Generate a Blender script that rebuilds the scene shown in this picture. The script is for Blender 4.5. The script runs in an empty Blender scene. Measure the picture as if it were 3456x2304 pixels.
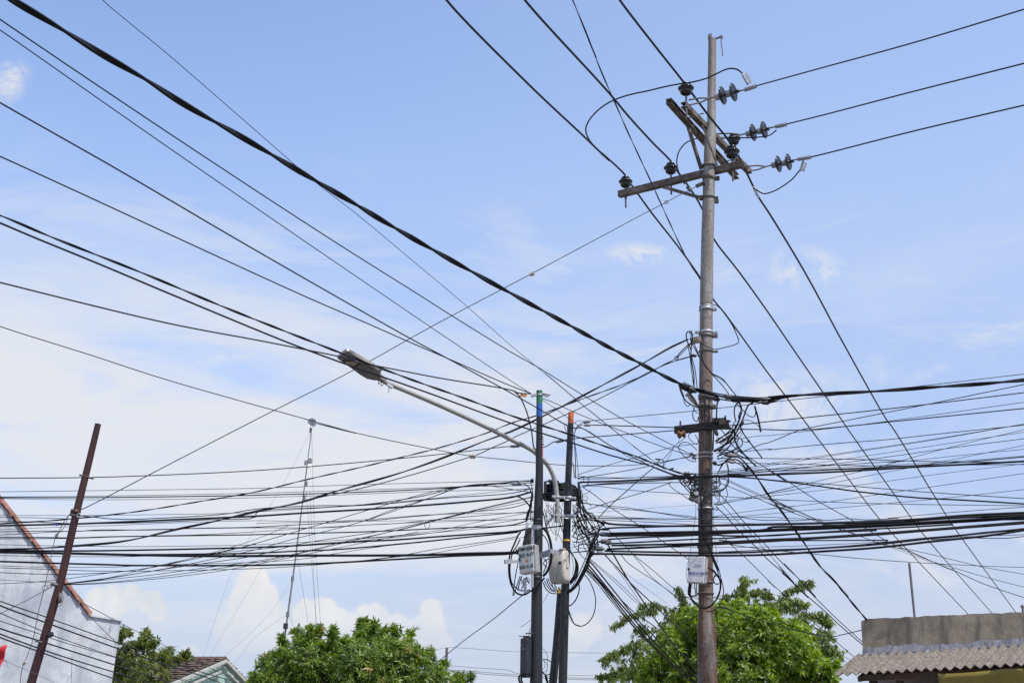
import bpy, bmesh, math, random
import numpy as np
from mathutils import Vector, Matrix
R = math.radians
scene = bpy.context.scene
col = scene.collection
random.seed(7)

# ---------------------------------------------------------------- camera
F_PX, CX, CY = 4320.0, 1728.0, 1152.0
CAM = Vector((0, 0, 1.6))
MCAM = (Matrix.Rotation(R(90 + 17.7), 4, 'X') @ Matrix.Rotation(R(1.0), 4, 'Z')).to_3x3()
FWD = MCAM @ Vector((0, 0, -1))
cd = bpy.data.cameras.new('camera')
cam = bpy.data.objects.new('camera', cd)
col.objects.link(cam)
cam.matrix_world = Matrix.Translation(CAM) @ MCAM.to_4x4()
cd.sensor_width = 36; cd.lens = 45; cd.clip_start = 0.1; cd.clip_end = 5000
scene.camera = cam

REG = {'S': (0, 0, 1), 'D': (0, 0, 2352 / 3456), 'A': (0, 1440, 2.7222), 'B': (864, 1440, 2.7222), 'C': (1728, 1440, 2.7222),
       'E': (2592, 1440, 2.7222), 'F': (0, 1728, 2.7222), 'G': (864, 1728, 2.7222), 'H': (1728, 1728, 2.7222), 'I': (1728, 1000, 2.7222),
       'J': (2592, 1150, 2.7222), 'K': (864, 1000, 2.7222), 'T': (1980, 80, 2.45), 'P': (2200, 1050, 2.6133), 'L': (2080, 1600, 3.92),
       'M': (1900, 1600, 3.92), 'R': (2700, 1800, 3.111), 'U': (1700, 1780, 5.2267), 'V': (1650, 1300, 3.92), 'X': (1080, 1120, 4.704),
       'N': (2340, 1180, 3.408), 'O': (1720, 1560, 4.9), 'Y': (0, 0, 1.96), 'Z': (0, 800, 1.96), 'Q': (2280, 1860, 6.272),
       'W': (1740, 2120, 8.523), 'a': (130, 1640, 4.3545), 'b': (2860, 2200, 3.9463), 'c': (0, 2080, 6.918)}
def reg(t, x, y):
    a, b, s = REG[t]
    return (a + x / s, b + y / s)
def pix(spec):
    t = 'S'; out = []
    for tok in spec.split():
        if tok in REG: t = tok
        else:
            x, y = tok.split(','); q = reg(t, float(x), float(y))
            if out and math.hypot(q[0] - out[-1][0], q[1] - out[-1][1]) < 3.5 and t in 'ABCEFGHIJK': out[-1] = ((q[0] + out[-1][0]) / 2, (q[1] + out[-1][1]) / 2)
            else: out.append(q)
    return out
def ray(x, y):
    return MCAM @ Vector(((x - CX) / F_PX, -(y - CY) / F_PX, -1))
def at(x, y, Y):                      # where the sight line reaches the distance Y
    d = ray(x, y); return CAM + d * (Y / d.y)
def atz(x, y, z):                     # where the sight line reaches the height z
    d = ray(x, y); return CAM + d * ((z - CAM.z) / d.z)
def p1(spec, Y):
    return at(*pix(spec)[0], Y)
def p1z(spec, z):
    return atz(*pix(spec)[0], z)
def mpp(p):                           # metres covered by one photo pixel at p
    return (p - CAM).dot(FWD) / F_PX

# ---------------------------------------------------------------- materials
def newmat(name):
    m = bpy.data.materials.new(name); m.use_nodes = True
    nt = m.node_tree; b = nt.nodes['Principled BSDF']
    return m, nt, b
def noise(nt, scale, detail=4, rough=.55, vec=None, dist=0):
    n = nt.nodes.new('ShaderNodeTexNoise'); n.inputs['Scale'].default_value = scale
    n.inputs['Detail'].default_value = detail; n.inputs['Roughness'].default_value = rough; n.inputs['Distortion'].default_value = dist
    if vec: nt.links.new(vec, n.inputs['Vector'])
    return n
def ramp(nt, fac, stops):
    r = nt.nodes.new('ShaderNodeValToRGB'); nt.links.new(fac, r.inputs[0])
    e = r.color_ramp.elements
    while len(e) < len(stops): e.new(.5)
    for k, (p, c) in enumerate(stops):
        e[k].position = p; e[k].color = (c[0], c[1], c[2], 1) if not isinstance(c, (int, float)) else (c, c, c, 1)
    return r
def mixc(nt, fac, a, b):
    m = nt.nodes.new('ShaderNodeMix'); m.data_type = 'RGBA'
    for s, v in ((0, fac), (6, a), (7, b)):
        if hasattr(v, 'is_output') or isinstance(v, bpy.types.NodeSocket): nt.links.new(v, m.inputs[s])
        elif s == 0: m.inputs[0].default_value = v
        else: m.inputs[s].default_value = (v[0], v[1], v[2], 1)
    return m.outputs[2]
def objvec(nt, scale=(1, 1, 1), kind='Object'):
    t = nt.nodes.new('ShaderNodeTexCoord'); m = nt.nodes.new('ShaderNodeMapping')
    nt.links.new(t.outputs[kind], m.inputs[0]); m.inputs['Scale'].default_value = scale
    return m.outputs[0]
def bump(nt, b, h, strength=.3, dist=.02):
    n = nt.nodes.new('ShaderNodeBump'); n.inputs['Strength'].default_value = strength; n.inputs['Distance'].default_value = dist
    nt.links.new(h, n.inputs['Height']); nt.links.new(n.outputs[0], b.inputs['Normal'])
def plain(name, c, rough=.6, metal=0, var=.18, scale=9, bmp=0.0, spec=.5):
    m, nt, b = newmat(name)
    n = noise(nt, scale, 5, .6, objvec(nt))
    r = ramp(nt, n.outputs[0], [(.3, [v * (1 - var) for v in c]), (.7, [min(1, v * (1 + var)) for v in c])])
    nt.links.new(r.outputs[0], b.inputs['Base Color'])
    b.inputs['Roughness'].default_value = rough; b.inputs['Metallic'].default_value = metal
    b.inputs['Specular IOR Level'].default_value = spec
    if bmp: bump(nt, b, n.outputs[0], bmp, .01)
    return m
M = {}
M['cable'] = plain('black_cable', (.010, .010, .013), .5, 0, .3, 3, spec=.22)
M['cable_dull'] = plain('dusty_cable', (.02, .02, .024), .6, 0, .3, 3, spec=.3)
M['conductor'] = plain('weathered_conductor', (.015, .015, .02), .45, .15, .25, 3, spec=.3)
M['steelwire'] = plain('steel_wire', (.025, .025, .028), .45, .3, .3, 5)
M['greywire'] = plain('grey_wire', (.16, .16, .18), .6, 0, .2, 5)
M['palewire'] = plain('pale_wire', (.5, .5, .5), .5, .4, .2, 5)
M['galv'] = plain('galvanised_steel', (.36, .37, .39), .5, .45, .25, 14)
M['galv_dark'] = plain('dull_steel', (.14, .13, .13), .6, .4, .35, 12)
M['alu'] = plain('aluminium_strip', (.42, .43, .47), .45, .4, .2, 12)
M['clampgrey'] = plain('grey_clamp', (.2, .2, .22), .5, .2, .3, 20)
M['porcelain'] = plain('dark_glazed_porcelain', (.018, .016, .02), .16, 0, .3, 8, spec=.6)
M['porc_pale'] = plain('pale_porcelain', (.55, .47, .38), .3, 0, .15, 12)
M['closure'] = plain('closure_plastic', (.022, .022, .026), .55, 0, .35, 15, .2)
M['closure_grey'] = plain('worn_closure_plastic', (.06, .065, .07), .55, 0, .3, 15, .2)
M['green'] = plain('green_paint', (.02, .16, .075), .5, 0, .25, 10)
M['blue'] = plain('blue_paint', (.02, .10, .40), .5, 0, .2, 10)
M['orange'] = plain('orange_paint', (.55, .13, .035), .55, 0, .22, 10)
M['pink'] = plain('faded_pink_paint', (.47, .12, .13), .55, 0, .22, 10)
M['white'] = plain('white_plastic', (.72, .72, .76), .45, 0, .05, 6)
M['cabgrey'] = plain('grey_cabinet_plastic', (.52, .53, .51), .5, 0, .08, 6)
M['beige'] = plain('beige_plastic', (.50, .47, .40), .5, 0, .08, 6)
M['cabdark'] = plain('dark_cabinet_plastic', (.03, .032, .04), .45, 0, .2, 6)
M['ink'] = plain('black_lettering', (.02, .02, .022), .6, 0, .2, 6)
M['inkblue'] = plain('blue_lettering', (.03, .06, .32), .6, 0, .1, 6)
M['inkteal'] = plain('teal_lettering', (.06, .38, .45), .6, 0, .1, 6)
M['inkgrey'] = plain('pale_lettering', (.25, .25, .27), .6, 0, .1, 6)
M['warn'] = plain('orange_sticker', (.62, .25, .04), .5, 0, .1, 6)
M['tag'] = plain('amber_tag', (.72, .33, .08), .5, 0, .12, 8)
M['yellow'] = plain('yellow_tape', (.68, .42, .05), .5, 0, .12, 8)
M['rag'] = plain('rusty_spool', (.17, .065, .02), .7, 0, .4, 25)
M['bluetie'] = plain('blue_tie', (.03, .06, .6), .5)
M['lamp'] = plain('lamp_housing', (.20, .185, .165), .45, .3, .08, 8)
M['lampdark'] = plain('lamp_underside', (.13, .128, .125), .5, .1, .08, 8)
M['led'] = plain('led_lens', (.42, .33, .25), .25, 0, .15, 60)
M['arm'] = plain('galvanised_arm', (.36, .345, .32), .45, .3, .12, 9)
M['dish'] = plain('dish_white', (.62, .63, .66), .5, 0, .06, 5)
M['mast'] = plain('mast_steel', (.22, .22, .23), .5, .4, .3, 4)
M['red_cloth'] = plain('red_cloth', (.50, .025, .03), .8, 0, .12, 6)
M['white_cloth'] = plain('white_print', (.8, .78, .76), .8, 0, .05, 6)
M['bark'] = plain('bark', (.055, .042, .03), .9, 0, .4, 10, .6)
M['wood'] = plain('old_wood', (.07, .045, .03), .85, 0, .4, 10, .3)
M['board'] = plain('grey_board', (.42, .36, .34), .8, 0, .12, 5)
M['darkin'] = plain('dark_interior', (.03, .03, .03), .9)
M['mint'] = plain('mint_plaster', (.33, .46, .39), .85, 0, .18, 3, .2)
M['trim'] = plain('white_trim', (.42, .43, .39), .8, 0, .15, 8, .2)

def pole_paint(name, base, streak, amount=.35):
    m, nt, b = newmat(name)
    n1 = noise(nt, 6, 6, .6, objvec(nt, (3, 3, .35)))
    n2 = noise(nt, 30, 4, .6, objvec(nt, (1, 1, .5)))
    f = ramp(nt, n1.outputs[0], [(.45, 0), (.75, amount)])
    c1 = mixc(nt, f.outputs[0], base, streak)
    f2 = ramp(nt, n2.outputs[0], [(.55, 0), (.8, .25)])
    c2 = mixc(nt, f2.outputs[0], c1, [v * .5 for v in base])
    nt.links.new(c2, b.inputs['Base Color']); b.inputs['Roughness'].default_value = .48
    bump(nt, b, n2.outputs[0], .12, .004)
    return m
M['blackpole'] = pole_paint('black_pole_paint', (.013, .0135, .018), (.04, .04, .045), .5)
M['redpole'] = pole_paint('dark_red_pole_paint', (.036, .010, .010), (.085, .028, .016), .7)
M['postgrey'] = pole_paint('grey_post', (.13, .13, .15), (.2, .18, .17), .5)

def rusty():
    m, nt, b = newmat('rusty_galvanised_pole')
    v = objvec(nt, (5, 5, .55))
    n1 = noise(nt, 1.6, 8, .68, v, .3)
    v2 = objvec(nt, (1.2, 1.2, 6))
    n2 = noise(nt, 1.3, 6, .65, v2)
    v3 = objvec(nt, (9, 9, 9)); n3 = noise(nt, 3, 6, .7, v3)
    t = nt.nodes.new('ShaderNodeTexCoord'); sx = nt.nodes.new('ShaderNodeSeparateXYZ'); nt.links.new(t.outputs['Object'], sx.inputs[0])
    low = ramp(nt, n1.outputs[0], [(.42, 0), (.54, .95)])
    bands = ramp(nt, n2.outputs[0], [(.54, 0), (.62, .85)])
    mx = nt.nodes.new('ShaderNodeMath'); mx.operation = 'MAXIMUM'
    nt.links.new(low.outputs[0], mx.inputs[0]); nt.links.new(bands.outputs[0], mx.inputs[1])
    hz = nt.nodes.new('ShaderNodeMapRange'); nt.links.new(sx.outputs[2], hz.inputs[0])
    hz.inputs[1].default_value = 4; hz.inputs[2].default_value = 9; hz.inputs[3].default_value = 1.0; hz.inputs[4].default_value = .45
    ml = nt.nodes.new('ShaderNodeMath'); ml.operation = 'MULTIPLY'; nt.links.new(mx.outputs[0], ml.inputs[0]); nt.links.new(hz.outputs[0], ml.inputs[1])
    grey = ramp(nt, n3.outputs[0], [(.3, (.165, .158, .148)), (.7, (.36, .345, .325))])
    rust = ramp(nt, n3.outputs[0], [(.3, (.045, .02, .010)), (.52, (.125, .055, .026)), (.75, (.23, .115, .055))])
    gd = nt.nodes.new('ShaderNodeMapRange'); nt.links.new(sx.outputs[2], gd.inputs[0])    # grey turns darker towards the foot
    gd.inputs[1].default_value = 2.5; gd.inputs[2].default_value = 6.5; gd.inputs[3].default_value = .62; gd.inputs[4].default_value = 0
    gm = mixc(nt, gd.outputs[0], grey.outputs[0], (.09, .082, .072))
    c = mixc(nt, ml.outputs[0], gm, rust.outputs[0])
    # soot stain plus the low cable bundle's shade, both put into the colour
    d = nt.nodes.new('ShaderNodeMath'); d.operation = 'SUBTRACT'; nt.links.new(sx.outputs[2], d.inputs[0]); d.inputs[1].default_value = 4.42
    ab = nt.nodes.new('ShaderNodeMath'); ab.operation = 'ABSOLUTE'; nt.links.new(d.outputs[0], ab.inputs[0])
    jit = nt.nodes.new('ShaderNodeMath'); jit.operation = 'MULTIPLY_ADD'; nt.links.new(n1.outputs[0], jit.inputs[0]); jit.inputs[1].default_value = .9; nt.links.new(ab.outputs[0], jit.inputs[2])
    soot_shade = ramp(nt, jit.outputs[0], [(.62, .93), (1.15, 0)])
    c = mixc(nt, soot_shade.outputs[0], c, (.028, .022, .02))
    nt.links.new(c, b.inputs['Base Color']); b.inputs['Roughness'].default_value = .62; b.inputs['Metallic'].default_value = .12
    bump(nt, b, n3.outputs[0], .25, .006)
    return m
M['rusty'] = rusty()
def rusty2():
    m, nt, b = newmat('rusty_crossarm_steel')
    n1 = noise(nt, 7, 7, .7, objvec(nt)); n2 = noise(nt, 40, 4, .6, objvec(nt))
    c = ramp(nt, n1.outputs[0], [(.3, (.05, .04, .035)), (.5, (.11, .085, .068)), (.66, (.24, .21, .19))])
    nt.links.new(c.outputs[0], b.inputs['Base Color']); b.inputs['Roughness'].default_value = .7; b.inputs['Metallic'].default_value = .1
    bump(nt, b, n2.outputs[0], .3, .004)
    return m
M['armsteel'] = rusty2()

M['armdark'] = plain('sooty_steel', (.035, .026, .022), .75, .1, .4, 12, .3)
def plaster(name, base, dark, pale, cracks=True, scale=1.0):
    m, nt, b = newmat(name)
    v = objvec(nt)
    n1 = noise(nt, 1.1 * scale, 7, .68, v, .6); n2 = noise(nt, 5 * scale, 6, .7, v); n3 = noise(nt, 2.2 * scale, 5, .6, objvec(nt, (1.6, 1.6, .3)))
    c = ramp(nt, n1.outputs[0], [(.33, dark), (.5, base), (.68, pale)])
    f = ramp(nt, n2.outputs[0], [(.46, 0), (.60, .7)])
    c1 = mixc(nt, f.outputs[0], c.outputs[0], [v_ * .78 for v_ in base])
    f3 = ramp(nt, n3.outputs[0], [(.50, 0), (.64, .8)])
    c2 = mixc(nt, f3.outputs[0], c1, dark)
    hgt = n2.outputs[0]
    if cracks:
        wv = nt.nodes.new('ShaderNodeVectorMath'); wv.operation = 'ADD'
        nd = noise(nt, 2.0, 5, .6, v); sc = nt.nodes.new('ShaderNodeVectorMath'); sc.operation = 'SCALE'; sc.inputs['Scale'].default_value = .7
        nt.links.new(nd.outputs[1], sc.inputs[0]); nt.links.new(v, wv.inputs[0]); nt.links.new(sc.outputs[0], wv.inputs[1])
        vo = nt.nodes.new('ShaderNodeTexVoronoi'); vo.feature = 'DISTANCE_TO_EDGE'; vo.inputs['Scale'].default_value = .9
        nt.links.new(wv.outputs[0], vo.inputs['Vector'])
        k = ramp(nt, vo.outputs[0], [(.004, 1), (.016, 0)])
        nk = noise(nt, 1.5, 3, .5, v); kk = ramp(nt, nk.outputs[0], [(.5, 0), (.58, .6)])
        mu = nt.nodes.new('ShaderNodeMath'); mu.operation = 'MULTIPLY'; nt.links.new(k.outputs[0], mu.inputs[0]); nt.links.new(kk.outputs[0], mu.inputs[1])
        c2 = mixc(nt, mu.outputs[0], c2, [v_ * .35 for v_ in dark])
    nt.links.new(c2, b.inputs['Base Color']); b.inputs['Roughness'].default_value = .9
    bump(nt, b, hgt, .35, .02)
    return m
M['gable'] = plaster('weathered_white_plaster', (.53, .55, .59), (.32, .35, .41), (.70, .71, .72))
M['parapet'] = plaster('bare_cement_render', (.43, .35, .25), (.18, .15, .12), (.53, .44, .32), False, 1.6)
M['cementpale'] = plaster('bluish_cement_skirt', (.22, .22, .245), (.10, .10, .115), (.33, .33, .36), False, 5)
M['terracotta'] = plain('terracotta_tile', (.29, .135, .09), .85, 0, .45, 8, .3)
M['darktile'] = plain('weathered_roof_tile', (.15, .11, .085), .85, 0, .45, 9, .4)
M['redridge'] = plain('red_ridge_tile', (.12, .06, .05), .8, 0, .3, 9, .3)
def corr():
    m, nt, b = newmat('lichened_cement_sheet')
    n1 = noise(nt, 22, 6, .75, objvec(nt)); n2 = noise(nt, 3, 4, .6, objvec(nt)); n3 = noise(nt, 60, 3, .6, objvec(nt))
    c = ramp(nt, n1.outputs[0], [(.32, (.065, .055, .046)), (.5, (.150, .130, .110)), (.68, (.30, .265, .225))])
    f = ramp(nt, n2.outputs[0], [(.45, 0), (.65, .4)])
    c2 = mixc(nt, f.outputs[0], c.outputs[0], (.10, .085, .07))
    nt.links.new(c2, b.inputs['Base Color']); b.inputs['Roughness'].default_value = .9
    bump(nt, b, n3.outputs[0], .4, .01)
    return m
M['corr'] = corr()
def tarp():
    m, nt, b = newmat('yellow_tarpaulin')
    n = noise(nt, 3, 5, .6, objvec(nt, (1, 1, .6)))
    c = ramp(nt, n.outputs[0], [(.3, (.17, .125, .018)), (.7, (.28, .215, .035))])
    nt.links.new(c.outputs[0], b.inputs['Base Color']); b.inputs['Roughness'].default_value = .55
    bump(nt, b, n.outputs[0], .5, .05)
    return m
M['tarp'] = tarp()
def leafmat(name, c1, c2, c3, trans):
    m, nt, b = newmat(name)
    a = nt.nodes.new('ShaderNodeAttribute'); a.attribute_name = 'leaf_tone'
    r = ramp(nt, a.outputs['Fac'], [(.0, c1), (.55, c2), (.93, c2), (1, c3)])
    nt.links.new(r.outputs[0], b.inputs['Base Color']); b.inputs['Roughness'].default_value = .36
    b.inputs['Specular IOR Level'].default_value = .42
    t = nt.nodes.new('ShaderNodeBsdfTranslucent')
    hs = nt.nodes.new('ShaderNodeMix'); hs.data_type = 'RGBA'; hs.blend_type = 'MULTIPLY'; hs.inputs[0].default_value = 1
    nt.links.new(r.outputs[0], hs.inputs[6]); hs.inputs[7].default_value = (2.2, 2.3, .7, 1)
    nt.links.new(hs.outputs[2], t.inputs[0])
    mx = nt.nodes.new('ShaderNodeMixShader'); mx.inputs[0].default_value = trans
    nt.links.new(b.outputs[0], mx.inputs[1]); nt.links.new(t.outputs[0], mx.inputs[2])
    nt.links.new(mx.outputs[0], nt.nodes['Material Output'].inputs[0])
    return m
M['leaf'] = leafmat('glossy_green_leaf', (.030, .070, .010), (.165, .235, .038), (.30, .17, .06), .42)
M['leaf_bright'] = leafmat('bright_green_leaf', (.050, .095, .010), (.20, .275, .03), (.34, .34, .05), .45)
M['leaf_droop'] = leafmat('drooping_green_leaf', (.060, .088, .028), (.185, .235, .075), (.20, .14, .05), .42)
M['leaf_dark'] = leafmat('olive_green_leaf', (.060, .085, .022), (.155, .180, .040), (.20, .13, .07), .36)
def groundmat(name, a, b_, sc):
    m, nt, b = newmat(name)
    n = noise(nt, sc, 8, .65, objvec(nt)); c = ramp(nt, n.outputs[0], [(.35, a), (.65, b_)])
    nt.links.new(c.outputs[0], b.inputs['Base Color']); b.inputs['Roughness'].default_value = .95
    bump(nt, b, n.outputs[0], .3, .03); return m
M['soil'] = groundmat('dry_soil', (.10, .085, .06), (.17, .14, .10), .8)
M['asphalt'] = groundmat('asphalt', (.042, .042, .045), (.065, .063, .06), 6)
M['paving'] = groundmat('paving', (.13, .125, .115), (.19, .18, .165), 2)
M['paint'] = groundmat('road_paint', (.6, .6, .58), (.75, .75, .72), 5)

# ---------------------------------------------------------------- object helpers
def tag(o, label=None, cat=None, group=None, kind=None):
    if label: o['label'] = label
    if cat: o['category'] = cat
    if group: o['group'] = group
    if kind: o['kind'] = kind
    return o
def link_mesh(name, me, mat, parent=None, origin=None):
    o = bpy.data.objects.new(name, me); col.objects.link(o)
    for m in (mat if isinstance(mat, (list, tuple)) else [mat]):
        if m is not None: me.materials.append(m)
    if origin is not None:
        me.transform(Matrix.Translation(-origin)); o.location = origin
    if parent is not None:
        o.parent = parent
        o.location = o.location - parent.location
    return o
def empty(name, loc):
    o = bpy.data.objects.new(name, None); col.objects.link(o); o.location = loc; o.empty_display_size = .2
    return o
class MB:
    """collects vertices and faces of one mesh, in world coordinates"""
    def __init__(s): s.v = []; s.f = []; s.mi = []; s.sm = []
    def add(s, vs, fs, mi=0, smooth=False):
        n = len(s.v); s.v += [tuple(v) for v in vs]
        for f in fs: s.f.append([i + n for i in f]); s.mi.append(mi); s.sm.append(smooth)
    def tube(s, pts, rad, sides=8, caps=True, mi=0):
        pts = [Vector(p) for p in pts]; n = len(pts)
        if not hasattr(rad, '__len__'): rad = [rad] * n
        up = None; rings = []
        for i, p in enumerate(pts):
            t = (pts[min(i + 1, n - 1)] - pts[max(i - 1, 0)])
            if t.length < 1e-9: t = Vector((0, 0, 1))
            t.normalize()
            if up is None:
                up = Vector((0, 0, 1)) if abs(t.z) < .9 else Vector((1, 0, 0))
            a = up - t * up.dot(t)
            if a.length < 1e-6: a = t.orthogonal()
            a.normalize(); b = t.cross(a); up = a
            rings.append([p + (a * math.cos(q) + b * math.sin(q)) * rad[i] for q in (2 * math.pi * k / sides for k in range(sides))])
        vs = [v for r in rings for v in r]; fs = []
        for i in range(n - 1):
            for k in range(sides):
                k2 = (k + 1) % sides
                fs.append([i * sides + k, i * sides + k2, (i + 1) * sides + k2, (i + 1) * sides + k])
        s.add(vs, fs, mi, True)
        if caps:
            s.add(rings[0], [list(range(sides))[::-1]], mi); s.add(rings[-1], [list(range(sides))], mi)
    def lathe(s, origin, axis, prof, sides=20, mi=0):
        """prof: (radius, distance along axis)"""
        ax = Vector(axis).normalized(); a = ax.orthogonal().normalized(); b = ax.cross(a); o = Vector(origin)
        vs = []; fs = []; m = len(prof)
        for r, h in prof:
            for k in range(sides):
                q = 2 * math.pi * k / sides
                vs.append(o + ax * h + (a * math.cos(q) + b * math.sin(q)) * max(r, 1e-5))
        for i in range(m - 1):
            for k in range(sides):
                k2 = (k + 1) % sides; fs.append([i * sides + k, i * sides + k2, (i + 1) * sides + k2, (i + 1) * sides + k])
        s.add(vs, fs, mi, True)
    def box(s, c, dx, dy, dz, ex=None, ey=None, ez=None, mi=0, bev=0):
        """box with centre c, full sizes dx,dy,dz along the axes ex,ey,ez"""
        ex = Vector(ex or (1, 0, 0)); ey = Vector(ey or (0, 1, 0)); ez = Vector(ez or (0, 0, 1)); c = Vector(c)
        bm = bmesh.new(); bmesh.ops.create_cube(bm, size=1)
        bmesh.ops.scale(bm, vec=(dx, dy, dz), verts=bm.verts)
        if bev: bmesh.ops.bevel(bm, geom=list(bm.edges), offset=min(bev, .45 * min(dx, dy, dz)), segments=2, affect='EDGES', profile=.5)
        bm.verts.index_update()
        s.add([c + ex * v.co.x + ey * v.co.y + ez * v.co.z for v in bm.verts], [[v.index for v in f.verts] for f in bm.faces], mi)
        bm.free()
    def prism(s, poly, d, mi=0):
        """poly: world points of one face, d: extrusion vector"""
        poly = [Vector(p) for p in poly]; n = len(poly); d = Vector(d)
        fs = [list(range(n)), [n + i for i in range(n)][::-1]] + [[i, n + i, n + (i + 1) % n, (i + 1) % n] for i in range(n)]
        s.add(poly + [p + d for p in poly], fs, mi)
    def beam(s, a, b, w, h, up=(0, 0, 1), mi=0, chan=False, t=.012):
        a = Vector(a); b = Vector(b); u = (b - a); L = u.length; u.normalize()
        z = Vector(up); z = (z - u * z.dot(u)).normalized(); y = z.cross(u)
        c = (a + b) / 2
        if not chan: s.box(c, L, w, h, u, y, z, mi, .002)
        else:
            prof = [(-w / 2, -h / 2), (w / 2, -h / 2), (w / 2, -h / 2 + t), (-w / 2 + t, -h / 2 + t), (-w / 2 + t, h / 2 - t), (w / 2, h / 2 - t), (w / 2, h / 2), (-w / 2, h / 2)]
            s.prism([a + y * p[0] + z * p[1] for p in prof], u * L, mi)
    def build(s, name, mat, parent=None, origin=None, fix=True):
        me = bpy.data.meshes.new(name); me.from_pydata(s.v, [], s.f)
        me.polygons.foreach_set('material_index', s.mi); me.polygons.foreach_set('use_smooth', s.sm)
        if fix:
            bm = bmesh.new(); bm.from_mesh(me); bmesh.ops.recalc_face_normals(bm, faces=bm.faces); bm.to_mesh(me); bm.free()
        me.update()
        if origin is None and parent is None and s.v: origin = Vector(s.v[0])
        if parent is not None:
            q = parent; off = Vector((0, 0, 0))
            while q is not None: off = off + q.location; q = q.parent
            me.transform(Matrix.Translation(-off))
            o = bpy.data.objects.new(name, me); col.objects.link(o)
            for m in (mat if isinstance(mat, (list, tuple)) else [mat]): me.materials.append(m)
            o.parent = parent; return o
        return link_mesh(name, me, mat, None, Vector(origin))

def crom(pts, n_each, dims=2):
    """Catmull-Rom through rows of a numpy array"""
    P = np.array(pts, float); n = len(P)
    if n == 2:
        t = np.linspace(0, 1, max(2, n_each[0] + 1))[:, None]; return P[0] * (1 - t) + P[1] * t
    ext = np.vstack([2 * P[0] - P[1], P, 2 * P[-1] - P[-2]])
    out = []
    for i in range(n - 1):
        p0, p1_, p2, p3 = ext[i:i + 4]
        d = lambda a, b: max(1e-6, np.linalg.norm((a - b)[:dims]) ** .5)
        t0 = 0; t1 = t0 + d(p0, p1_); t2 = t1 + d(p1_, p2); t3 = t2 + d(p2, p3)
        for t in np.linspace(t1, t2, n_each[i], endpoint=False):
            a1 = (t1 - t) / (t1 - t0) * p0 + (t - t0) / (t1 - t0) * p1_; a2 = (t2 - t) / (t2 - t1) * p1_ + (t - t1) / (t2 - t1) * p2
            a3 = (t3 - t) / (t3 - t2) * p2 + (t - t2) / (t3 - t2) * p3
            b1 = (t2 - t) / (t2 - t0) * a1 + (t - t0) / (t2 - t0) * a2; b2 = (t3 - t) / (t3 - t1) * a2 + (t - t1) / (t3 - t1) * a3
            out.append((t2 - t) / (t2 - t1) * b1 + (t - t1) / (t2 - t1) * b2)
    out.append(P[-1]); return np.array(out)
def path3d(spec, Y0, Y1, step=35, ext='', extm=2.5, wob=0):
    """a hanging wire: its sight line at a few places and its distance at both ends give its course in space"""
    px = pix(spec) if isinstance(spec, str) else spec
    a = np.array(px, float); seg = np.linalg.norm(np.diff(a, axis=0), axis=1); s = np.concatenate([[0], np.cumsum(seg)]); s /= s[-1]
    if isinstance(Y0, (list, tuple)):        # distances known at several supports
        kx, ky = [], []
        for m_, yy in Y0:
            q_ = np.array(pix(m_)[0]); kx.append(s[int(np.argmin(np.linalg.norm(a - q_, axis=1)))]); ky.append(1 / yy)
        if kx[0] > 0: kx.insert(0, 0.0); ky.insert(0, ky[0] + (ky[0] - ky[1]) * (kx[1]) / (kx[2] - kx[1]))
        kx.append(1.0); ky.append(1 / Y1); inv = np.interp(s, kx, ky)
    else: inv = (1 - s) / Y0 + s / Y1
    arr = np.column_stack([a, inv * 1e4])
    n_each = [int(np.clip(L / step, 3, 40)) for L in seg]
    q = crom(arr, n_each)
    pts = [at(x, y, 1e4 / i) for x, y, i in q]
    if 'a' in ext: pts.insert(0, pts[0] + (pts[0] - pts[2]).normalized() * extm)
    if 'b' in ext: pts.append(pts[-1] + (pts[-1] - pts[-3]).normalized() * extm)
    return pts
def resample(pts, d):
    P = np.array([tuple(p) for p in pts]); seg = np.linalg.norm(np.diff(P, axis=0), axis=1); s = np.concatenate([[0], np.cumsum(seg)])
    n = max(8, int(s[-1] / d)); t = np.linspace(0, s[-1], n)
    return [Vector((np.interp(x, s, P[:, 0]), np.interp(x, s, P[:, 1]), np.interp(x, s, P[:, 2]))) for x in t], t
def twist(mb, pts, w, strands, pitch, sides=6):
    """strands of a self-supporting bundle wound round each other"""
    pts, t = resample(pts, pitch / 14)
    r = w / (4 if strands == 2 else 4.3); rad = r * (1.0 if strands == 2 else 1.15)
    n = len(pts)
    if strands == 2: mb.tube(pts, r * .95, sides)
    for k in range(strands):
        q = []
        for i, p in enumerate(pts):
            tg = (pts[min(i + 1, n - 1)] - pts[max(i - 1, 0)]).normalized()
            a = Vector((0, 0, 1)) - tg * tg.z; a.normalize(); b = tg.cross(a)
            ph = 2 * math.pi * (t[i] / pitch + k / strands) + .6 * math.sin(t[i] * 1.3)
            q.append(p + (a * math.cos(ph) + b * math.sin(ph)) * rad)
        mb.tube(q, r, sides)
WN = 0
def W(name, label, spec, Y0, Y1, w, tw=0, pitch=.9, ext='', mat='cable', cat=None, group=None, parent=None, extm=6, sides=6):
    """one wire; w is its width in photo pixels half way along"""
    pts = path3d(spec, Y0, Y1, ext=ext, extm=extm)
    mid = pts[len(pts) // 2]; wm = w * 1.12 * mpp(mid)
    mb = MB()
    if tw: twist(mb, pts, wm, tw, pitch)
    else: mb.tube(pts, wm / 2, sides)
    o = mb.build(name, M[mat], parent, fix=False)
    if parent is None: tag(o, label, cat or name.replace('_', ' ').split()[-1], group)
    return o
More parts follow.
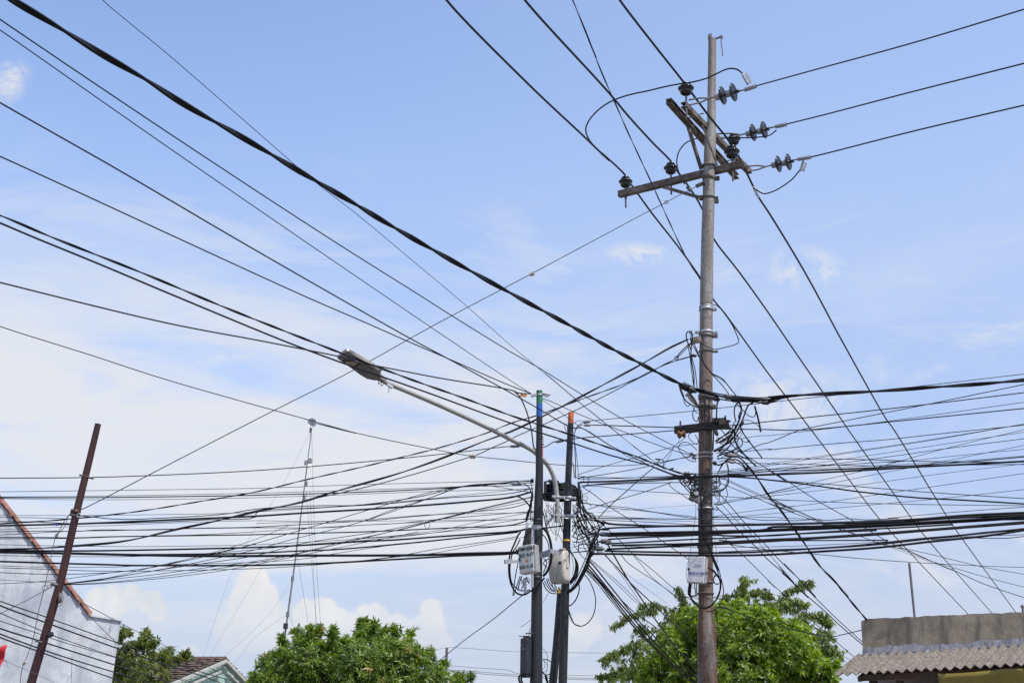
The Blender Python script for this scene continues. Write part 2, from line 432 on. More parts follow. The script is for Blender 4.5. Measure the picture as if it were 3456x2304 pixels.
def text(body, size, mat, parent, mtx, name='lettering', bold=.0):
    cu = bpy.data.curves.new('t', 'FONT'); cu.body = body; cu.size = size; cu.align_x = 'LEFT'; cu.extrude = .0006; cu.offset = bold
    ob = bpy.data.objects.new('t', cu); col.objects.link(ob)
    bpy.context.view_layer.update()
    me = bpy.data.meshes.new_from_object(ob.evaluated_get(bpy.context.evaluated_depsgraph_get()))
    bpy.data.objects.remove(ob); bpy.data.curves.remove(cu)
    me.transform(mtx); me.name = name
    off = Vector((0, 0, 0)); q = parent
    while q is not None: off = off + q.location; q = q.parent
    me.transform(Matrix.Translation(-off)); me.materials.clear()
    o = bpy.data.objects.new(name, me); col.objects.link(o); me.materials.append(mat); o.parent = parent
    return o
# ---------------------------------------------------------------- light and sky
SUN_EL, SUN_AZ = 60, Vector((.72, -.62))           # the sun stands high, to the right and slightly behind the camera
wd = bpy.data.worlds.new('World'); scene.world = wd; wd.use_nodes = True
nt = wd.node_tree; bg = nt.nodes['Background']
sky = nt.nodes.new('ShaderNodeTexSky'); sky.sky_type = 'NISHITA'; sky.sun_disc = False
sky.sun_elevation = R(SUN_EL); sky.sun_rotation = math.atan2(SUN_AZ.x, SUN_AZ.y)
sky.air_density = 1.0; sky.dust_density = 1.2; sky.ozone_density = 1.5; sky.altitude = 0
def mth(op, a, b=None, c=None, clamp=False):
    n = nt.nodes.new('ShaderNodeMath'); n.operation = op; n.use_clamp = clamp
    for i, v in enumerate((a, b, c)):
        if v is None: continue
        if isinstance(v, bpy.types.NodeSocket): nt.links.new(v, n.inputs[i])
        else: n.inputs[i].default_value = v
    return n.outputs[0]
def sstep(v, a, b):
    n = nt.nodes.new('ShaderNodeMapRange'); n.interpolation_type = 'SMOOTHSTEP'; nt.links.new(v, n.inputs[0])
    n.inputs[1].default_value = a; n.inputs[2].default_value = b; n.inputs[3].default_value = 0; n.inputs[4].default_value = 1
    return n.outputs[0]
tc = nt.nodes.new('ShaderNodeTexCoord'); DIR = tc.outputs['Generated']
sep = nt.nodes.new('ShaderNodeSeparateXYZ'); nt.links.new(DIR, sep.inputs[0])
dx, dy, dz = sep.outputs
# high thin cloud, laid out on a flat layer overhead
zz = mth('ADD', mth('MAXIMUM', dz, 0), .16)
cx_ = mth('DIVIDE', dx, zz); cy_ = mth('DIVIDE', dy, zz)
cmb = nt.nodes.new('ShaderNodeCombineXYZ'); nt.links.new(cx_, cmb.inputs[0]); nt.links.new(cy_, cmb.inputs[1])
mp = nt.nodes.new('ShaderNodeMapping'); nt.links.new(cmb.outputs[0], mp.inputs[0]); mp.inputs['Scale'].default_value = (1.0, 1.7, 1); mp.inputs['Location'].default_value = (3.1, 1.7, 0)
nA = noise(nt, 1.5, 10, .62, mp.outputs[0], .9); nB = noise(nt, .62, 3, .5, mp.outputs[0], .2)
# share of cloud by height above the horizon: clear overhead, hazy low down
left = sstep(dx, .46, .0)
band = mth('MULTIPLY', mth('MULTIPLY', sstep(dz, .335, .24), sstep(dz, .11, .17)), sstep(dx, .22, -.08))
nsum = mth('MULTIPLY_ADD', band, .19, mth('ADD', mth('MULTIPLY', nA.outputs[0], .85), mth('MULTIPLY', nB.outputs[0], .40)))
veil = mth('MULTIPLY', mth('MULTIPLY', sstep(dz, .44, .25), mth('MULTIPLY_ADD', sstep(dz, .075, .16), .62, .38)), sstep(nsum, .53, .83))
veil = mth('MULTIPLY', veil, mth('MULTIPLY_ADD', left, .68, .26))
smap = nt.nodes.new('ShaderNodeMapping'); nt.links.new(DIR, smap.inputs[0]); smap.inputs['Rotation'].default_value = (0, R(9), 0); smap.inputs['Scale'].default_value = (2.6, 2.6, 9)
nE = noise(nt, 1.7, 9, .64, smap.outputs[0], 1.1)           # drawn-out wisps
veil = mth('MAXIMUM', veil, mth('MULTIPLY', mth('MULTIPLY', sstep(nE.outputs[0], .47, .74), .78), mth('MULTIPLY', sstep(dz, .46, .30), sstep(dz, .04, .12))))
veil = mth('MULTIPLY', mth('MINIMUM', veil, .94), mth('MULTIPLY_ADD', sstep(nE.outputs[0], .30, .56), .30, .70))
# heaped cloud near the horizon: rounded puffs at fixed bearings
u0 = mth('DIVIDE', dx, mth('MAXIMUM', dy, .05)); v0 = mth('DIVIDE', dz, mth('MAXIMUM', dy, .05))
cuv = nt.nodes.new('ShaderNodeCombineXYZ'); nt.links.new(u0, cuv.inputs[0]); nt.links.new(v0, cuv.inputs[1])
nC = noise(nt, 34, 8, .66, cuv.outputs[0], .35); nD = noise(nt, 9, 4, .55, cuv.outputs[0])
PUFF = [  # photo place (half-size grid), radius
 (577, 1345, 42), (560, 1392, 46), (610, 1372, 34), (545, 1450, 60), (605, 1440, 70), (650, 1490, 60),
 (705, 1408, 36), (738, 1402, 34), (765, 1430, 36), (720, 1460, 62), (860, 1425, 44), (820, 1460, 50), (905, 1450, 46), (900, 1500, 60),
 (988, 1400, 26), (985, 1440, 40), (955, 1462, 46), (1000, 1480, 40), (800, 1510, 60),
 (345, 1378, 34), (305, 1368, 34), (262, 1380, 42), (225, 1385, 36), (362, 1402, 28), (435, 1496, 22), (1350, 1440, 40), (1320, 1470, 40),
 (30, 168, 30), (12, 200, 34), (1460, 585, 24), (1505, 588, 20), (1850, 620, 44), (1790, 930, 70), (1860, 905, 46)]
best = None; wisp = None
for k, (x, y, r) in enumerate(PUFF):
    d = ray(x * 3456 / 2352, y * 3456 / 2352); u, v = d.x / d.y, d.z / d.y; rr = r * 1.4694 / F_PX * (1.16 if k < 27 else 2.0)
    flat = 2.4 if k in (29, 30) else 1.7 if k in (31, 32, 33) else 1
    ddx = mth('MULTIPLY', mth('SUBTRACT', u0, u), 1 / flat); ddy = mth('SUBTRACT', v0, v)
    dist = mth('SQRT', mth('ADD', mth('MULTIPLY', ddx, ddx), mth('MULTIPLY', ddy, ddy)))
    m_ = mth('SUBTRACT', 1, mth('DIVIDE', dist, rr))
    if k >= 27: wisp = m_ if wisp is None else mth('MAXIMUM', wisp, m_)
    else: best = m_ if best is None else mth('MAXIMUM', best, m_)
puff = mth('ADD', best, mth('ADD', mth('MULTIPLY', mth('SUBTRACT', nC.outputs[0], .5), 1.1), mth('MULTIPLY', mth('SUBTRACT', nD.outputs[0], .5), .5)))
heap = mth('MULTIPLY', sstep(puff, .08, .34), sstep(best, -.40, .05))
under = sstep(v0, .045, .13)
heap_low = mth('MULTIPLY', heap, mth('MULTIPLY_ADD', under, .8, .12))
heap = mth('MULTIPLY', heap_low, .95)
wn = noise(nt, 30, 6, .65, cuv.outputs[0], .8)
wispy = mth('MULTIPLY', sstep(wisp, 0, .9), sstep(wn.outputs[0], .34, .62))
veil = mth('MAXIMUM', veil, mth('MULTIPLY', wispy, .85))
def rgbmix(f, a, b):
    m = nt.nodes.new('ShaderNodeMix'); m.data_type = 'RGBA'
    nt.links.new(f, m.inputs[0])
    for i, v in ((6, a), (7, b)):
        if isinstance(v, bpy.types.NodeSocket): nt.links.new(v, m.inputs[i])
        else: m.inputs[i].default_value = (*v, 1)
    return m.outputs[2]
K = 1 / .252                                        # cloud and haze radiance in the sky texture's own units
fh = mth('ADD', mth('MULTIPLY', sstep(dx, -.35, .25), .42), mth('MULTIPLY', sstep(dz, .55, .28), .55), None, True)
fl = mth('MULTIPLY', sstep(dz, .24, .05), .92)
tint = nt.nodes.new('ShaderNodeMix'); tint.data_type = 'RGBA'; tint.blend_type = 'MULTIPLY'; tint.inputs[0].default_value = 1; nt.links.new(sky.outputs[0], tint.inputs[6]); tint.inputs[7].default_value = (1.0, .975, 1.03, 1)
c = rgbmix(fh, tint.outputs[2], tuple(v * K for v in (.455, .605, .925)))
c = rgbmix(fl, c, tuple(v * K for v in (.58, .655, .80)))
c = rgbmix(veil, c, tuple(v * K for v in (.80, .81, .85)))
lit = sstep(mth('ADD', mth('MULTIPLY', nD.outputs[0], .8), mth('MULTIPLY', nC.outputs[0], .5)),   .44, .86)
hc = rgbmix(lit, tuple(v * K for v in (.70, .72, .76)), tuple(v * K for v in (.95, .91, .86)))
c = rgbmix(heap, c, hc)
nt.links.new(c, bg.inputs[0]); bg.inputs[1].default_value = .15
sl = bpy.data.lights.new('sun', 'SUN'); sl.energy = 2.8; sl.angle = R(.5); sl.color = (1, .955, .88)
so = bpy.data.objects.new('sun', sl); col.objects.link(so)
dirv = Vector((SUN_AZ.normalized().x * math.cos(R(SUN_EL)), SUN_AZ.normalized().y * math.cos(R(SUN_EL)), math.sin(R(SUN_EL))))
so.rotation_euler = dirv.to_track_quat('Z', 'Y').to_euler(); so.location = (20, -10, 40)
vs = scene.view_settings; vs.view_transform = 'Standard'; vs.look = 'None'; vs.gamma = 1; vs.exposure = 0.75
scene.cycles.max_bounces = 6; scene.cycles.transparent_max_bounces = 6

# ---------------------------------------------------------------- ground and street
def sheet(name, x0, y0, x1, y1, z, mat):
    mb = MB(); mb.add([(x0, y0, z), (x1, y0, z), (x1, y1, z), (x0, y1, z)], [[0, 1, 2, 3]])
    o = mb.build(name, M[mat], None, Vector((0, 0, 0)), fix=False); tag(o, kind='structure'); return o
sheet('ground', -900, -300, 900, 1500, 0, 'soil')
sheet('road', -120, 3.2, 120, 10.2, .004, 'asphalt')
mb = MB()
for k in range(-20, 20): mb.add([(k * 4, 6.62, .008), (k * 4 + 2, 6.62, .008), (k * 4 + 2, 6.74, .008), (k * 4, 6.74, .008)], [[0, 1, 2, 3]])
tag(mb.build('road_marking', M['paint'], None, Vector((0, 0, 0)), fix=False), kind='structure')
for nm, ya, yb in (('pavement', -1.4, 3.2), ('pavement', 10.2, 19.0)):
    mb = MB(); mb.box((0, (ya + yb) / 2, .06), 240, yb - ya, .12, bev=.015)
    tag(mb.build(nm, M['paving'], None, Vector((0, (ya + yb) / 2, 0))), kind='structure')

# ---------------------------------------------------------------- gabled house on the left
def gable_house():
    nw = Vector((.45, -.893, 0)); p0 = p1('S 300,2078', 19.6)
    def A(s):
        d = ray(*pix(s)[0]); return CAM + d * ((p0 - CAM).dot(nw) / d.dot(nw))
    bk = -nw; al = Vector((.893, .45, 0))
    h = empty('gabled_house', Vector((-6.5, 19.2, 0)))
    tag(h, 'plastered gabled house with cracked grey white wall behind the leaning red pole', 'house')
    v0 = A('S -560,980'); v1 = A('S 300,2078'); v2 = A('F 1110,1000'); base = A('F 1015,1568')
    br = v2 + (base - v2) * 2.4; br.z = 0
    vl = Vector((v0.x, v0.y, 0))
    poly = [vl, br, v2, v1, v0]
    mb = MB(); mb.prism(poly, bk * 9); mb.build('wall', M['gable'], h)
    # thin coping on the low parapet end, and the roof slope lying behind the verge
    mb = MB(); mb.beam(v1 + bk * .12 + Vector((0, 0, .012)), v2 + al * .02 + bk * .12 + Vector((0, 0, .012)), .30, .03)
    mb.build('coping', M['gable'], h)
    u = (v1 - v0).normalized(); n = u.cross(bk); n = n if n.z > 0 else -n
    mb = MB(); mb.prism([v0 + n * .03 + bk * .16, v1 + n * .03 + bk * .16, v1 + n * .10 + bk * .16, v0 + n * .10 + bk * .16], bk * 9.1)
    mb.build('roof', M['darktile'], h)
    # verge: a run of overlapping half-round clay tiles, each a little proud of the next
    mb = MB(); L = (v1 - v0).length; step = .235; k = 0
    while k * step < L:
        t0 = v0 + u * (L - k * step); jit = random.uniform(-.006, .006)
        a = t0 + n * (.02 + jit); b_ = t0 - u * (step * 1.12) + n * (.045 + jit)
        sec = []
        for q in range(9):
            th = math.pi * q / 8
            sec.append((math.cos(th) * .10, math.sin(th) * .045))
        ra = [a + bk * (x + .06) + n * y for x, y in sec]; rb = [b_ + bk * (x * .9 + .06) + n * y * .9 for x, y in sec]
        ri = [p - n * .02 for p in ra]; rj = [p - n * .02 for p in rb]
        vs_ = ra + rb + ri + rj; fs = []
        for q in range(8):
            fs += [[q, q + 1, 9 + q + 1, 9 + q], [18 + q + 1, 18 + q, 27 + q, 27 + q + 1], [q, 18 + q, 18 + q + 1, q + 1], [9 + q, 9 + q + 1, 27 + q + 1, 27 + q]]
        fs += [[0, 9, 27, 18], [8, 26, 35, 17]]
        mb.add(vs_, fs)
        # mortar lump showing under each tile on the wall face
        if k % 2 == 0: mb.box(t0 - u * .1 + n * .02 - bk * .02, .12, .05, .03, u, bk, n, 0, .01)
        k += 1
    mb.build('verge_tiles', M['terracotta'], h)
gable_house()

# ---------------------------------------------------------------- shop house on the right
def shop_house():
    ph = R(35); rt = Vector((math.cos(ph), -math.sin(ph), 0)); nf = Vector((-math.sin(ph), -math.cos(ph), 0)); bk = -nf
    Y0 = 20.0
    c_top = p1('R 638,893', Y0); c_bot = p1('R 640,1285', Y0)
    x0 = Vector((c_top.x, c_top.y, 0)); zt = c_top.z; zb = c_bot.z; W_ = 7.0
    h = empty('shop_house', x0 + rt * 3)
    tag(h, 'low shop house with bare cement parapet and corrugated awning roof', 'house')
    # parapet with a worn, slightly uneven top
    mb = MB(); n = 70; top = []
    rr = random.Random(3)
    for i in range(n + 1):
        t = W_ * i / n; top.append(x0 + rt * t + Vector((0, 0, zt + rr.uniform(-.012, .008) + (-.03 if i == 0 else 0))))
    zsk = zb + .17
    vs_ = [x0 + Vector((0, 0, zb - .12)), x0 + rt * W_ + Vector((0, 0, zb - .12))] + top[::-1]
    mb.prism(vs_, bk * .16); mb.build('parapet', M['parapet'], h)
    # rough pale cement skirting where the sheets meet the wall
    mb = MB(); rr2 = rt + Vector((0, 0, .034))
    lo = [x0 + rr2 * (W_ * i / n) + nf * (.035 + rr.uniform(0, .025)) + Vector((0, 0, zb - .10)) for i in range(n + 1)]
    hi = [x0 + rr2 * (W_ * i / n) + nf * .004 + Vector((0, 0, zsk - .05 + rr.uniform(-.025, .025) + .03 * math.sin(i * .33) * math.sin(i * .13))) for i in range(n + 1)]
    md = [(a + b_) / 2 + nf * (.022 + rr.uniform(0, .012)) for a, b_ in zip(lo, hi)]
    vs_ = lo + md + hi; m = n + 1
    mb.add(vs_, [[i + j * m, i + 1 + j * m, i + 1 + (j + 1) * m, i + (j + 1) * m] for i in range(n) for j in (0, 1)], 0, False)
    mb.build('cement_skirting', M['cementpale'], h)
    # main body behind and below, with its flat roof slab
    mb = MB(); wf = zb - .10
    body = [x0 + bk * .17, x0 + rt * W_ + bk * .17, x0 + rt * W_ + bk * 5, x0 + bk * 5]
    mb.prism(body, (0, 0, wf)); mb.build('wall', M['board'], h)
    # corrugated awning: three lapped courses
    L = 1.08; drop = .36; pitch = .134; amp = .024
    sl = (nf * L + Vector((0, 0, -drop))).normalized(); SL = math.hypot(L, drop); nn = rt.cross(sl); nn = nn if nn.z > 0 else -nn
    rr_ = rt + Vector((0, 0, .034)); start = x0 + Vector((0, 0, zb + .012)) - rt * .06
    mb = MB(); NX = int(W_ / pitch * 10)
    for cidx in range(1):
        rows = 24; vs_ = []; fs = []
        for lay in (0, 1):
            for j in range(rows + 1):
                f_ = j / rows; s = SL * f_; st = f_ * 3 % 1 if j < rows else 1
                for i in range(NX + 1):
                    x = W_ * 1.01 * i / NX; w_ = .006 * math.sin(x * 1.7) + (.004 if f_ > .34 else 0) - (.004 if f_ > .67 else 0)
                    z = amp * math.cos(2 * math.pi * (x + w_) / pitch) + .014 - lay * .007 + .007 * st
                    vs_.append(start + rr_ * x + sl * (s + (.014 * math.sin(x * 9) + .006 * math.sin(x * 23) if j == rows else 0)) + nn * z)
        w1 = NX + 1; o = (rows + 1) * w1
        for j in range(rows):
            for i in range(NX):
                a = j * w1 + i; fs.append([a, a + 1, a + 1 + w1, a + w1]); fs.append([o + a, o + a + w1, o + a + 1 + w1, o + a + 1])
        for i in range(NX):
            a = rows * w1 + i; fs.append([a, a + 1, o + a + 1, o + a]); fs.append([i, o + i, o + i + 1, i + 1])
        for j in range(rows):
            a = j * w1; fs.append([a, a + w1, o + a + w1, o + a]); a += NX; fs.append([a, o + a, o + a + w1, a + w1])
        mb.add(vs_, fs, 0, True)
    mb.build('corrugated_roof', M['corr'], h)
    # timbers and infill under the awning
    eave = start + sl * SL
    mb = MB()
    off = rt * .36
    mb.beam(eave + off - sl * .10 - nn * .055, eave + rr_ * (W_ - .1) - sl * .10 - nn * .055, .07, .09, nn)
    mb.beam(start + off + sl * .25 - nn * .06, eave + off - sl * .02 - nn * .06, .06, .07, nn)
    mb.build('eave_beam', M['wood'], h)
    ez = (eave - nn * .12 - sl * .12).z
    fb = Vector((eave.x, eave.y, 0)) - nf * .22
    mb = MB()
    for t in (.50, .88): mb.box(fb + rt * t + Vector((0, 0, ez / 2 + .02)), .08, .10, ez - .02, rt, nf)
    mb.beam(fb + rt * .52 + Vector((0, 0, ez - .02)) + nf * .05, fb + rt * .86 + Vector((0, 0, ez - .30)) + nf * .05, .05, .05)
    mb.build('timber_frame', M['wood'], h)
    mb = MB(); mb.box(fb + rt * 1.5 - nf * .02 + Vector((0, 0, ez / 2 - .02)), 1.2, .03, ez - .03, rt, nf); mb.build('board_panel', M['board'], h)
    mb = MB(); mb.box(fb + rt * .44 - nf * .3 + Vector((0, 0, ez / 2 - .02)), .13, .10, ez - .02, rt, nf); mb.build('plaster_pier', M['gable'], h)
    # yellow tarpaulin hung from the eave beam with sagging folds
    mb = MB(); n1, n2 = 70, 22; vs_ = []
    for j in range(n2 + 1):
        for i in range(n1 + 1):
            x = 1.50 + (W_ - 1.8) * i / n1; s = j / n2
            zt_ = (eave - nn * .045 - sl * .06).z + .034 * x - .03 * abs(math.sin(x * 2.6)) 
            z = zt_ - s * 1.5
            f = .05 * math.sin(x * 7 + s * 2.5) * (0.3 + s) + .03 * math.sin(x * 17 + 5 * s) * s + .05 * math.sin(s * 9 + x)
            p = Vector((eave.x, eave.y, 0)) + rt * x + nf * (f - .03) ; p.z = z; vs_.append(p)
    w1 = n1 + 1
    mb.add(vs_, [[j * w1 + i, j * w1 + i + 1, (j + 1) * w1 + i + 1, (j + 1) * w1 + i] for j in range(n2) for i in range(n1)], 0, True)
    o = mb.build('tarpaulin', M['tarp'], None); tag(o, 'yellow tarpaulin hanging under the corrugated awning roof', 'tarpaulin')
    o.modifiers.new('thickness', 'SOLIDIFY').thickness = .004
    # posts standing behind the parapet
    mb = MB(); a = p1('R 1222,872', 21.2); b_ = p1('R 1147,308', 21.2); a.z -= 1.2
    mb.tube([a + (a - b_) * .1, b_], .021, 10); o = mb.build('metal_post', M['postgrey']); tag(o, 'bare thin metal post rising behind the cement parapet', 'post')
    mb = MB(); a = p1('R 2343,812', 19.2); b_ = p1('R 2333,745', 19.2); b0 = a - Vector((0, 0, 1.0))
    mb.tube([b0, b_], .017, 10); mb.box(b_ + Vector((0, 0, -.03)), .05, .05, .02); o = mb.build('short_post', M['postgrey']); tag(o, 'short dark post stub on the parapet at the right edge', 'post')
shop_house()

# ---------------------------------------------------------------- small house far behind on the left
def far_house():
    A = p1('F 2075,1354', 45); g = Vector((-.27, -.963, 0)); r = Vector((-.963, .27, 0)); hw = 4.6; d = 1.25
    h = empty('tiled_house', Vector((A.x, A.y, 0)))
    tag(h, 'small far house with brown tiled roof and pale mint gable', 'house')
    Lf = A + g * hw + Vector((0, 0, -d)); Rt = A - g * hw * .75 + Vector((0, 0, -d * 1.05)); RL = 2.5
    mb = MB(); ins = r * .12
    mb.prism([A + ins, Lf + ins, Vector((Lf.x, Lf.y, 0)) + ins, Vector((Rt.x, Rt.y, 0)) + ins, Rt + ins], r * RL); mb.build('wall', M['mint'], h)
    # tiled slopes, courses stepping down
    mb = MB()
    for a, b_ in ((A, Lf), (A, Rt)):
        sl = (b_ - a); n_ = 16; nn = sl.cross(r).normalized(); nn = nn if nn.z > 0 else -nn
        for k in range(n_):
            p = a + sl * (k / n_) + nn * .02; q = a + sl * ((k + 1.15) / n_) + nn * .07
            cols = 22
            for c_ in range(cols):
                w0 = RL * 1.06 * c_ / cols; w1 = RL * 1.06 * (c_ + .96) / cols; jz = nn * random.uniform(0, .025)
                mb.prism([p + r * w0 + jz, q + r * w0 + jz, q + r * w1 + jz, p + r * w1 + jz], nn * .03)
    mb.build('roof', M['darktile'], h)
    mb = MB()
    for k in range(10):
        p = A + r * (RL * 1.05 * k / 10) + Vector((0, 0, .045)); mb.tube([p, p + r * (RL * .11)], [.075, .065], 8)
    mb.build('ridge_tiles', M['redridge'], h)
    mb = MB()
    for b_ in (Lf, Rt):
        u = (b_ - A); mb.beam(A - r * .03 + Vector((0, 0, -.04)), b_ - r * .03 + Vector((0, 0, -.04)), .07, .10, (0, 0, 1))
        mb.beam(A - r * .0 + Vector((0, 0, -.33)) + u * .06, b_ - r * .0 + Vector((0, 0, -.30)), .06, .06, (0, 0, 1))
    mb.build('barge_board', M['trim'], h)
far_house()
def finial():
    mb = MB(); p = p1('a2 0,0' if False else 'H 832,1560', 70); s = mpp(p); 
    prof = [(15, -70), (15, -22), (13, -18), (13, -2), (17, 1), (20, 4), (20, 6), (15, 8), (15, 19), (19, 21), (22, 24), (22, 27), (8, 30), (0, 31)]
    mb.lathe(p, (0, 0, 1), [(a * s / 2.0, (b - 6) * s * .55) for a, b in prof], 16)
    base = p + Vector((0, 0, -76 * s * .55))
    mb.box(Vector((p.x, p.y, base.z / 2)), .8, .8, base.z + .3)
    o = mb.build('rooftop_turret', M['trim']); tag(o, 'tiny pale stepped turret top beside the drooping tree', 'turret')
finial()

# ---------------------------------------------------------------- trees
def leaves_mesh(name, mat, parent, pos, dirs, nrm, ln, wd_, tone):
    """one bent leaf per row: base at pos, pointing along dirs, blade normal nrm"""
    n = len(pos); side = np.cross(dirs, nrm); side /= np.linalg.norm(side, axis=1)[:, None] + 1e-9
    nrm2 = np.cross(side, dirs)
    L = ln[:, None]; Wd = wd_[:, None]
    v = np.empty((n, 6, 3))
    v[:, 0] = pos; v[:, 1] = pos + dirs * L * .42 + side * Wd * .5 + nrm2 * L * .07; v[:, 2] = pos + dirs * L * .45 - nrm2 * L * .0
    v[:, 3] = pos + dirs * L * .42 - side * Wd * .5 + nrm2 * L * .07; v[:, 4] = pos + dirs * L * 1.0 - nrm2 * L * .16; v[:, 5] = v[:, 4]
    v = v[:, :5]; base = (np.arange(n) * 5)[:, None]
    f = np.concatenate([base + np.array([[0, 1, 2]]), base + np.array([[1, 4, 2]]), base + np.array([[0, 2, 3]]), base + np.array([[2, 4, 3]])], 1).reshape(-1, 3)
    me = bpy.data.meshes.new(name); vv = v.reshape(-1, 3) - np.array(parent.location)
    me.vertices.add(len(vv)); me.vertices.foreach_set('co', vv.ravel().astype(np.float32))
    me.loops.add(f.size); me.loops.foreach_set('vertex_index', f.ravel().astype(np.int32))
    me.polygons.add(len(f)); me.polygons.foreach_set('loop_start', (np.arange(len(f)) * 3).astype(np.int32)); me.polygons.foreach_set('loop_total', np.full(len(f), 3, np.int32))
    at_ = me.attributes.new('leaf_tone', 'FLOAT', 'POINT'); at_.data.foreach_set('value', np.repeat(tone, 5).astype(np.float32))
    me.update(); me.validate(); me.materials.append(M[mat])
    o = bpy.data.objects.new(name, me); col.objects.link(o); o.parent = parent
    return o
def limb(mb, pts, r0, r1):
    n = len(pts); mb.tube(pts, [r0 + (r1 - r0) * i / (n - 1) for i in range(n)], 8)
def tree(label, Y, lobes, leaf_len, mat, n_ros, seed, sprays=(), droop=.25, per=12, trunk_px=None, bottom=None, spread=1.0, width=.27, inner=.25, young=0):
    rng = np.random.default_rng(seed)
    cs = []; rs = []
    for x, y, r in lobes:
        p = at(x * 1.46939, y * 1.46939, Y + rng.uniform(-.8, .8)); cs.append(p); rs.append(r * 1.46939 * mpp(p))
    cs = np.array([tuple(c) for c in cs]); rs = np.array(rs)
    cen = cs.mean(0); bx = at(trunk_px * 1.46939, 2304, Y).x if trunk_px else cen[0]
    root = empty('leafy_tree', Vector((bx, Y, 0))); tag(root, label, 'tree')
    # depth: fill the crown front to back so that it is round in plan
    ros = []
    w = rs ** 2; w = w / w.sum()
    while len(ros) < n_ros:
        k = rng.choice(len(cs), p=w); d = rng.normal(size=3); d /= np.linalg.norm(d)
        rad = rs[k] * (rng.uniform(.80, 1.06) if rng.random() > inner else rng.uniform(.3, .8))
        p = cs[k] + d * rad * np.array([1, 1.15, 1])
        # skip what is buried in another lobe
        dd = np.linalg.norm((p - cs) / np.array([1, 1.15, 1]), axis=1) / rs
        if (dd < .62).sum() > (1 if rng.random() < inner else 0): continue
        out = d * .8 + (p - cen) / (np.linalg.norm(p - cen) + 1e-6) * .5 + np.array([0, 0, .55 - droop]) + rng.normal(size=3) * .25
        ros.append((p, out / np.linalg.norm(out), 1.0, 0))
    for poly, th, cnt in sprays:
        q = crom([[x * 1.46939, y * 1.46939, 0] for x, y in poly], [12] * (len(poly) - 1)); yy = Y + rng.uniform(-.7, .7)
        for _ in range(cnt):
            t = rng.random() ** .8 * (len(q) - 1); i = int(t); a = q[i] * (1 - t + i) + q[min(i + 1, len(q) - 1)] * (t - i)
            p = np.array(tuple(at(a[0], a[1], yy))); s = mpp(Vector(p)) * 1.46939
            p = p + rng.normal(size=3) * th * s * np.array([.55, .9, .42])
            o_ = rng.normal(size=3) * .5 + np.array([0, -.1, .35 - droop]); ros.append((p, o_ / np.linalg.norm(o_), .9, 1))
    P_, D_, N_, L_, Wd_, T_ = [], [], [], [], [], []
    for p, ax, sc, kind in ros:
        m = int(per * rng.uniform(.7, 1.25)); a = np.cross(ax, [0.3, .2, 1]); a /= np.linalg.norm(a) + 1e-9; b = np.cross(ax, a)
        tone0 = rng.uniform(0, .75); yng = rng.random() < young and ax[2] > .3
        for j in range(m):
            th = 2 * math.pi * j / m + rng.uniform(-.4, .4); lift = rng.uniform(-.15, .9 if droop > .3 else 1.3)
            d = (a * math.cos(th) + b * math.sin(th)) * spread + ax * lift + np.array([0, 0, -droop * rng.uniform(.5, 1.6)])
            d /= np.linalg.norm(d); nm = ax + rng.normal(size=3) * .35
            P_.append(p + rng.normal(size=3) * leaf_len * .10 + ax * leaf_len * .35 * rng.uniform(-.6, .6)); D_.append(d); N_.append(nm)
            l = leaf_len * rng.uniform(.65, 1.15) * sc; L_.append(l); Wd_.append(l * width * rng.uniform(.8, 1.25))
            T_.append(.95 + rng.uniform(0, .05) if yng else min(.92, max(0, tone0 + rng.uniform(-.2, .25))))
    leaves_mesh('crown', mat, root, np.array(P_), np.array(D_), np.array(N_), np.array(L_), np.array(Wd_), np.array(T_))
    # trunk with limbs reaching into every lobe
    mb = MB(); low = Vector((bx, Y, 0)); fork = Vector((bx + .05, Y, max(1.2, min(c[2] for c in cs) - max(rs) * 1.0)))
    if fork.z > 2.6: fork.z = 2.6
    mid = low.lerp(fork, .5) + Vector((.06, 0, 0)); limb(mb, [low - Vector((0, 0, .1)), low + Vector((0, 0, .25)), mid, fork], .22, .15)
    for c_, r_ in zip(cs, rs):
        c_ = Vector(c_); m1 = fork.lerp(c_, .45) + Vector((rng.uniform(-.15, .15), rng.uniform(-.15, .15), .1)); limb(mb, [fork - Vector((0, 0, .05)), m1, c_], .075, .02)
        for _ in range(4):
            e = c_ + Vector(rng.normal(size=3)).normalized() * float(r_) * .85; limb(mb, [c_, c_.lerp(e, .5) + Vector((0, 0, .05)), e], .02, .006)
    for poly, th, cnt in sprays:
        yy = Y; q = [at(x * 1.46939, y * 1.46939, yy) for x, y in poly]; nb = min(cs, key=lambda c: (Vector(c) - q[0]).length)
        limb(mb, [q[0], *q[1:]] if len(q) > 2 else q, .012, .004)
    mb.build('trunk', M['bark'], root)
    return root
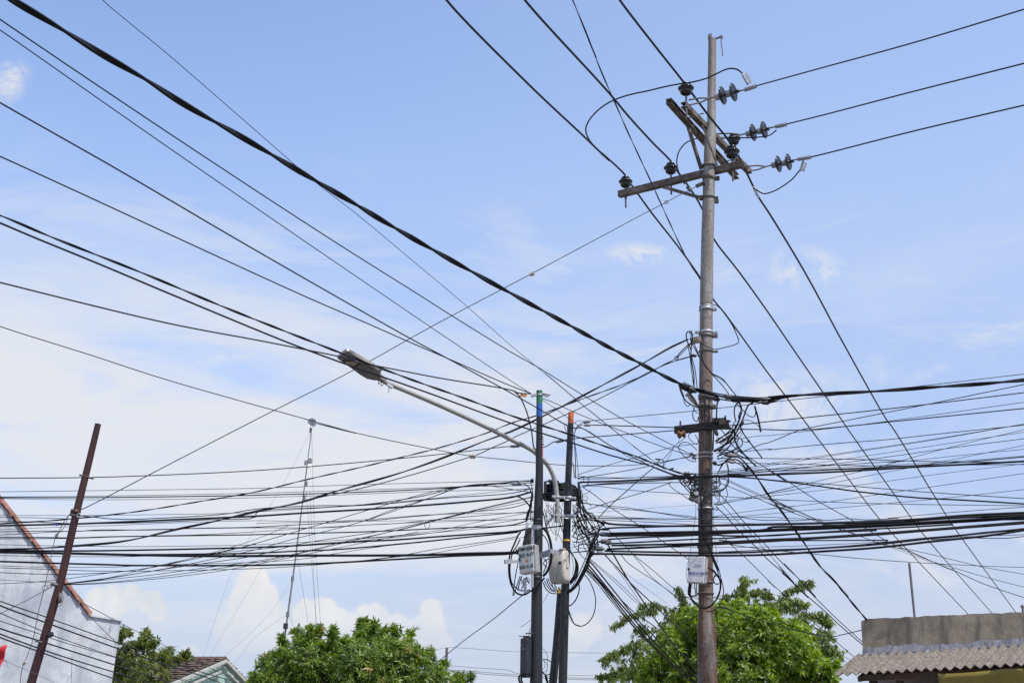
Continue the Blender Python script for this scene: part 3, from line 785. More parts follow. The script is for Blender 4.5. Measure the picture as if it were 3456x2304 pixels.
tree('dense rounded mango tree in the lower middle, left of the black poles', 32, [
    (700, 1522, 56), (780, 1514, 52), (850, 1505, 54), (915, 1518, 55), (640, 1560, 56), (750, 1570, 90), (860, 1570, 100), (960, 1560, 58), (1010, 1585, 42), (600, 1582, 34),
    (690, 1474, 16), (730, 1466, 14), (835, 1456, 15), (1052, 1576, 16), (640, 1500, 14), (870, 1462, 13), (960, 1505, 16), (1000, 1545, 16), (612, 1545, 14)],
      .17, 'leaf', 2700, 11, droop=.10, per=13, trunk_px=820, young=.02, sprays=[([(650, 1490), (648, 1462)], 8, 20), ([(765, 1462), (768, 1442)], 8, 18), ([(855, 1450), (862, 1430)], 7, 18), ([(935, 1475), (945, 1452)], 8, 18), ([(980, 1510), (992, 1488)], 8, 16), ([(1010, 1540), (1022, 1518)], 8, 16), ([(592, 1565), (580, 1545)], 8, 16), ([(1060, 1572), (1082, 1552)], 8, 14), ([(710, 1465), (712, 1438)], 7, 16), ([(826, 1452), (836, 1422)], 8, 26), ([(905, 1468), (908, 1438)], 8, 22), ([(733, 1460), (735, 1440)], 8, 18), ([(686, 1465), (684, 1446)], 9, 18), ([(880, 1452), (885, 1440)], 7, 14), ([(1040, 1568), (1062, 1550)], 9, 18), ([(610, 1530), (618, 1505)], 8, 16)])
tree('bright green bushy tree behind the foot of the main rusty pole', 26, [
    (1650, 1470, 72), (1585, 1500, 74), (1740, 1465, 66), (1800, 1500, 74), (1540, 1560, 70), (1680, 1560, 110), (1850, 1560, 66), (1595, 1435, 40), (1700, 1420, 38), (1625, 1418, 32), (1745, 1425, 26), (1820, 1455, 30), (1540, 1500, 36), (1885, 1560, 36), (1500, 1555, 26)],
    .13, 'leaf_bright', 3300, 12, droop=.06, trunk_px=1680, width=.34, sprays=[([(1590, 1420), (1600, 1400)], 9, 16), ([(1655, 1405), (1660, 1390)], 9, 16), ([(1765, 1420), (1780, 1402)], 9, 16), ([(1905, 1540), (1925, 1520)], 9, 18)])
tree('tall airy tree with drooping leaf sprays, rising behind the bright bushy tree', 31, [
    (1560, 1440, 48), (1490, 1470, 40), (1450, 1530, 46), (1500, 1520, 52), (1850, 1425, 22), (1600, 1480, 90), (1720, 1380, 22), (1680, 1400, 20), (1800, 1440, 60), (1860, 1470, 26), (1440, 1575, 44)],
    .15, 'leaf_droop', 900, 13, droop=1.25, trunk_px=1640, per=11, width=.24, inner=.1, sprays=[
    ([(1510, 1400), (1455, 1408), (1408, 1440)], 9, 70), ([(1490, 1470), (1430, 1490), (1384, 1518)], 10, 80), ([(1470, 1530), (1420, 1545), (1380, 1552)], 10, 70), ([(1600, 1420), (1570, 1380), (1555, 1345)], 7, 46),
    ([(1690, 1400), (1700, 1360), (1716, 1325)], 14, 95), ([(1705, 1370), (1740, 1355), (1765, 1368)], 10, 60), ([(1780, 1400), (1800, 1365), (1835, 1345), (1868, 1335)], 9, 90), ([(1790, 1390), (1825, 1380), (1850, 1385)], 9, 60),
    ([(1830, 1420), (1880, 1410), (1905, 1432)], 12, 80), ([(1850, 1450), (1890, 1470), (1926, 1508)], 11, 80), ([(1870, 1440), (1912, 1462)], 9, 40), ([(1640, 1410), (1660, 1385), (1672, 1360)], 9, 50), ([(1730, 1400), (1760, 1385), (1790, 1395)], 10, 55), ([(1870, 1480), (1895, 1500), (1902, 1530)], 10, 50),
    ([(1530, 1400), (1500, 1385), (1470, 1392)], 7, 40)])
tree('olive green tree peeking out between the plastered gable and the tiled house', 38, [
    (310, 1520, 44), (345, 1560, 46), (280, 1510, 24), (280, 1560, 40), (300, 1480, 14), (335, 1470, 14), (300, 1600, 50)],
    .17, 'leaf_dark', 760, 14, droop=.45, trunk_px=310, per=11, sprays=[([(272, 1470), (282, 1445)], 8, 36), ([(282, 1445), (300, 1455)], 6, 20), ([(325, 1480), (340, 1450)], 8, 40), ([(345, 1480), (360, 1475)], 8, 26), ([(370, 1510), (390, 1488)], 10, 46), ([(400, 1515), (430, 1500)], 10, 46), ([(350, 1500), (400, 1520)], 12, 60), ([(290, 1490), (320, 1480)], 9, 30)])
# ---------------------------------------------------------------- the main rusty pole
YP = 17.0
def axis_pole(mb, rows, Y, zbase=0.0, sides=24):
    """rows: (photo x, photo y, half width in photo pixels), top to bottom"""
    pts, rad = [], []
    for x, y, h in rows:
        p = at(x, y, Y); pts.append(p); rad.append(h * mpp(p))
    a, b = pts[-2], pts[-1]
    d = (b - a); f = (b.z - zbase) / -d.z
    pts.append(b + d * f); rad.append(rad[-1] * 1.04)
    mb.tube(pts, rad, sides); return pts, rad
ROWS = [(2404, 133, 13.2), (2402, 300, 14), (2400.5, 425, 14.6), (2398, 452, 19.3), (2394, 560, 20), (2391, 692, 20.6), (2387, 830, 21.2), (2384, 1000, 21.8), (2382.5, 1250, 22.6), (2381, 1500, 23.6), (2380.5, 1750, 24.3), (2382, 2000, 25.2), (2383.5, 2096, 25.6), (2385, 2106, 31), (2386.5, 2200, 32.4), (2388, 2304, 34)]
def pole_x(y):
    ys = [r[1] for r in ROWS]; return float(np.interp(y, ys, [r[0] for r in ROWS])), float(np.interp(y, ys, [r[2] for r in ROWS]))
base = at(2392, 2304, YP); MP = empty('utility_pole', Vector((base.x + .02, YP, 0)))
tag(MP, 'tall rusty steel utility pole carrying crossarms and black insulators', 'utility pole')
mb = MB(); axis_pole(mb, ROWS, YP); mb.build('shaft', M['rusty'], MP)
def band(y, w=9, mat='galv', lugs=(1,), ex=1.0, tilt=0):
    x, h = pole_x(y); p = at(x, y, YP); s = mpp(p); mb = MB(); r = h * s * 1.08 + .004
    mb.lathe(p - Vector((0, 0, w * s / 2)), (tilt, 0, 1), [(r - .006, 0), (r, .002), (r, w * s - .002), (r - .006, w * s)], 24)
    for sd in lugs:
        for k in (0, 1):
            mb.box(p + Vector((sd * (r + .025 * ex), -.02 + .035 * k, 0)), .055 * ex, .008, w * s * .95)
        mb.tube([p + Vector((sd * (r + .03 * ex), -.06, 0)), p + Vector((sd * (r + .03 * ex), .05, 0))], .008, 6)
    return mb.build('clamp_band', M[mat], MP)
for y, w, mt, lg, ex in ((602, 14, 'armsteel', (1,), 1), (668, 7, 'armsteel', (1,), .7), (1036, 6, 'galv', (), 1), (1044, 10, 'galv', (1,), .8), (1122, 9, 'galv', (-1, 1), 1.1), (1134, 11, 'galv_dark', (1,), 1.1), (1186, 5, 'galv_dark', (1,), 1.2),
                     (1340, 18, 'galv_dark', (1,), .8), (1372, 16, 'armsteel', (1,), .6), (1531, 5, 'palewire', (), 1), (1545, 4, 'palewire', (), 1), (1716, 5, 'palewire', (), 1), (2002, 6, 'armsteel', (), 1), (1965, 5, 'galv_dark', (), 1), (560, 10, 'armsteel', (-1,), .5)):
    band(y, w, mt, lg, ex)
# cap plates and the little hanging rod at the very top
mb = MB(); t0 = at(2403, 133, YP); s = mpp(t0)
mb.box(t0 + Vector((-.035, 0, .03)), .05, .012, .10, (1, 0, .25)); mb.box(t0 + Vector((-.03, -.03, .05)), .05, .012, .05)
mb.beam(t0 + Vector((.03, 0, .0)), t0 + Vector((.14, -.03, .03)), .025, .025); mb.beam(t0 + Vector((.13, -.03, .05)), t0 + Vector((.15, -.03, .0)), .03, .03)
mb.tube([t0 + Vector((.135, -.03, -.0)), t0 + Vector((.13, -.03, -.10)), t0 + Vector((.142, -.03, -.18)), t0 + Vector((.148, -.03, -.30))], .008, 6)
mb.build('top_bracket', M['galv_dark'], MP)

ZU = at(2400, 420, YP).z - .02; ZL = at(2393, 577, YP).z
# upper pair of channel arms, one each side of the pole
def carm(a, b, za, zb, w, h, t=.014, flip=1):
    A_, B_ = p1z(a, za), p1z(b, zb); mb = MB(); u = (B_ - A_).normalized(); y = Vector((0, 0, 1)).cross(u) * flip
    prof = [(-w / 2, -h / 2), (w / 2, -h / 2), (w / 2, -h / 2 + t), (-w / 2 + t, -h / 2 + t), (-w / 2 + t, h / 2 - t), (w / 2, h / 2 - t), (w / 2, h / 2), (-w / 2, h / 2)]
    mb.prism([A_ + y * p[0] + Vector((0, 0, p[1])) for p in prof], B_ - A_); 
    for f in (.08, .3, .52, .74, .93):        # bolt heads
        c = A_.lerp(B_, f); mb.tube([c + y * (w / 2 + .006), c - y * (w / 2 + .006)], .013, 6)
    mb.build('crossarm', M['armsteel'], MP); return A_, B_
UA = carm('T 678,640', 'T 1240,1268', ZU, ZU, .085, .085, flip=-1)
UB = carm('T 800,668', 'T 1345,1225', ZU, ZU, .085, .08)
LA_ = carm('T 268,1412', 'T 1292,1160', ZL, ZL, .085, .095)
# braces and tie rods
mb = MB()
mb.beam(p1z('T 838,850', ZU - .05), p1('T 948,1205', YP + .12), .042, .042); mb.build('brace', M['armsteel'], MP)
mb = MB(); mb.beam(p1z('T 955,840', ZU - .06), p1('T 1080,1170', YP - .20), .038, .025); mb.build('brace', M['armsteel'], MP)
mb = MB(); mb.beam(p1z('T 632,1350', ZL - .06), p1('T 955,1443', YP - .03), .012, .05); mb.build('brace', M['armsteel'], MP)
mb = MB(); a = p1('T 985,1440', YP - .02)
mb.box(p1('T 945,1440', YP), .05, .06, .06); mb.build('brace_clamp', M['armsteel'], MP); mb = MB(); mb.box(p1('T 1075,1468', YP), .05, .06, .05); mb.build('brace_clamp', M['armsteel'], MP)
for a, b in (('T 836,782', 'T 895,766'), ('T 1140,1142', 'T 1195,1127'), ('T 935,750', 'T 968,742')):
    mb = MB(); mb.tube([p1z(a, ZU), p1z(b, ZU)], .010, 6); mb.build('tie_rod', M['galv_dark'], MP)
# bow clamp behind the strain points and the little hooks for the guy
mb = MB(); mb.beam(p1('T 905,1345', YP - .05), p1('T 968,1318', YP - .05), .03, .05); mb.build('guy_hook', M['armdark'], MP)

PIN = [(.0, -.30), (.012, -.30), (.012, -.02), (.03, -.02), (.045, 0), (.072, .015), (.082, .035), (.078, .052), (.070, .060), (.086, .068), (.104, .082), (.108, .096), (.100, .106), (.074, .118), (.056, .126), (.052, .138), (.064, .146), (.066, .156), (.050, .170), (.030, .178), (0, .18)]
def pin_insulator(spec, z=None, Y=None, k=1.0):
    c = p1z(spec, z) if z is not None else p1(spec, Y)
    root = empty('pin_insulator', c - MP.location); root.parent = MP
    mb = MB(); mb.lathe(c, (0, 0, 1), [(r * k, h * k) for r, h in PIN[4:]], 28); mb.build('porcelain_body', M['porcelain'], root)
    mb = MB(); mb.tube([c + Vector((0, 0, -.34 * k)), c + Vector((0, 0, .02))], .014, 8); mb.box(c + Vector((0, 0, -.17 * k)), .04, .04, .03); mb.build('pin', M['galv_dark'], root)
    mb = MB()
    for j in range(2):
        r = .062 * k; mb.tube([c + Vector((r * math.cos(q), r * math.sin(q), (.132 + j * .008) * k)) for q in np.linspace(0, 2 * math.pi, 17)], .006, 5)
    mb.build('tie_wire', M['conductor'], root)
    return c
I1 = pin_insulator('T 322,1352', ZL + .16); I2 = pin_insulator('T 696,1240', ZL + .17); I4 = pin_insulator('T 1202,1110', ZL + .18, k=1.08)
I3 = pin_insulator('T 822,588', ZU + .14, k=1.08); I5 = pin_insulator('T 1217,1000', Y=YP + .75, k=1.0)

DISC = [(0, -.075), (.034, -.072), (.040, -.05), (.040, -.022), (.062, -.018), (.105, -.006), (.128, .006), (.131, .014), (.124, .020), (.112, .012), (.108, .022), (.100, .024), (.092, .012), (.086, .024), (.078, .026), (.070, .012), (.060, .026), (.050, .026), (.040, .012), (.020, .02), (.018, .07), (.030, .075), (.030, .09), (0, .092)]
def strain_string(bar, att, mids, clampa, clampb, ya, yb, comb):
    """shackle, two porcelain discs and the wedge clamp, running from the arm end to the conductor"""
    specs = [att, *mids, clampa, clampb]; px = [pix(q)[0] for q in specs]
    xs = [p[0] for p in px]; dep = [ya + (yb - ya) * (x - xs[0]) / (xs[-1] - xs[0]) for x in xs]
    P_ = [at(*p, d) for p, d in zip(px, dep)]
    root = empty('strain_insulator', P_[0] - MP.location); root.parent = MP
    u = (P_[-1] - P_[0]).normalized()
    for p in P_[1:-2][-2:]:
        mb = MB(); mb.lathe(p, u, DISC, 32); mb.build('porcelain_disc', M['porcelain'], root)
        mb = MB(); mb.lathe(p - u * .02, u, [(0, -.075), (.046, -.072), (.05, -.05), (.05, -.004), (.043, .0)], 16); mb.build('disc_cap', M['galv'], root)
    mb = MB(); mb.tube([P_[0], P_[-2]], .011, 8)
    side = u.cross(Vector((0, 0, 1))).normalized(); e0 = p1(bar, ya)
    for sg in (-1, 1): mb.tube([e0 + Vector((0, sg * .03, sg * .055)), e0.lerp(P_[0], .6) + Vector((0, 0, sg * .035)), P_[0] + u * .03], .013, 6)
    mb.build('shackle', M['galv_dark'], root)
    mb = MB(); up = side.cross(u)
    mb.tube([P_[-2], P_[-2].lerp(P_[-1], .4), P_[-1]], [.022, .034, .020], 8); mb.beam(P_[-2], P_[-1], .03, .052, up)
    cpx = [pix(q)[0] for q in comb]; cpts = [at(*p, dep[-2]) for p in cpx]
    if len(cpts) > 1:
        mb.beam(cpts[0], cpts[1], .05, .03)
        cu_ = (cpts[1] - cpts[0]); sd = cu_.normalized().cross(Vector((0, 1, 0)))
        for j in range(5):
            q = cpts[0] + cu_ * (.1 + j * .2); mb.tube([q, q + sd * .07 + u * .0], .008, 5); mb.box(q + sd * .05, .02, .02, .02)
    mb.build('dead_end_clamp', M['galv'], root)
    return P_
S1 = strain_string('T 845,652', 'T 1000,622', ('T 1118,597', 'T 1207,570'), 'T 1305,548', 'T 1405,515', 16.0, 15.6, ('T 1290,418', 'T 1335,500'))
S2 = strain_string('T 1085,930', 'T 1265,922', ('T 1370,902', 'T 1460,880'), 'T 1560,852', 'T 1655,832', 17.2, 16.8, ('T 1552,880',))
S3 = strain_string('T 1322,1200', 'T 1470,1184', ('T 1580,1162', 'T 1663,1145'), 'T 1745,1122', 'T 1855,1104', 17.9, 17.5, ('T 1790,1140', 'T 1765,1215'))
# lower dark arm with two upright pins and a rusted spool
mb = MB(); A_, B_ = p1('P 208,1050', YP + .15), p1('P 690,994', YP - .25)
mb.beam(A_, B_, .09, .10, chan=True); mb.build('crossarm', M['armdark'], MP)
mb = MB()
for a, b in (('P 250,1030', 'P 252,968'), ('P 650,985', 'P 648,920')):
    mb = MB(); mb.tube([p1(a, YP - .1), p1(b, YP - .1)], .013, 6); mb.build('arm_pin', M['galv_dark'], MP)
mb = MB()
mb.box(p1('P 590,965', YP - .2), .17, .08, .06); mb.box(p1('P 620,975', YP - .22), .10, .1, .09, (1, 0, .2)); mb.build('arm_fittings', M['armdark'], MP)
mb = MB(); c = p1('P 265,1090', YP); mb.lathe(c - Vector((.05, 0, .0)), (1, .2, .25), [(0, -.01), (.05, 0), (.055, .02), (.035, .035), (.035, .06), (.055, .075), (.05, .09), (0, .1)], 14); mb.build('spool_insulator', M['rag'], MP)
mb = MB(); mb.beam(p1('I 1648,412', YP - .1), p1('I 1735,392', YP - .05), .05, .09); mb.build('side_bracket', M['armsteel'], MP)
mb = MB(); mb.lathe(p1('I 1610,885', YP - .1), (.6, 0, -.8), [(0, 0), (.045, .005), (.05, .03), (.03, .05), (.04, .07), (.04, .12), (.02, .22), (0, .23)], 14); mb.build('spool_insulator', M['porc_pale'], MP)
mb = MB(); c = p1('C 1690,655', YP - .1)
mb.box(c, .16, .05, .10, (1, 0, -.5), (0, 1, 0), (.5, 0, 1), 0, .015); mb.build('side_bracket', M['clampgrey'], MP)

# ---------------------------------------------------------------- black telecom poles in the middle
YB, YO, YK = 15.5, 16.2, 16.6
def paint_pole(label, Y, rows, bands, cap=True):
    """rows as for the main pole; bands: (from y, to y, material) of painted tops"""
    p = at(rows[-1][0], 2304, Y); root = empty('telecom_pole', Vector((p.x, Y, 0))); tag(root, label, 'pole')
    ys = [r[1] for r in rows]; top = rows[0][1]; last = top
    f = lambda y: (float(np.interp(y, ys, [r[0] for r in rows])), y, float(np.interp(y, ys, [r[2] for r in rows])))
    for y0, y1, m in bands:
        mb = MB(); a, b = f(y0), f(y1); pa, pb = at(*a[:2], Y), at(*b[:2], Y)
        mb.tube([pa, pb], [a[2] * mpp(pa), b[2] * mpp(pb)], 24); mb.build('painted_band', M[m], root); last = y1
    mb = MB(); axis_pole(mb, [f(last)] + [r for r in rows if r[1] > last + 5], Y); mb.build('shaft', M['blackpole'], root)
    return root, f
BP, fB = paint_pole('black telecom pole with green and blue painted top', YB, [(1820.5, 1319, 10.4), (1820.5, 1430, 10.6), (1818.5, 1600, 11), (1813, 1750, 13.4), (1811, 1900, 16), (1810, 2080, 17.8), (1808.5, 2304, 20.6)], [(1318, 1363, 'green'), (1363, 1406, 'blue')])
OP, fO = paint_pole('black telecom pole with orange painted top and street lamp clamp', YO, [(1927.5, 1392, 9.6), (1926, 1430, 9.8), (1923, 1520, 10), (1918, 1620, 10.6), (1917, 1640, 13), (1914, 1760, 12.6), (1910, 1900, 13.5), (1906, 2050, 14.6), (1899, 2304, 14.8)], [(1391, 1428, 'orange')])
KP, fK = paint_pole('black telecom pole with faded pink top, half hidden behind the green and blue topped one', YK, [(1827, 1471, 6.2), (1827, 1530, 6.4), (1826.5, 1620, 6.6), (1825, 1750, 7.6), (1820, 1950, 10), (1817, 2304, 14)], [(1470, 1538, 'pink')])
LP_, fL = paint_pole('bare black brace pole leaning against the orange topped pole', YK - .2, [(1893, 1990, 12.5), (1886, 2080, 12.5), (1878, 2180, 13), (1866, 2304, 14)], [])
def ring(y, f, Y, root, w, mat, name='clamp_band', grow=1.14):
    x, _, h = f(y); p = at(x, y, Y); s = mpp(p); mb = MB(); r = h * s * grow
    mb.lathe(p - Vector((0, 0, w * s / 2)), (0, 0, 1), [(r * .9, 0), (r, .003), (r, w * s - .003), (r * .9, w * s)], 24); mb.build(name, M[mat], root); return p, r
p, r = ring(1333, fB, YB, BP, 6, 'galv'); mb = MB()
mb.box(p + Vector((.06, -.02, .0)), .10, .02, .035, (1, 0, -.2)); mb.box(p + Vector((.10, -.02, -.01)), .05, .03, .02, (1, 0, .4)); mb.box(p + Vector((-.07, -.02, -.01)), .07, .03, .03, (1, 0, .3)); mb.tube([p + Vector((.03, -.03, .02)), p + Vector((.14, -.03, .0))], .008, 6)
mb.build('wire_bracket', M['galv'], BP)
ring(1755, fB, YB, BP, 7, 'blackpole', 'pole_joint', 1.1); ring(1778, fB, YB, BP, 10, 'galv_dark'); ring(1950, fB, YB, BP, 14, 'blackpole', 'pole_joint', 1.04)
ring(1490, fK, YK, KP, 14, 'galv', 'clamp_band', 1.25); ring(1497, fK, YK, KP, 6, 'alu', 'clamp_band', 1.4)
ring(1463, fO, YO, OP, 3, 'armsteel', 'clamp_band', 1.05); ring(1824, fO, YO, OP, 7, 'yellow', 'tape_band', 1.06); ring(1790, fO, YO, OP, 3, 'blackpole', 'pole_joint', 1.06)
mb = MB(); mb.box(p1('U 980,1100', YO - .12), .03, .02, .07); mb.build('tape_tag', M['yellow'], OP)

# ---------------------------------------------------------------- street lamp
def lamp():
    foot = p1('O 782,985', YO - .16)
    root = empty('street_lamp', Vector((foot.x, foot.y, foot.z))); tag(root, 'grey street lamp on a long curved arm clamped to the orange topped pole', 'street lamp')
    spec = 'O 782,990 O 787,800 O 788,640 O 748,310 O 640,62 V 590,872 V 300,720 V 0,567 X 1900,1165 X 1000,782'
    px = pix(spec); n = len(px)
    # distances: the foot stands upright beside the pole, then the arm swings left and towards the street
    x0 = px[3][0]; xe = px[-1][0]
    pts = [at(x, y, (YO - .16) if i < 4 else (YO - .16) + (14.35 - YO + .16) * max(0, (x0 - x) / (x0 - xe)) ** 1.0) for i, (x, y) in enumerate(px)]
    q = crom([tuple(p) for p in pts], [7] * (n - 1), 3); pts = [Vector(p) for p in q]
    rad = np.interp(range(len(pts)), [0, len(pts) * .35, len(pts) - 1], [.0285, .0285, .027])
    mb = MB(); mb.tube(pts, list(rad), 16); mb.build('arm', M['arm'], root)
    # head
    neck = pts[-1]; u = (pts[-1] - pts[-9]).normalized()
    tip = p1('X 345,350', 14.02); u = (tip - neck).normalized()
    w = u.cross(Vector((0, 0, 1))).normalized(); nrm = w.cross(u)
    roll = R(-14); w2 = w * math.cos(roll) + nrm * math.sin(roll); nrm = w2.cross(u); w = w2
    if nrm.z < 0: nrm = -nrm
    L = (tip - neck).length
    # half widths along the length (0 neck, 1 tip) and body depth
    st = [(-.05, .026, .048), (.10, .036, .06), (.16, .075, .07), (.26, .118, .08), (.42, .124, .085), (.62, .114, .08), (.82, .108, .075), (.96, .104, .06), (1.0, .096, .045)]
    vs_ = []; fs = []; prof = []
    for t, hw, dp in st:
        c = neck + u * (L * t)
        row = [c - w * hw, c - w * hw * .98 + nrm * dp * .55, c - w * hw * .6 + nrm * dp, c + w * hw * .6 + nrm * dp, c + w * hw * .98 + nrm * dp * .55, c + w * hw, c + w * hw * .9 - nrm * .012, c - w * hw * .9 - nrm * .012]
        vs_ += row
    for i in range(len(st) - 1):
        for k in range(8): fs.append([i * 8 + k, i * 8 + (k + 1) % 8, (i + 1) * 8 + (k + 1) % 8, (i + 1) * 8 + k])
    fs += [list(range(8)), [(len(st) - 1) * 8 + k for k in range(8)][::-1]]
    hd = empty('lamp_head', neck - root.location); hd.parent = root
    mb = MB(); mb.add(vs_, fs); mb.build('housing', M['lamp'], hd)
    mb = MB(); c1 = neck + u * L * .36; poly = [c1 - w * .088, c1 + w * .088, neck + u * L * .60 + w * .084, neck + u * L * .60 - w * .084]
    mb.prism([p_ - nrm * .013 for p_ in poly], nrm * -.006); mb.build('service_cover', M['lampdark'], hd)
    for sg in (-1, 0, 1):
        mb = MB(); c = neck + u * L * .74 + w * sg * .056 - nrm * .016; mb.box(c, L * .17, .046, .012, u, w, nrm, 0, .003)
        mb.build('led_panel', M['led'], hd)
    mb = MB(); mb.box(neck + u * L * .74 - nrm * .0135, L * .25, .175, .006, u, w, nrm); mb.build('led_frame', M['ink'], hd)
    for t in (.0, .07):
        mb = MB(); c = neck + u * L * t - nrm * .02; mb.tube([c, c - nrm * .05], .009, 6); mb.tube([c - nrm * .028, c - nrm * .04], .015, 6); mb.build('bolt', M['galv'], hd)
    mb = MB(); mb.tube([neck + u * L * .2 - w * .09 + nrm * .03, neck + u * L * .2 - w * .125 + nrm * .03], .012, 8); mb.build('latch', M['clampgrey'], hd)
    mb = MB(); c = p1('X 1110,865', 14.42); mb.box(c - nrm * .0 - Vector((0, .03, 0)), .085, .02, .034, (u.x, u.y, u.z), w, nrm); mb.tube([c + Vector((.0, -.03, .02)), c + Vector((-.012, -.03, -.085))], .005, 6); mb.build('cable_clip', M['alu'], root)
    for a, b, c_, cen in (('O 700,565', 'O 1098,592', 14, 'O 790,575'), ('O 682,875', 'O 1092,892', 14, 'O 790,880')):
        mb = MB(); A_ = p1(a, YO - .19); B_ = p1(b, YO - .12); mb.beam(A_, B_, .015, .034)
        for t, rr in ((.23, .036), (.70, .060)):
            cc = A_.lerp(B_, t); mb.lathe(cc + Vector((0, .02, -.018)), (0, 0, 1), [(rr * .9, 0), (rr, .003), (rr, .033), (rr * .9, .036)], 18)
        for t in (.06, .45, .94): mb.tube([A_.lerp(B_, t) + Vector((0, -.022, 0)), A_.lerp(B_, t) + Vector((0, .02, 0))], .013, 6)
        mb.build('clamp', M['galv'], root)
lamp()

# ---------------------------------------------------------------- leaning red pole, aerial mast and far post
def red_pole():
    Y = 14.6; p = at(104, 2304, Y); root = empty('steel_pole', Vector((0, 0, 0)))
    rows = [(331, 1430, 10.3), (300, 1560, 11.4), (258, 1728, 12.6), (205, 1960, 13.6), (150, 2150, 14.4), (105, 2304, 15)]
    mb = MB(); pts, rad = axis_pole(mb, rows, Y); root.location = Vector((pts[-1].x, Y, 0))
    tag(root, 'dark red steel pole leaning to the right before the plastered gable', 'pole')
    mb.build('shaft', M['redpole'], root)
    ax = (pts[0] - pts[2]).normalized()
    mb = MB(); mb.tube([p1('A 728,440', Y - .05), p1('A 860,476', Y + .0)], .011, 8); mb.build('step_bar', M['redpole'], root)
    for sp, mt, r, ww in (('a 545,380', 'redpole', .058, .05), ('a 520,428', 'galv_dark', .056, .02), ('a 255,1450', 'galv_dark', .06, .03), ('c 945,590', 'galv_dark', .06, .015)):
        q = p1(sp, Y); mb = MB(); mb.lathe(q - ax * ww / 2, ax, [(r * .9, 0), (r, .003), (r, ww - .003), (r * .9, ww)], 18); mb.build('clamp_band', M[mt], root)
    mb = MB(); q = p1('a 592,428', Y - .05); mb.tube([q + Vector((.022 * math.cos(t), 0, .022 * math.sin(t))) for t in np.linspace(0, 2 * math.pi, 15)], .006, 6); mb.build('eye_ring', M['galv'], root)
    mb = MB(); q = p1('c 1190,415', Y - .1); mb.box(q, .055, .05, .05, (1, 0, .4), (0, 1, 0), (-.4, 0, 1), 0, .015); mb.tube([q, p1('c 1060,460', Y)], .012, 6); mb.build('clamp', M['closure'], root)
red_pole()
def mast():
    Y = 50; a = p1('D 717,975', Y); b = p1('D 650,1490', Y)
    root = empty('antenna_mast', Vector((b.x, b.y, 0))); tag(root, 'thin guyed antenna mast with two round dishes, behind the mango tree', 'antenna mast')
    mb = MB(); d = (b - a); f = b.z / -d.z
    mid = p1('D 694,1160', Y); m2 = p1('D 675,1310', Y)
    mb.tube([a, mid, m2, b, b + d * f], [.017, .025, .034, .038, .045], 10)
    for sp, r in (('D 713,988', .04), ('D 704,1110', .05), ('D 699,1142', .055), ('D 672,1328', .06), ('D 661,1410', .065)): q = p1(sp, Y); mb.tube([q - Vector((0, 0, .09)), q + Vector((0, 0, .09))], r, 10)
    mb.build('shaft', M['mast'], root)
    def dish(sp, n, rad):
        c = p1(sp, Y - .2); n = Vector(n).normalized(); mb = MB()
        mb.lathe(c, n, [(0, -.10), (rad * .4, -.085), (rad * .8, -.03), (rad, .03), (rad * 1.03, .03), (rad * 1.02, .0), (rad * .8, -.055), (rad * .4, -.11), (0, -.125)], 28)
        e = empty('dish', c - root.location); e.parent = root
        mb.build('reflector', M['dish'], e)
        mb = MB(); mb.tube([c - n * .1, c + n * .12], .02, 8); mb.tube([c + n * .10, c + n * .14], .03, 10); mb.build('feed', M['clampgrey'], e)
        mb = MB(); q = c - n * .16; mb.box(q, .12, .12, .16); mb.tube([q, Vector((a.x, a.y, q.z))], .03, 8); mb.build('bracket', M['clampgrey'], e)
    dish('D 716.5,971', (-.15, -1, -.05), .19); dish('D 710,1062', (.85, -.55, -.05), .19)
    mb = MB(); mb.box(p1('D 656,1437', Y - .1), .17, .10, .22, bev=.01); mb.box(p1('D 656,1436', Y - .18), .03, .02, .012); mb.build('equipment_box', M['cabdark'], root)
    for sp, y1 in (('S 1046,1460 S 940,1660 S 800,1890 S 690,2200', 46), ('S 1026,1650 S 920,1850 S 700,2225', 46), ('S 985,1960 S 900,2080 S 727,2240', 47), ('S 972,2070 S 860,2150 S 790,2242', 48),
                   ('S 1052,1465 S 1062,1800 S 1082,2110', 56), ('S 1034,1655 S 1050,1880 S 1070,2115', 56), ('S 1046,1655 S 1056,1880 S 1066,2115', 57), ('S 1000,1860 S 1022,1990 S 1042,2115', 56), ('S 975,2070 S 992,2120 S 1000,2150', 53)):
        W('stay_wire', '', sp, Y, y1, .8, mat='greywire', parent=root, ext='b', sides=4)
mast()
def far_post():
    Y = 42; a = p1('D 1026.5,1486', Y); b = p1('D 1024,1552', Y); root = empty('wooden_post', Vector((b.x, b.y, 0))); tag(root, 'slim far post with wires, right of the mango tree', 'post')
    mb = MB(); d = b - a; mb.tube([a, b, b + d * (b.z / -d.z)], [.043, .047, .05], 10); mb.build('shaft', M['postgrey'], root)
    mb = MB(); q = p1('G 1755,1478', Y - .1); mb.box(q, .14, .1, .07); mb.box(q + Vector((.05, 0, -.07)), .09, .1, .06); mb.build('wire_clamp', M['galv_dark'], root)
far_post()

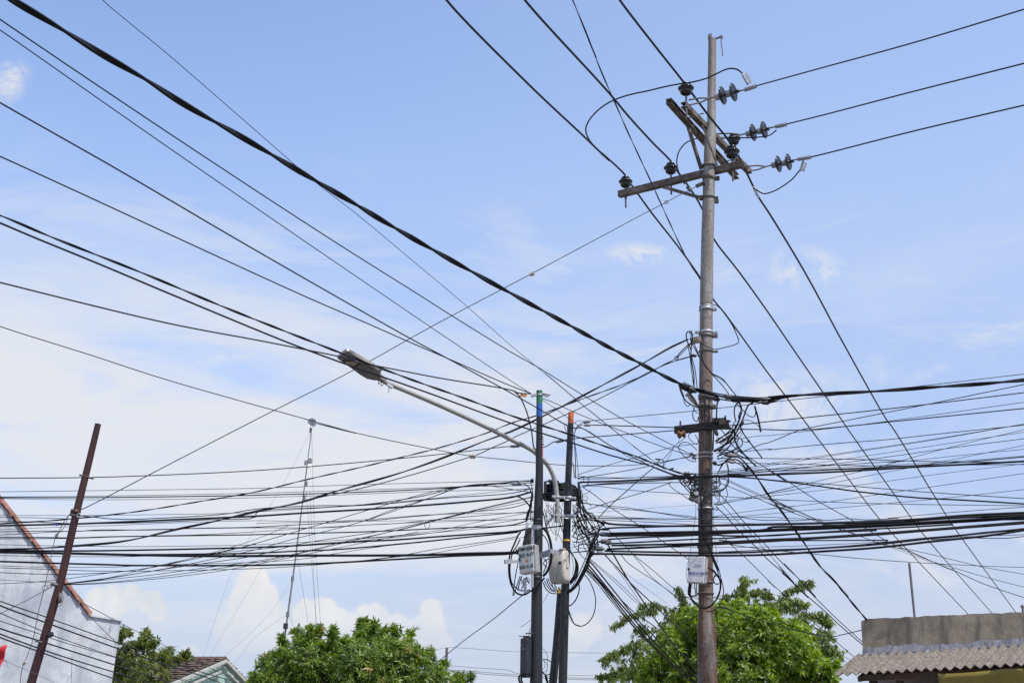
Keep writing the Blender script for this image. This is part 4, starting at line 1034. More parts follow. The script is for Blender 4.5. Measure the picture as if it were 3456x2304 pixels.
# ---------------------------------------------------------------- cabinets and boxes on the poles
class Frame:
    """a box standing at c: X to its right, Y into its depth, Z up, turned by yaw and leaning by tilt"""
    def __init__(s, c, yaw, tilt=0):
        s.c = c; s.m = Matrix.Rotation(R(yaw), 3, 'Z') @ Matrix.Rotation(R(tilt), 3, 'Y')
        s.x, s.y, s.z = (s.m @ Vector(v) for v in ((1, 0, 0), (0, 1, 0), (0, 0, 1)))
    def p(s, x, y, z): return s.c + s.x * x + s.y * y + s.z * z
    def box(s, mb, x, y, z, dx, dy, dz, bev=0): mb.box(s.p(x, y, z), dx, dy, dz, s.x, s.y, s.z, 0, bev)
    def face(s, x, y, z):   # matrix for lettering on the front face, reading left to right
        m = Matrix.Identity(4); r = Matrix((s.x, s.z, s.x.cross(s.z))).transposed(); m = r.to_4x4(); m.translation = s.p(x, y, z); return m
def finned_cabinet(label, spec, Y, yaw, tilt, w, h, d, mat):
    f = Frame(p1(spec, Y), yaw, tilt); root = empty('junction_cabinet', f.c.copy()); tag(root, label, 'cabinet')
    mb = MB(); f.box(mb, 0, 0, 0, w, d * .8, h, .012); mb.build('body', M[mat], root)
    mb = MB(); f.box(mb, 0, -d * .42, .002, w * .97, d * .12, h * .965, .008); mb.build('door', M[mat], root)
    mb = MB(); n = 22
    for k in range(n): f.box(mb, w * .5 + .006, 0, h * (-.45 + .9 * k / (n - 1)), .022, d * .78, h * .020)
    mb.build('cooling_fins', M[mat], root)
    mb = MB(); q = f.p(-w * .43, -d * .50, 0); mb.tube([q + f.y * .02, q - f.y * .012], .017, 12); f.box(mb, -w * .43, -d * .52, .0, .034, .012, .016, .003); mb.build('lock', M['ink'], root)
    return f, root
f, cab = finned_cabinet('grey finned cabinet with black lettering and warning triangle on the green and blue topped pole', 'U 440,560', YB - .33, -33, -5, .205, .335, .13, 'cabgrey')
fy = -.067
text('FMN060', .066, M['ink'], cab, f.face(-.098, fy, .095), bold=.0012); text('S03 A17', .062, M['ink'], cab, f.face(-.098, fy, .022), bold=.0012); text('S03 A18', .058, M['ink'], cab, f.face(-.098, fy, -.112), bold=.0012)
mb = MB(); mb.prism([f.p(-.008, fy, -.042), f.p(.038, fy, -.042), f.p(.015, fy, .004)], f.y * -.001); mb.build('warning_triangle', M['warn'], cab)
mb = MB(); mb.prism([f.p(.013, fy - .0015, -.036), f.p(.018, fy - .0015, -.036), f.p(.016, fy - .0015, -.012)], f.y * -.001); mb.build('warning_mark', M['ink'], cab)
mb = MB()
mb.beam(p1('U 515,20', YB - .24), p1('U 503,1050', YB - .24), .012, .034, (1, 0, 0)); mb.build('rail', M['alu'], cab)
mb = MB(); mb.beam(p1('O 290,985', YB - .22), p1('O 283,1165', YB - .22), .02, .034, (1, 0, 0)); mb.build('rail', M['alu'], cab)
mb = MB(); mb.beam(p1('U 380,880', YB - .25), p1('U 376,1110', YB - .25), .02, .034, (1, 0, 0)); mb.box(p1('U 395,1120', YB - .25), .06, .03, .02); mb.build('rail', M['alu'], cab)
mb = MB(); mb.beam(p1('U 15,600', YB - .5), p1('U 150,585', YB - .42), .02, .052, (0, 0, 1)); mb.beam(p1('U 140,600', YB - .42), p1('U 285,588', YB - .33), .012, .034, (0, 0, 1)); mb.build('bracket', M['alu'], cab)
mb = MB(); mb.beam(p1('U 640,478', YB - .2), p1('U 830,408', YB - .32), .012, .052, (0, 0, 1)); mb.beam(p1('U 828,410', YB - .33), p1('U 945,432', YB - .1), .012, .05, (0, 0, 1)); mb.beam(p1('U 620,510', YB - .2), p1('U 800,480', YB - .28), .01, .04, (0, 0, 1)); mb.build('bracket', M['alu'], cab)
mb = MB(); mb.beam(p1('O 370,1065', YB - .22), p1('O 480,1075', YB - .28), .03, .05, (0, 0, 1)); mb.tube([p1('O 440,1080', YB - .3), p1('O 520,1080', YB - .24)], .009, 6); mb.build('rail_clamp', M['galv'], cab)

# beige rounded box
f = Frame(p1('U 985,690', YO - .28), -28, -3); root = empty('junction_box', f.c.copy()); tag(root, 'beige rounded plastic box with side latch on the orange topped pole', 'junction box')
w, h, d = .225, .40, .17
def rounded_shell(f, w, h, d, bulge, x0=0, y0=0):
    vs_ = []; fs = []; ny, nx = 14, 12; mb = MB()
    for j in range(ny + 1):
        t = j / ny; z = (t - .5) * h; e = min(t, 1 - t); taper = 1 - .16 * max(0, 1 - e / .10) ** 2
        for k in range(24):
            q = 2 * math.pi * k / 24; cx_, sy_ = math.cos(q), math.sin(q); pw = .38
            x = math.copysign(abs(cx_) ** pw, cx_) * w / 2 * taper; y = math.copysign(abs(sy_) ** pw, sy_) * d / 2 * taper - (bulge * math.sin(math.pi * t) if sy_ < 0 else 0)
            vs_.append(f.p(x0 + x, y0 + y, z))
    for j in range(ny):
        for k in range(24): fs.append([j * 24 + k, j * 24 + (k + 1) % 24, (j + 1) * 24 + (k + 1) % 24, (j + 1) * 24 + k])
    fs += [list(range(24))[::-1], [ny * 24 + k for k in range(24)]]
    mb.add(vs_, fs, 0, True); return mb
rounded_shell(f, w, h, d, .03).build('body', M['beige'], root)
mb = MB()
for k in range(3): f.box(mb, .055 + .022 * k, -.05 - .008 * k, h * .5 + .003, .016, .09, .018, .005)
mb.build('lid_ribs', M['beige'], root)
mb = MB(); q = f.p(w * .28, -d * .58, .03); mb.tube([q + f.y * .04, q - f.y * .02], [.034, .028], 14); mb.build('latch', M['beige'], root)
mb = MB(); q = f.p(w * .28, -d * .58, .03); mb.tube([q - f.y * .018, q - f.y * .024], .019, 12); mb.build('latch_plug', M['ink'], root)
mb = MB(); f.box(mb, w * .5 + .006, -.02, .02, .016, .05, .09, .006); mb.build('hinge', M['beige'], root)

# white cabinet on the main pole
f, cab = finned_cabinet('white finned cabinet with blue lettering strapped to the main rusty pole', 'H 1700,530', YP - .28, -22, 4, .222, .345, .12, 'white')
fy = -.062
text('MADA10078', .046, M['inkblue'], cab, f.face(-.092, fy, -.062), bold=.001)
text('ICON', .028, M['inkblue'], cab, f.face(-.030, fy, .045), bold=.0003); text('NET', .028, M['inkteal'], cab, f.face(.032, fy, .045), bold=.0003)
mb = MB()
for k, (x, z, l) in enumerate(((-.02, .105, .012), (.05, .108, .028))): f.box(mb, x, fy - .0005, z, l, .001, .004)
f.box(mb, -.07, fy - .0005, .10, .003, .001, .04); f.box(mb, -.066, fy - .0005, -.09, .003, .001, .03); f.box(mb, -.065, fy - .0005, -.13, .003, .001, .05); mb.build('door_marks', M['inkgrey'], cab)

# dark splice cabinet low on the green and blue topped pole
f = Frame(p1('W 300,800', YB - .06), -30, 0); root = empty('splice_cabinet', f.c.copy()); tag(root, 'tall narrow dark cabinet low on the green and blue topped pole', 'cabinet')
w, h, d = .105, .415, .11
mb = MB(); f.box(mb, 0, 0, 0, w, d, h, .014); f.box(mb, 0, -.004, -h * .52, w * .8, d * .8, .05, .012); f.box(mb, .01, 0, h * .51, w * .7, d * .7, .03, .008); mb.build('body', M['cabdark'], root)
mb = MB(); f.box(mb, -.01, -.02, h * .56, w * 1.35, .03, .008); f.box(mb, .04, .0, h * .64, .10, .02, .012); mb.build('top_bar', M['armsteel'], root)
text('EZ', .022, M['inkgrey'], root, f.face(-.045, -d / 2 - .0015, .115)); text('R2-002', .027, M['inkgrey'], root, f.face(-.055, -d / 2 - .0015, .075))

# red banner at the left edge
mb = MB(); n1, n2 = 24, 24; vs_ = []
tl = p1('S -230,2172', 12.4); tr = p1('F 62,1218', 12.2); bl = p1('S -330,2420', 12.4); br = p1('F -40,1600', 12.2)
for j in range(n2 + 1):
    for i in range(n1 + 1):
        a = tl.lerp(tr, i / n1); b = bl.lerp(br, i / n1); p = a.lerp(b, j / n2); p.y += .02 * math.sin(i * .8 + j * .25) + .012 * math.sin(i * .3 - j * .7); vs_.append(p)
mb.add(vs_, [[j * (n1 + 1) + i, j * (n1 + 1) + i + 1, (j + 1) * (n1 + 1) + i + 1, (j + 1) * (n1 + 1) + i] for j in range(n2) for i in range(n1)], 0, True)
root = empty('banner', tr.copy()); tag(root, 'red cloth banner cut off by the left edge of the photo', 'banner')
o = mb.build('cloth', M['red_cloth'], root, fix=False); o.modifiers.new('thickness', 'SOLIDIFY').thickness = .003
q = p1('c 8,705', 12.16); mb = MB(); mb.beam(q + Vector((-.10, -.03, -.02)), q + Vector((.035, -.03, .012)), .003, .014); mb.build('printed_stroke', M['white_cloth'], root)
W('tie_cord', '', 'c 150,700 250,685 370,655', 12.2, 14.4, 1.4, mat='palewire', parent=root)
mb = MB(); mb.tube([p1('S -235,2172', 12.43), Vector((p1('S -235,2172', 12.43).x, 12.43, 0))], .03, 10); mb.build('banner_pole', M['postgrey'], root)
# ---------------------------------------------------------------- wires
g = 'bare conductors on the crossarms'
n = 'power_line'
def zy(spec, z): return p1z(spec, z).y
W(n, 'overhead conductor tied to the insulator at the far left end of the lower crossarm', 'S 1460,-70 D 1025,0 D 1215,195 T -10,945 T 115,1065 T 215,1150 T 318,1252 T 372,1335 T 440,1430 T 540,1568 S 2290,834 S 2366,941 I 1852,32 I 1950,150 J 0,295 J 160,505 J 970,1568 E 1020,840 R 970,0 R 1770,848 R 1930,1010', [('D 1025,0', zy('D 1025,0', I1.z + .15)), ('T 318,1252', I1.y)], 60, 5.0, ext='a', mat='conductor', group=g)
W(n, 'overhead conductor tied to the middle insulator of the lower crossarm', 'S 1730,-60 D 1205,0 D 1400,215 T 340,760 T 560,1000 T 690,1130 T 765,1240 T 860,1370 T 955,1530 I 1840,-550 I 2090,-220 I 2352,145 J 180,0 J 640,670 E 720,0 E 1320,840 R 1290,0 R 2015,832 R 2160,1000', [('D 1205,0', zy('D 1205,0', I2.z + .15)), ('T 690,1130', I2.y)], 60, 5.0, ext='a', mat='conductor', group=g)
W(n, 'overhead conductor passing both right hand insulators in front of the pole top', 'S 2040,-80 D 1423,0 T 600,230 T 800,482 T 1000,750 T 1200,1000 T 1262,1110 T 1350,1290 T 1425,1440 T 1510,1568 S 2720,925 J 680,0 J 1100,740 E 1140,0 E 1640,815 R 1665,0 R 2260,817 R 2400,1010', [('D 1423,0', zy('D 1423,0', I3.z + .15)), ('T 800,482', I3.y - .06), ('T 1200,1000', I4.y - .06)], 58, 5.2, ext='a', mat='conductor', group=g)
W(n, 'topmost conductor leading right from the pole top insulators', 'T 1400,516 T 1960,362 D 2100,98 D 2352,22', 15.6, 12.6, 5.0, ext='b', mat='conductor', group='conductors leading right from the pole top')
W(n, 'middle conductor of the three leading right from the pole top insulators', 'T 1650,832 T 1960,755 D 2080,215 D 2352,146', 16.8, 13.6, 5.0, ext='b', mat='conductor', group='conductors leading right from the pole top')
W(n, 'lowest conductor of the three leading right from the pole top insulators', 'T 1850,1104 T 1960,1078 D 2100,301 D 2352,242', 17.5, 14.8, 5.0, ext='b', mat='conductor', group='conductors leading right from the pole top')
W('twisted_cable', 'thin twisted wire falling steeply in front of the lower crossarm', 'S 1905,-60 D 1315,0 D 1370,135 T 0,90 T 130,420 T 230,645 T 330,875 T 430,1090 T 540,1325 T 650,1568 D 1577,592 D 1612,648', 11.5, 17.1, 4.6, tw=2, pitch=1.0, ext='a', group='twisted cables')
W('service_cable', 'thin wires leaving the main pole collar along the leftmost conductor with a slack tail', 'I 1845,75 I 1890,90 I 1960,170 I 2020,260 I 2055,330 I 2080,395', 17.0, 18, 2.6, group='loose cables right of the main pole')
g = 'jumper wires at the pole top'
W('jumper_wire', 'long looping jumper wire from the top clamp out to the leftmost conductor', 'T 1285,410 T 1240,378 T 1170,374 T 1080,412 T 1000,450 T 880,483 T 780,497 T 640,524 T 500,558 T 400,578 T 290,608 T 180,655 T 90,720 T 20,800 T -8,875 T 20,960 T 115,1065', [('T 1285,410', 15.6), ('T 880,483', I3.y)], I1.y - .75, 4.8, group=g)
W('jumper_wire', 'short jumper wire looping behind the pole to the middle conductor', 'T 1570,880 T 1510,925 T 1430,938 T 1330,945 T 1200,940 T 1050,945 T 920,950 T 830,980 T 770,1045 T 745,1130 T 765,1240 T 812,1330', 16.9, I2.y + .25, 4.2, group=g)
W('jumper_wire', 'hanging jumper wire from the lowest right clamp to the right conductor', 'T 1760,1215 T 1700,1285 T 1620,1345 T 1540,1388 T 1465,1406 T 1420,1385 T 1375,1352', 17.5, I4.y + .8, 4.4, group=g)
def sleeve(label, a, b, Y, w, mat='conductor', flat=False):
    A_, B_ = p1(a, Y), p1(b, Y); s = mpp(A_); mb = MB()
    if flat: mb.beam(A_, B_, .012, w * s); mb.box(A_.lerp(B_, .5), .02, .03, w * s * 1.3)
    else: mb.tube([A_, A_.lerp(B_, .12), A_.lerp(B_, .88), B_], [w * s * .25, w * s * .5, w * s * .5, w * s * .25], 10)
    tag(mb.build('splice_sleeve', M[mat]), label, 'splice sleeve')
sleeve('dark splice sleeve where the looping jumper wire joins the leftmost conductor', 'T 112,1062', 'T 195,1136', I1.y - .6, 9)
sleeve('upper pale flat connector plate on the right conductor below the crossarm', 'T 1370,1350', 'T 1455,1402', I4.y + .8, 5, 'alu', True)
sleeve('lower grey flat connector plate on the right conductor below the crossarm', 'T 1385,1370', 'T 1425,1445', I4.y + .95, 7, 'clampgrey', True)
sleeve('small dark connector joining the short jumper wire to the middle conductor', 'T 828,1345', 'T 862,1388', I2.y + .3, 11, 'galv_dark')

# guy from the main pole to the red pole
W('guy_wire', 'long steel guy wire from the main pole crossarm down to the red pole', 'T 950,1325 T 870,1365 T 760,1420 T 660,1476 T 480,1568 D 1400,533 D 1222,628 D 1000,745 D 800,856 D 620,947 D 400,1060 D 195,1166 A 735,762', 17.0, 14.6, 2.6, mat='steelwire', group='guy wires')
W('guy_wire', 'steel guy wire strands dropping from the red pole collar along its left side', 'a 440,430 a 380,510 a 310,640 a 265,720 a 235,800 a 205,950 a 165,1140 a 100,1440 F 345,950 F 300,1180 F 240,1340 F 222,1385 F 205,1430 F 192,1500 F 185,1568 S 60,2420', 14.55, 13.6, 2.4, mat='steelwire', group='guy wires')
W('guy_wire', 'short second strand beside the guy strands below the red pole collar', 'a 440,440 a 415,500 a 385,590 a 330,650 a 290,700', 14.53, 14.4, 2.2, mat='steelwire', group='guy wires')
def egg(label, spec, Y, w, mat='porc_pale', axis=(1, 0, .6)):
    c = p1(spec, Y); s = mpp(c) * w / 2; mb = MB(); mb.lathe(c - Vector(axis).normalized() * s, axis, [(0, 0), (s * .5, s * .08), (s * .75, s * .45), (s * .62, s * .8), (s * .80, s * 1.1), (s * .78, s * 1.5), (s * .45, s * 1.92), (0, s * 2)], 16)
    tag(mb.build('strain_egg', M[mat]), label, 'insulator')
egg('small pale egg insulator half way along the guy wire, in open sky', 'D 1222,629', 15.95, 20)
egg('shiny pale egg insulator at the bottom of the guy strands beside the red pole', 'F 224,1382', 13.9, 16, 'porc_pale', (.3, 0, 1))
egg('round pale insulator in the cable left of the green and blue topped pole', 'B 1990,268', 15.3, 24, 'porc_pale', (1, 0, .1))
def hoop(label, spec, Y, w):
    c = p1(spec, Y); s = mpp(c) * w / 2; mb = MB(); mb.tube([c + Vector((s * math.cos(t), .01 * math.sin(t), s * math.sin(t))) for t in np.linspace(0, 2 * math.pi, 21)], .007, 6)
    tag(mb.build('wire_ring', M['galv_dark']), label, 'ring')
hoop('steel ring in the guy wire just below the crossarm brace', 'T 660,1476', 16.7, 13)
hoop('steel ring in the double guy left of the main pole', 'I 1512,566', 16.8, 13)
hoop('steel ring joining the guy strands left of the red pole', 'a 265,722', 14.45, 9)

# the heavy twisted bundle
W('twisted_cable', 'thickest twisted black cable sweeping from the top left corner to the main pole', 'Y -60,-95 Y 90,5 Y 350,160 Y 700,375 Y 960,525 Y 1220,692 Y 1600,908 Y 2080,1192 Y 2352,1352 S 1320,762 D 1000,577 I 40,0 I 450,222 I 900,472 I 1200,627 I 1500,782 I 1680,855', 7.6, 16.85, 19, tw=2, pitch=1.25, ext='a', group='twisted cables')
W('twisted_cable', 'thick twisted black cable leaving the main pole for the right edge', 'I 1680,855 I 1860,905 N 380,545 N 560,570 N 760,578 N 1000,560 J 0,528 J 300,498 J 700,478 J 1000,462 J 1450,430 J 2000,392 J 2352,360', 16.85, 15.2, 12, tw=2, pitch=1.5, ext='b', group='twisted cables')
W('service_cable', 'cable running just over the thick twisted cable right of the main pole', 'I 1700,845 I 1850,885 N 380,520 N 560,540 N 760,552 N 1000,538 J 0,514 J 300,502 J 620,478', 16.8, 16.5, 4, group='cables right of the main pole')
W('service_cable', 'cable with a long black closure under the thick twisted cable right of the main pole', 'N 260,560 N 470,590 N 690,598 N 830,612 N 960,590 J 0,556 J 230,510 J 420,490', 16.8, 16.6, 4.5, group='cables right of the main pole')

# upper left fan
g = 'wires fanning in from the upper left'
n = 'service_cable'
W(n, 'thin lone wire starting highest on the left and crossing the thickest cable', 'S 305,-45 D 235,0 Y 1100,352 Y 1600,785 Y 2080,1200 D 817,490 D 942,594 D 1065,697 I 0,460 I 300,705 I 600,960 I 1000,1282 I 1340,1540', 7.4, 16.9, 2.0, ext='a', group=g)
W(n, 'upper wire of the close pair entering at the left edge below the corner', 'S -60,25 Y 0,130 Y 1080,857 Y 2165,1568 K 1520,0 K 1800,178 K 2352,517 I 220,640 I 650,905 I 1000,1115 I 1640,1450', 7.6, 16.8, 3.9, ext='a', group=g)
W(n, 'lower wire of the close pair entering at the left edge below the corner', 'S -60,62 Y 0,200 Y 1050,932 Y 1975,1568 K 1190,0 K 1620,292 K 2352,782 I 100,845 I 180,900', 7.6, 15.5, 3.1, ext='a', group=g)
W(n, 'third wire down the left edge in open sky, ending in the main pole tangle', 'S -60,311 Y 0,680 Y 770,1117 Y 1540,1568 K 735,0 K 1420,388 K 1840,612 K 2352,892 I 260,1040 I 560,1207 C 640,10 C 900,170 C 1100,270 C 1300,372 C 1540,465', 8.6, 16.9, 4.6, ext='a', group=g)
W(n, 'wire entering the left edge just above the twisted pair, ending at the green pole', 'S -60,502 Y 0,1035 Y 580,1300 Y 1160,1568 K 450,0 K 1000,238 K 1380,406 K 1740,560 K 2350,825 I 170,888', 9.6, 15.5, 4.3, ext='a', group=g)
W('twisted_cable', 'twisted black pair crossing the lamp head from the left edge', 'S -60,708 Y 0,1425 Z 340,0 Z 960,245 Z 1500,470 Z 2270,772 K 1100,642 K 1500,790 K 1900,930 K 2352,1097 I 200,1162 I 480,1250 I 800,1357 I 1000,1425 C 1140,270 C 1440,390 C 1640,450', 9.8, 16.9, 7.6, tw=2, pitch=.8, ext='a', group='twisted cables')
W(n, 'thick plain cable crossing the lower half of the lamp head', 'S -60,728 Y 0,1475 Z 220,0 Z 660,180 Z 1100,365 Z 1900,695 Z 2230,820 K 740,590 K 1100,717 K 1600,892 K 2352,1167 I 500,1327 I 900,1457 I 1200,1535 C 1280,360 C 1480,436 C 1660,470', 9.8, 16.9, 5.6, ext='a', group=g)
W(n, 'pale edged cable passing over the lamp head to the green pole top', 'S -60,938 Z 0,300 Z 1100,567 Z 1800,700 Z 2350,815 K 800,580 K 1080,632 K 1700,752 K 2352,862 I 60,887 I 170,893', 10.4, 15.5, 4.5, ext='a', mat='cable_dull', group=g)
W(n, 'dusty grey wire sagging past the antenna dish from the left edge', 'S -60,1077 Z 0,590 Z 600,780 Z 1100,942 Z 2352,1296 K 560,1167 K 1000,1272 K 1600,1397 K 1960,1462 K 2352,1503 C 0,305 C 250,332 C 500,352 C 850,358 C 1180,345 C 1640,275', 10.8, 16.9, 2.7, ext='a', mat='cable_dull', group=g)
g = 'wires between the black poles and the main pole'
W(n, 'cable sagging from the amber tag down the left side of the green topped pole', 'I 20,870 I 70,920 I 120,1020 I 150,1110 I 180,1240 I 205,1400 C 215,200 C 225,400', 15.4, 15.3, 4.0, group='drop cables on the black poles')
W(n, 'wire sloping right from the green pole top past the orange tip to the main pole', 'I 230,920 I 360,965 I 600,1075 I 850,1175 I 1100,1270 I 1260,1335 I 1500,1418 I 1650,1462', 15.5, 16.9, 2.4, group=g)
W(n, 'thin wire from the green pole top dropping steeply right to the main pole', 'I 230,920 I 400,1030 I 600,1180 I 780,1292 I 940,1390 I 1110,1490 C 1300,330 C 1420,400', 15.5, 16.9, 1.8, group=g)
W(n, 'thin grey wire sliding down right between the orange tip and the twisted pair', 'I 300,700 I 480,850 I 600,952 I 820,1130 I 1000,1278 I 1200,1442 C 1340,340', 15.5, 16.9, 1.7, mat='greywire', group=g)

# cables rising from lower left to the main pole
g = 'cables climbing from the left bundle to the main pole'
W('twisted_cable', 'thin twisted pair climbing from the far left past both black poles to the main pole', 'S -60,1773 A 0,889 A 300,871 A 700,840 A 1270,775 A 1800,690 A 2352,595 B 500,475 B 1000,362 B 1350,275 B 1700,187 B 2150,45 I 0,1160 I 200,1102 I 430,1022 I 620,950 I 800,886 I 1050,795 I 1250,702 I 1400,628 I 1510,590 I 1660,545', 15.4, 16.8, 4.4, tw=2, pitch=.6, ext='a', group='twisted cables')
W('twisted_cable', 'thick black pair climbing from the left bundle to the bracket high on the main pole', 'S -60,1856 A 0,1127 A 330,1115 A 640,1096 A 1160,1046 A 1600,945 A 2000,860 A 2352,775 B 420,690 B 700,600 B 1300,430 B 1700,291 B 2100,130 I 0,1236 I 200,1142 I 430,1027 I 700,885 I 1000,725 I 1200,617 I 1450,472 I 1620,393', 15.2, 16.8, 7.0, tw=2, pitch=1.8, ext='a', group='twisted cables')
W(n, 'guyed wire through the round pale insulator up to the steel ring at the main pole', 'A 2200,820 B 200,735 B 420,692 B 520,662 B 800,600 B 1100,530 B 1500,420 B 1840,316 B 1990,268 B 2080,235 B 2170,190 B 2310,130 I 0,1302 I 170,1227 I 550,1060 I 750,965 I 1080,795 I 1300,682 I 1400,622 I 1510,568 I 1580,500 I 1650,430', 15.2, 16.8, 2.8, group=g)
W(n, 'doubled end strand of the guyed wire beside the steel ring', 'I 1510,560 I 1560,500 I 1640,430 I 1700,405', 16.75, 16.8, 3.2, group=g)
W(n, 'straight wire from the left edge past the red pole step bar to a grey clamp', 'S -60,1613 A 0,470 A 750,465 A 1360,447 A 2352,400 B 1000,320 B 1800,240 B 2330,180 V 270,812', 14.5, 15.6, 2.9, ext='a', group=g)
W(n, 'twisted drop wire from the pole coil going down left behind the mango tree', 'U 420,1110 H 60,790 H 0,838 G 2352,840 G 2180,980 G 1880,1200 G 1650,1390 G 1500,1500 S 1380,2300', 15.3, 24, 2.6, group='drop wires')
W(n, 'thin loose wire end left of the dark splice cabinet', 'H 170,988 H 130,1020 H 80,1052', 15.3, 15.4, 1.6, mat='greywire', group='drop wires')
W(n, 'thin wire glimpsed in the gap between the two black poles', 'H 335,740 H 310,785 H 280,830', 15.8, 15.8, 1.4, mat='greywire', group='drop wires')

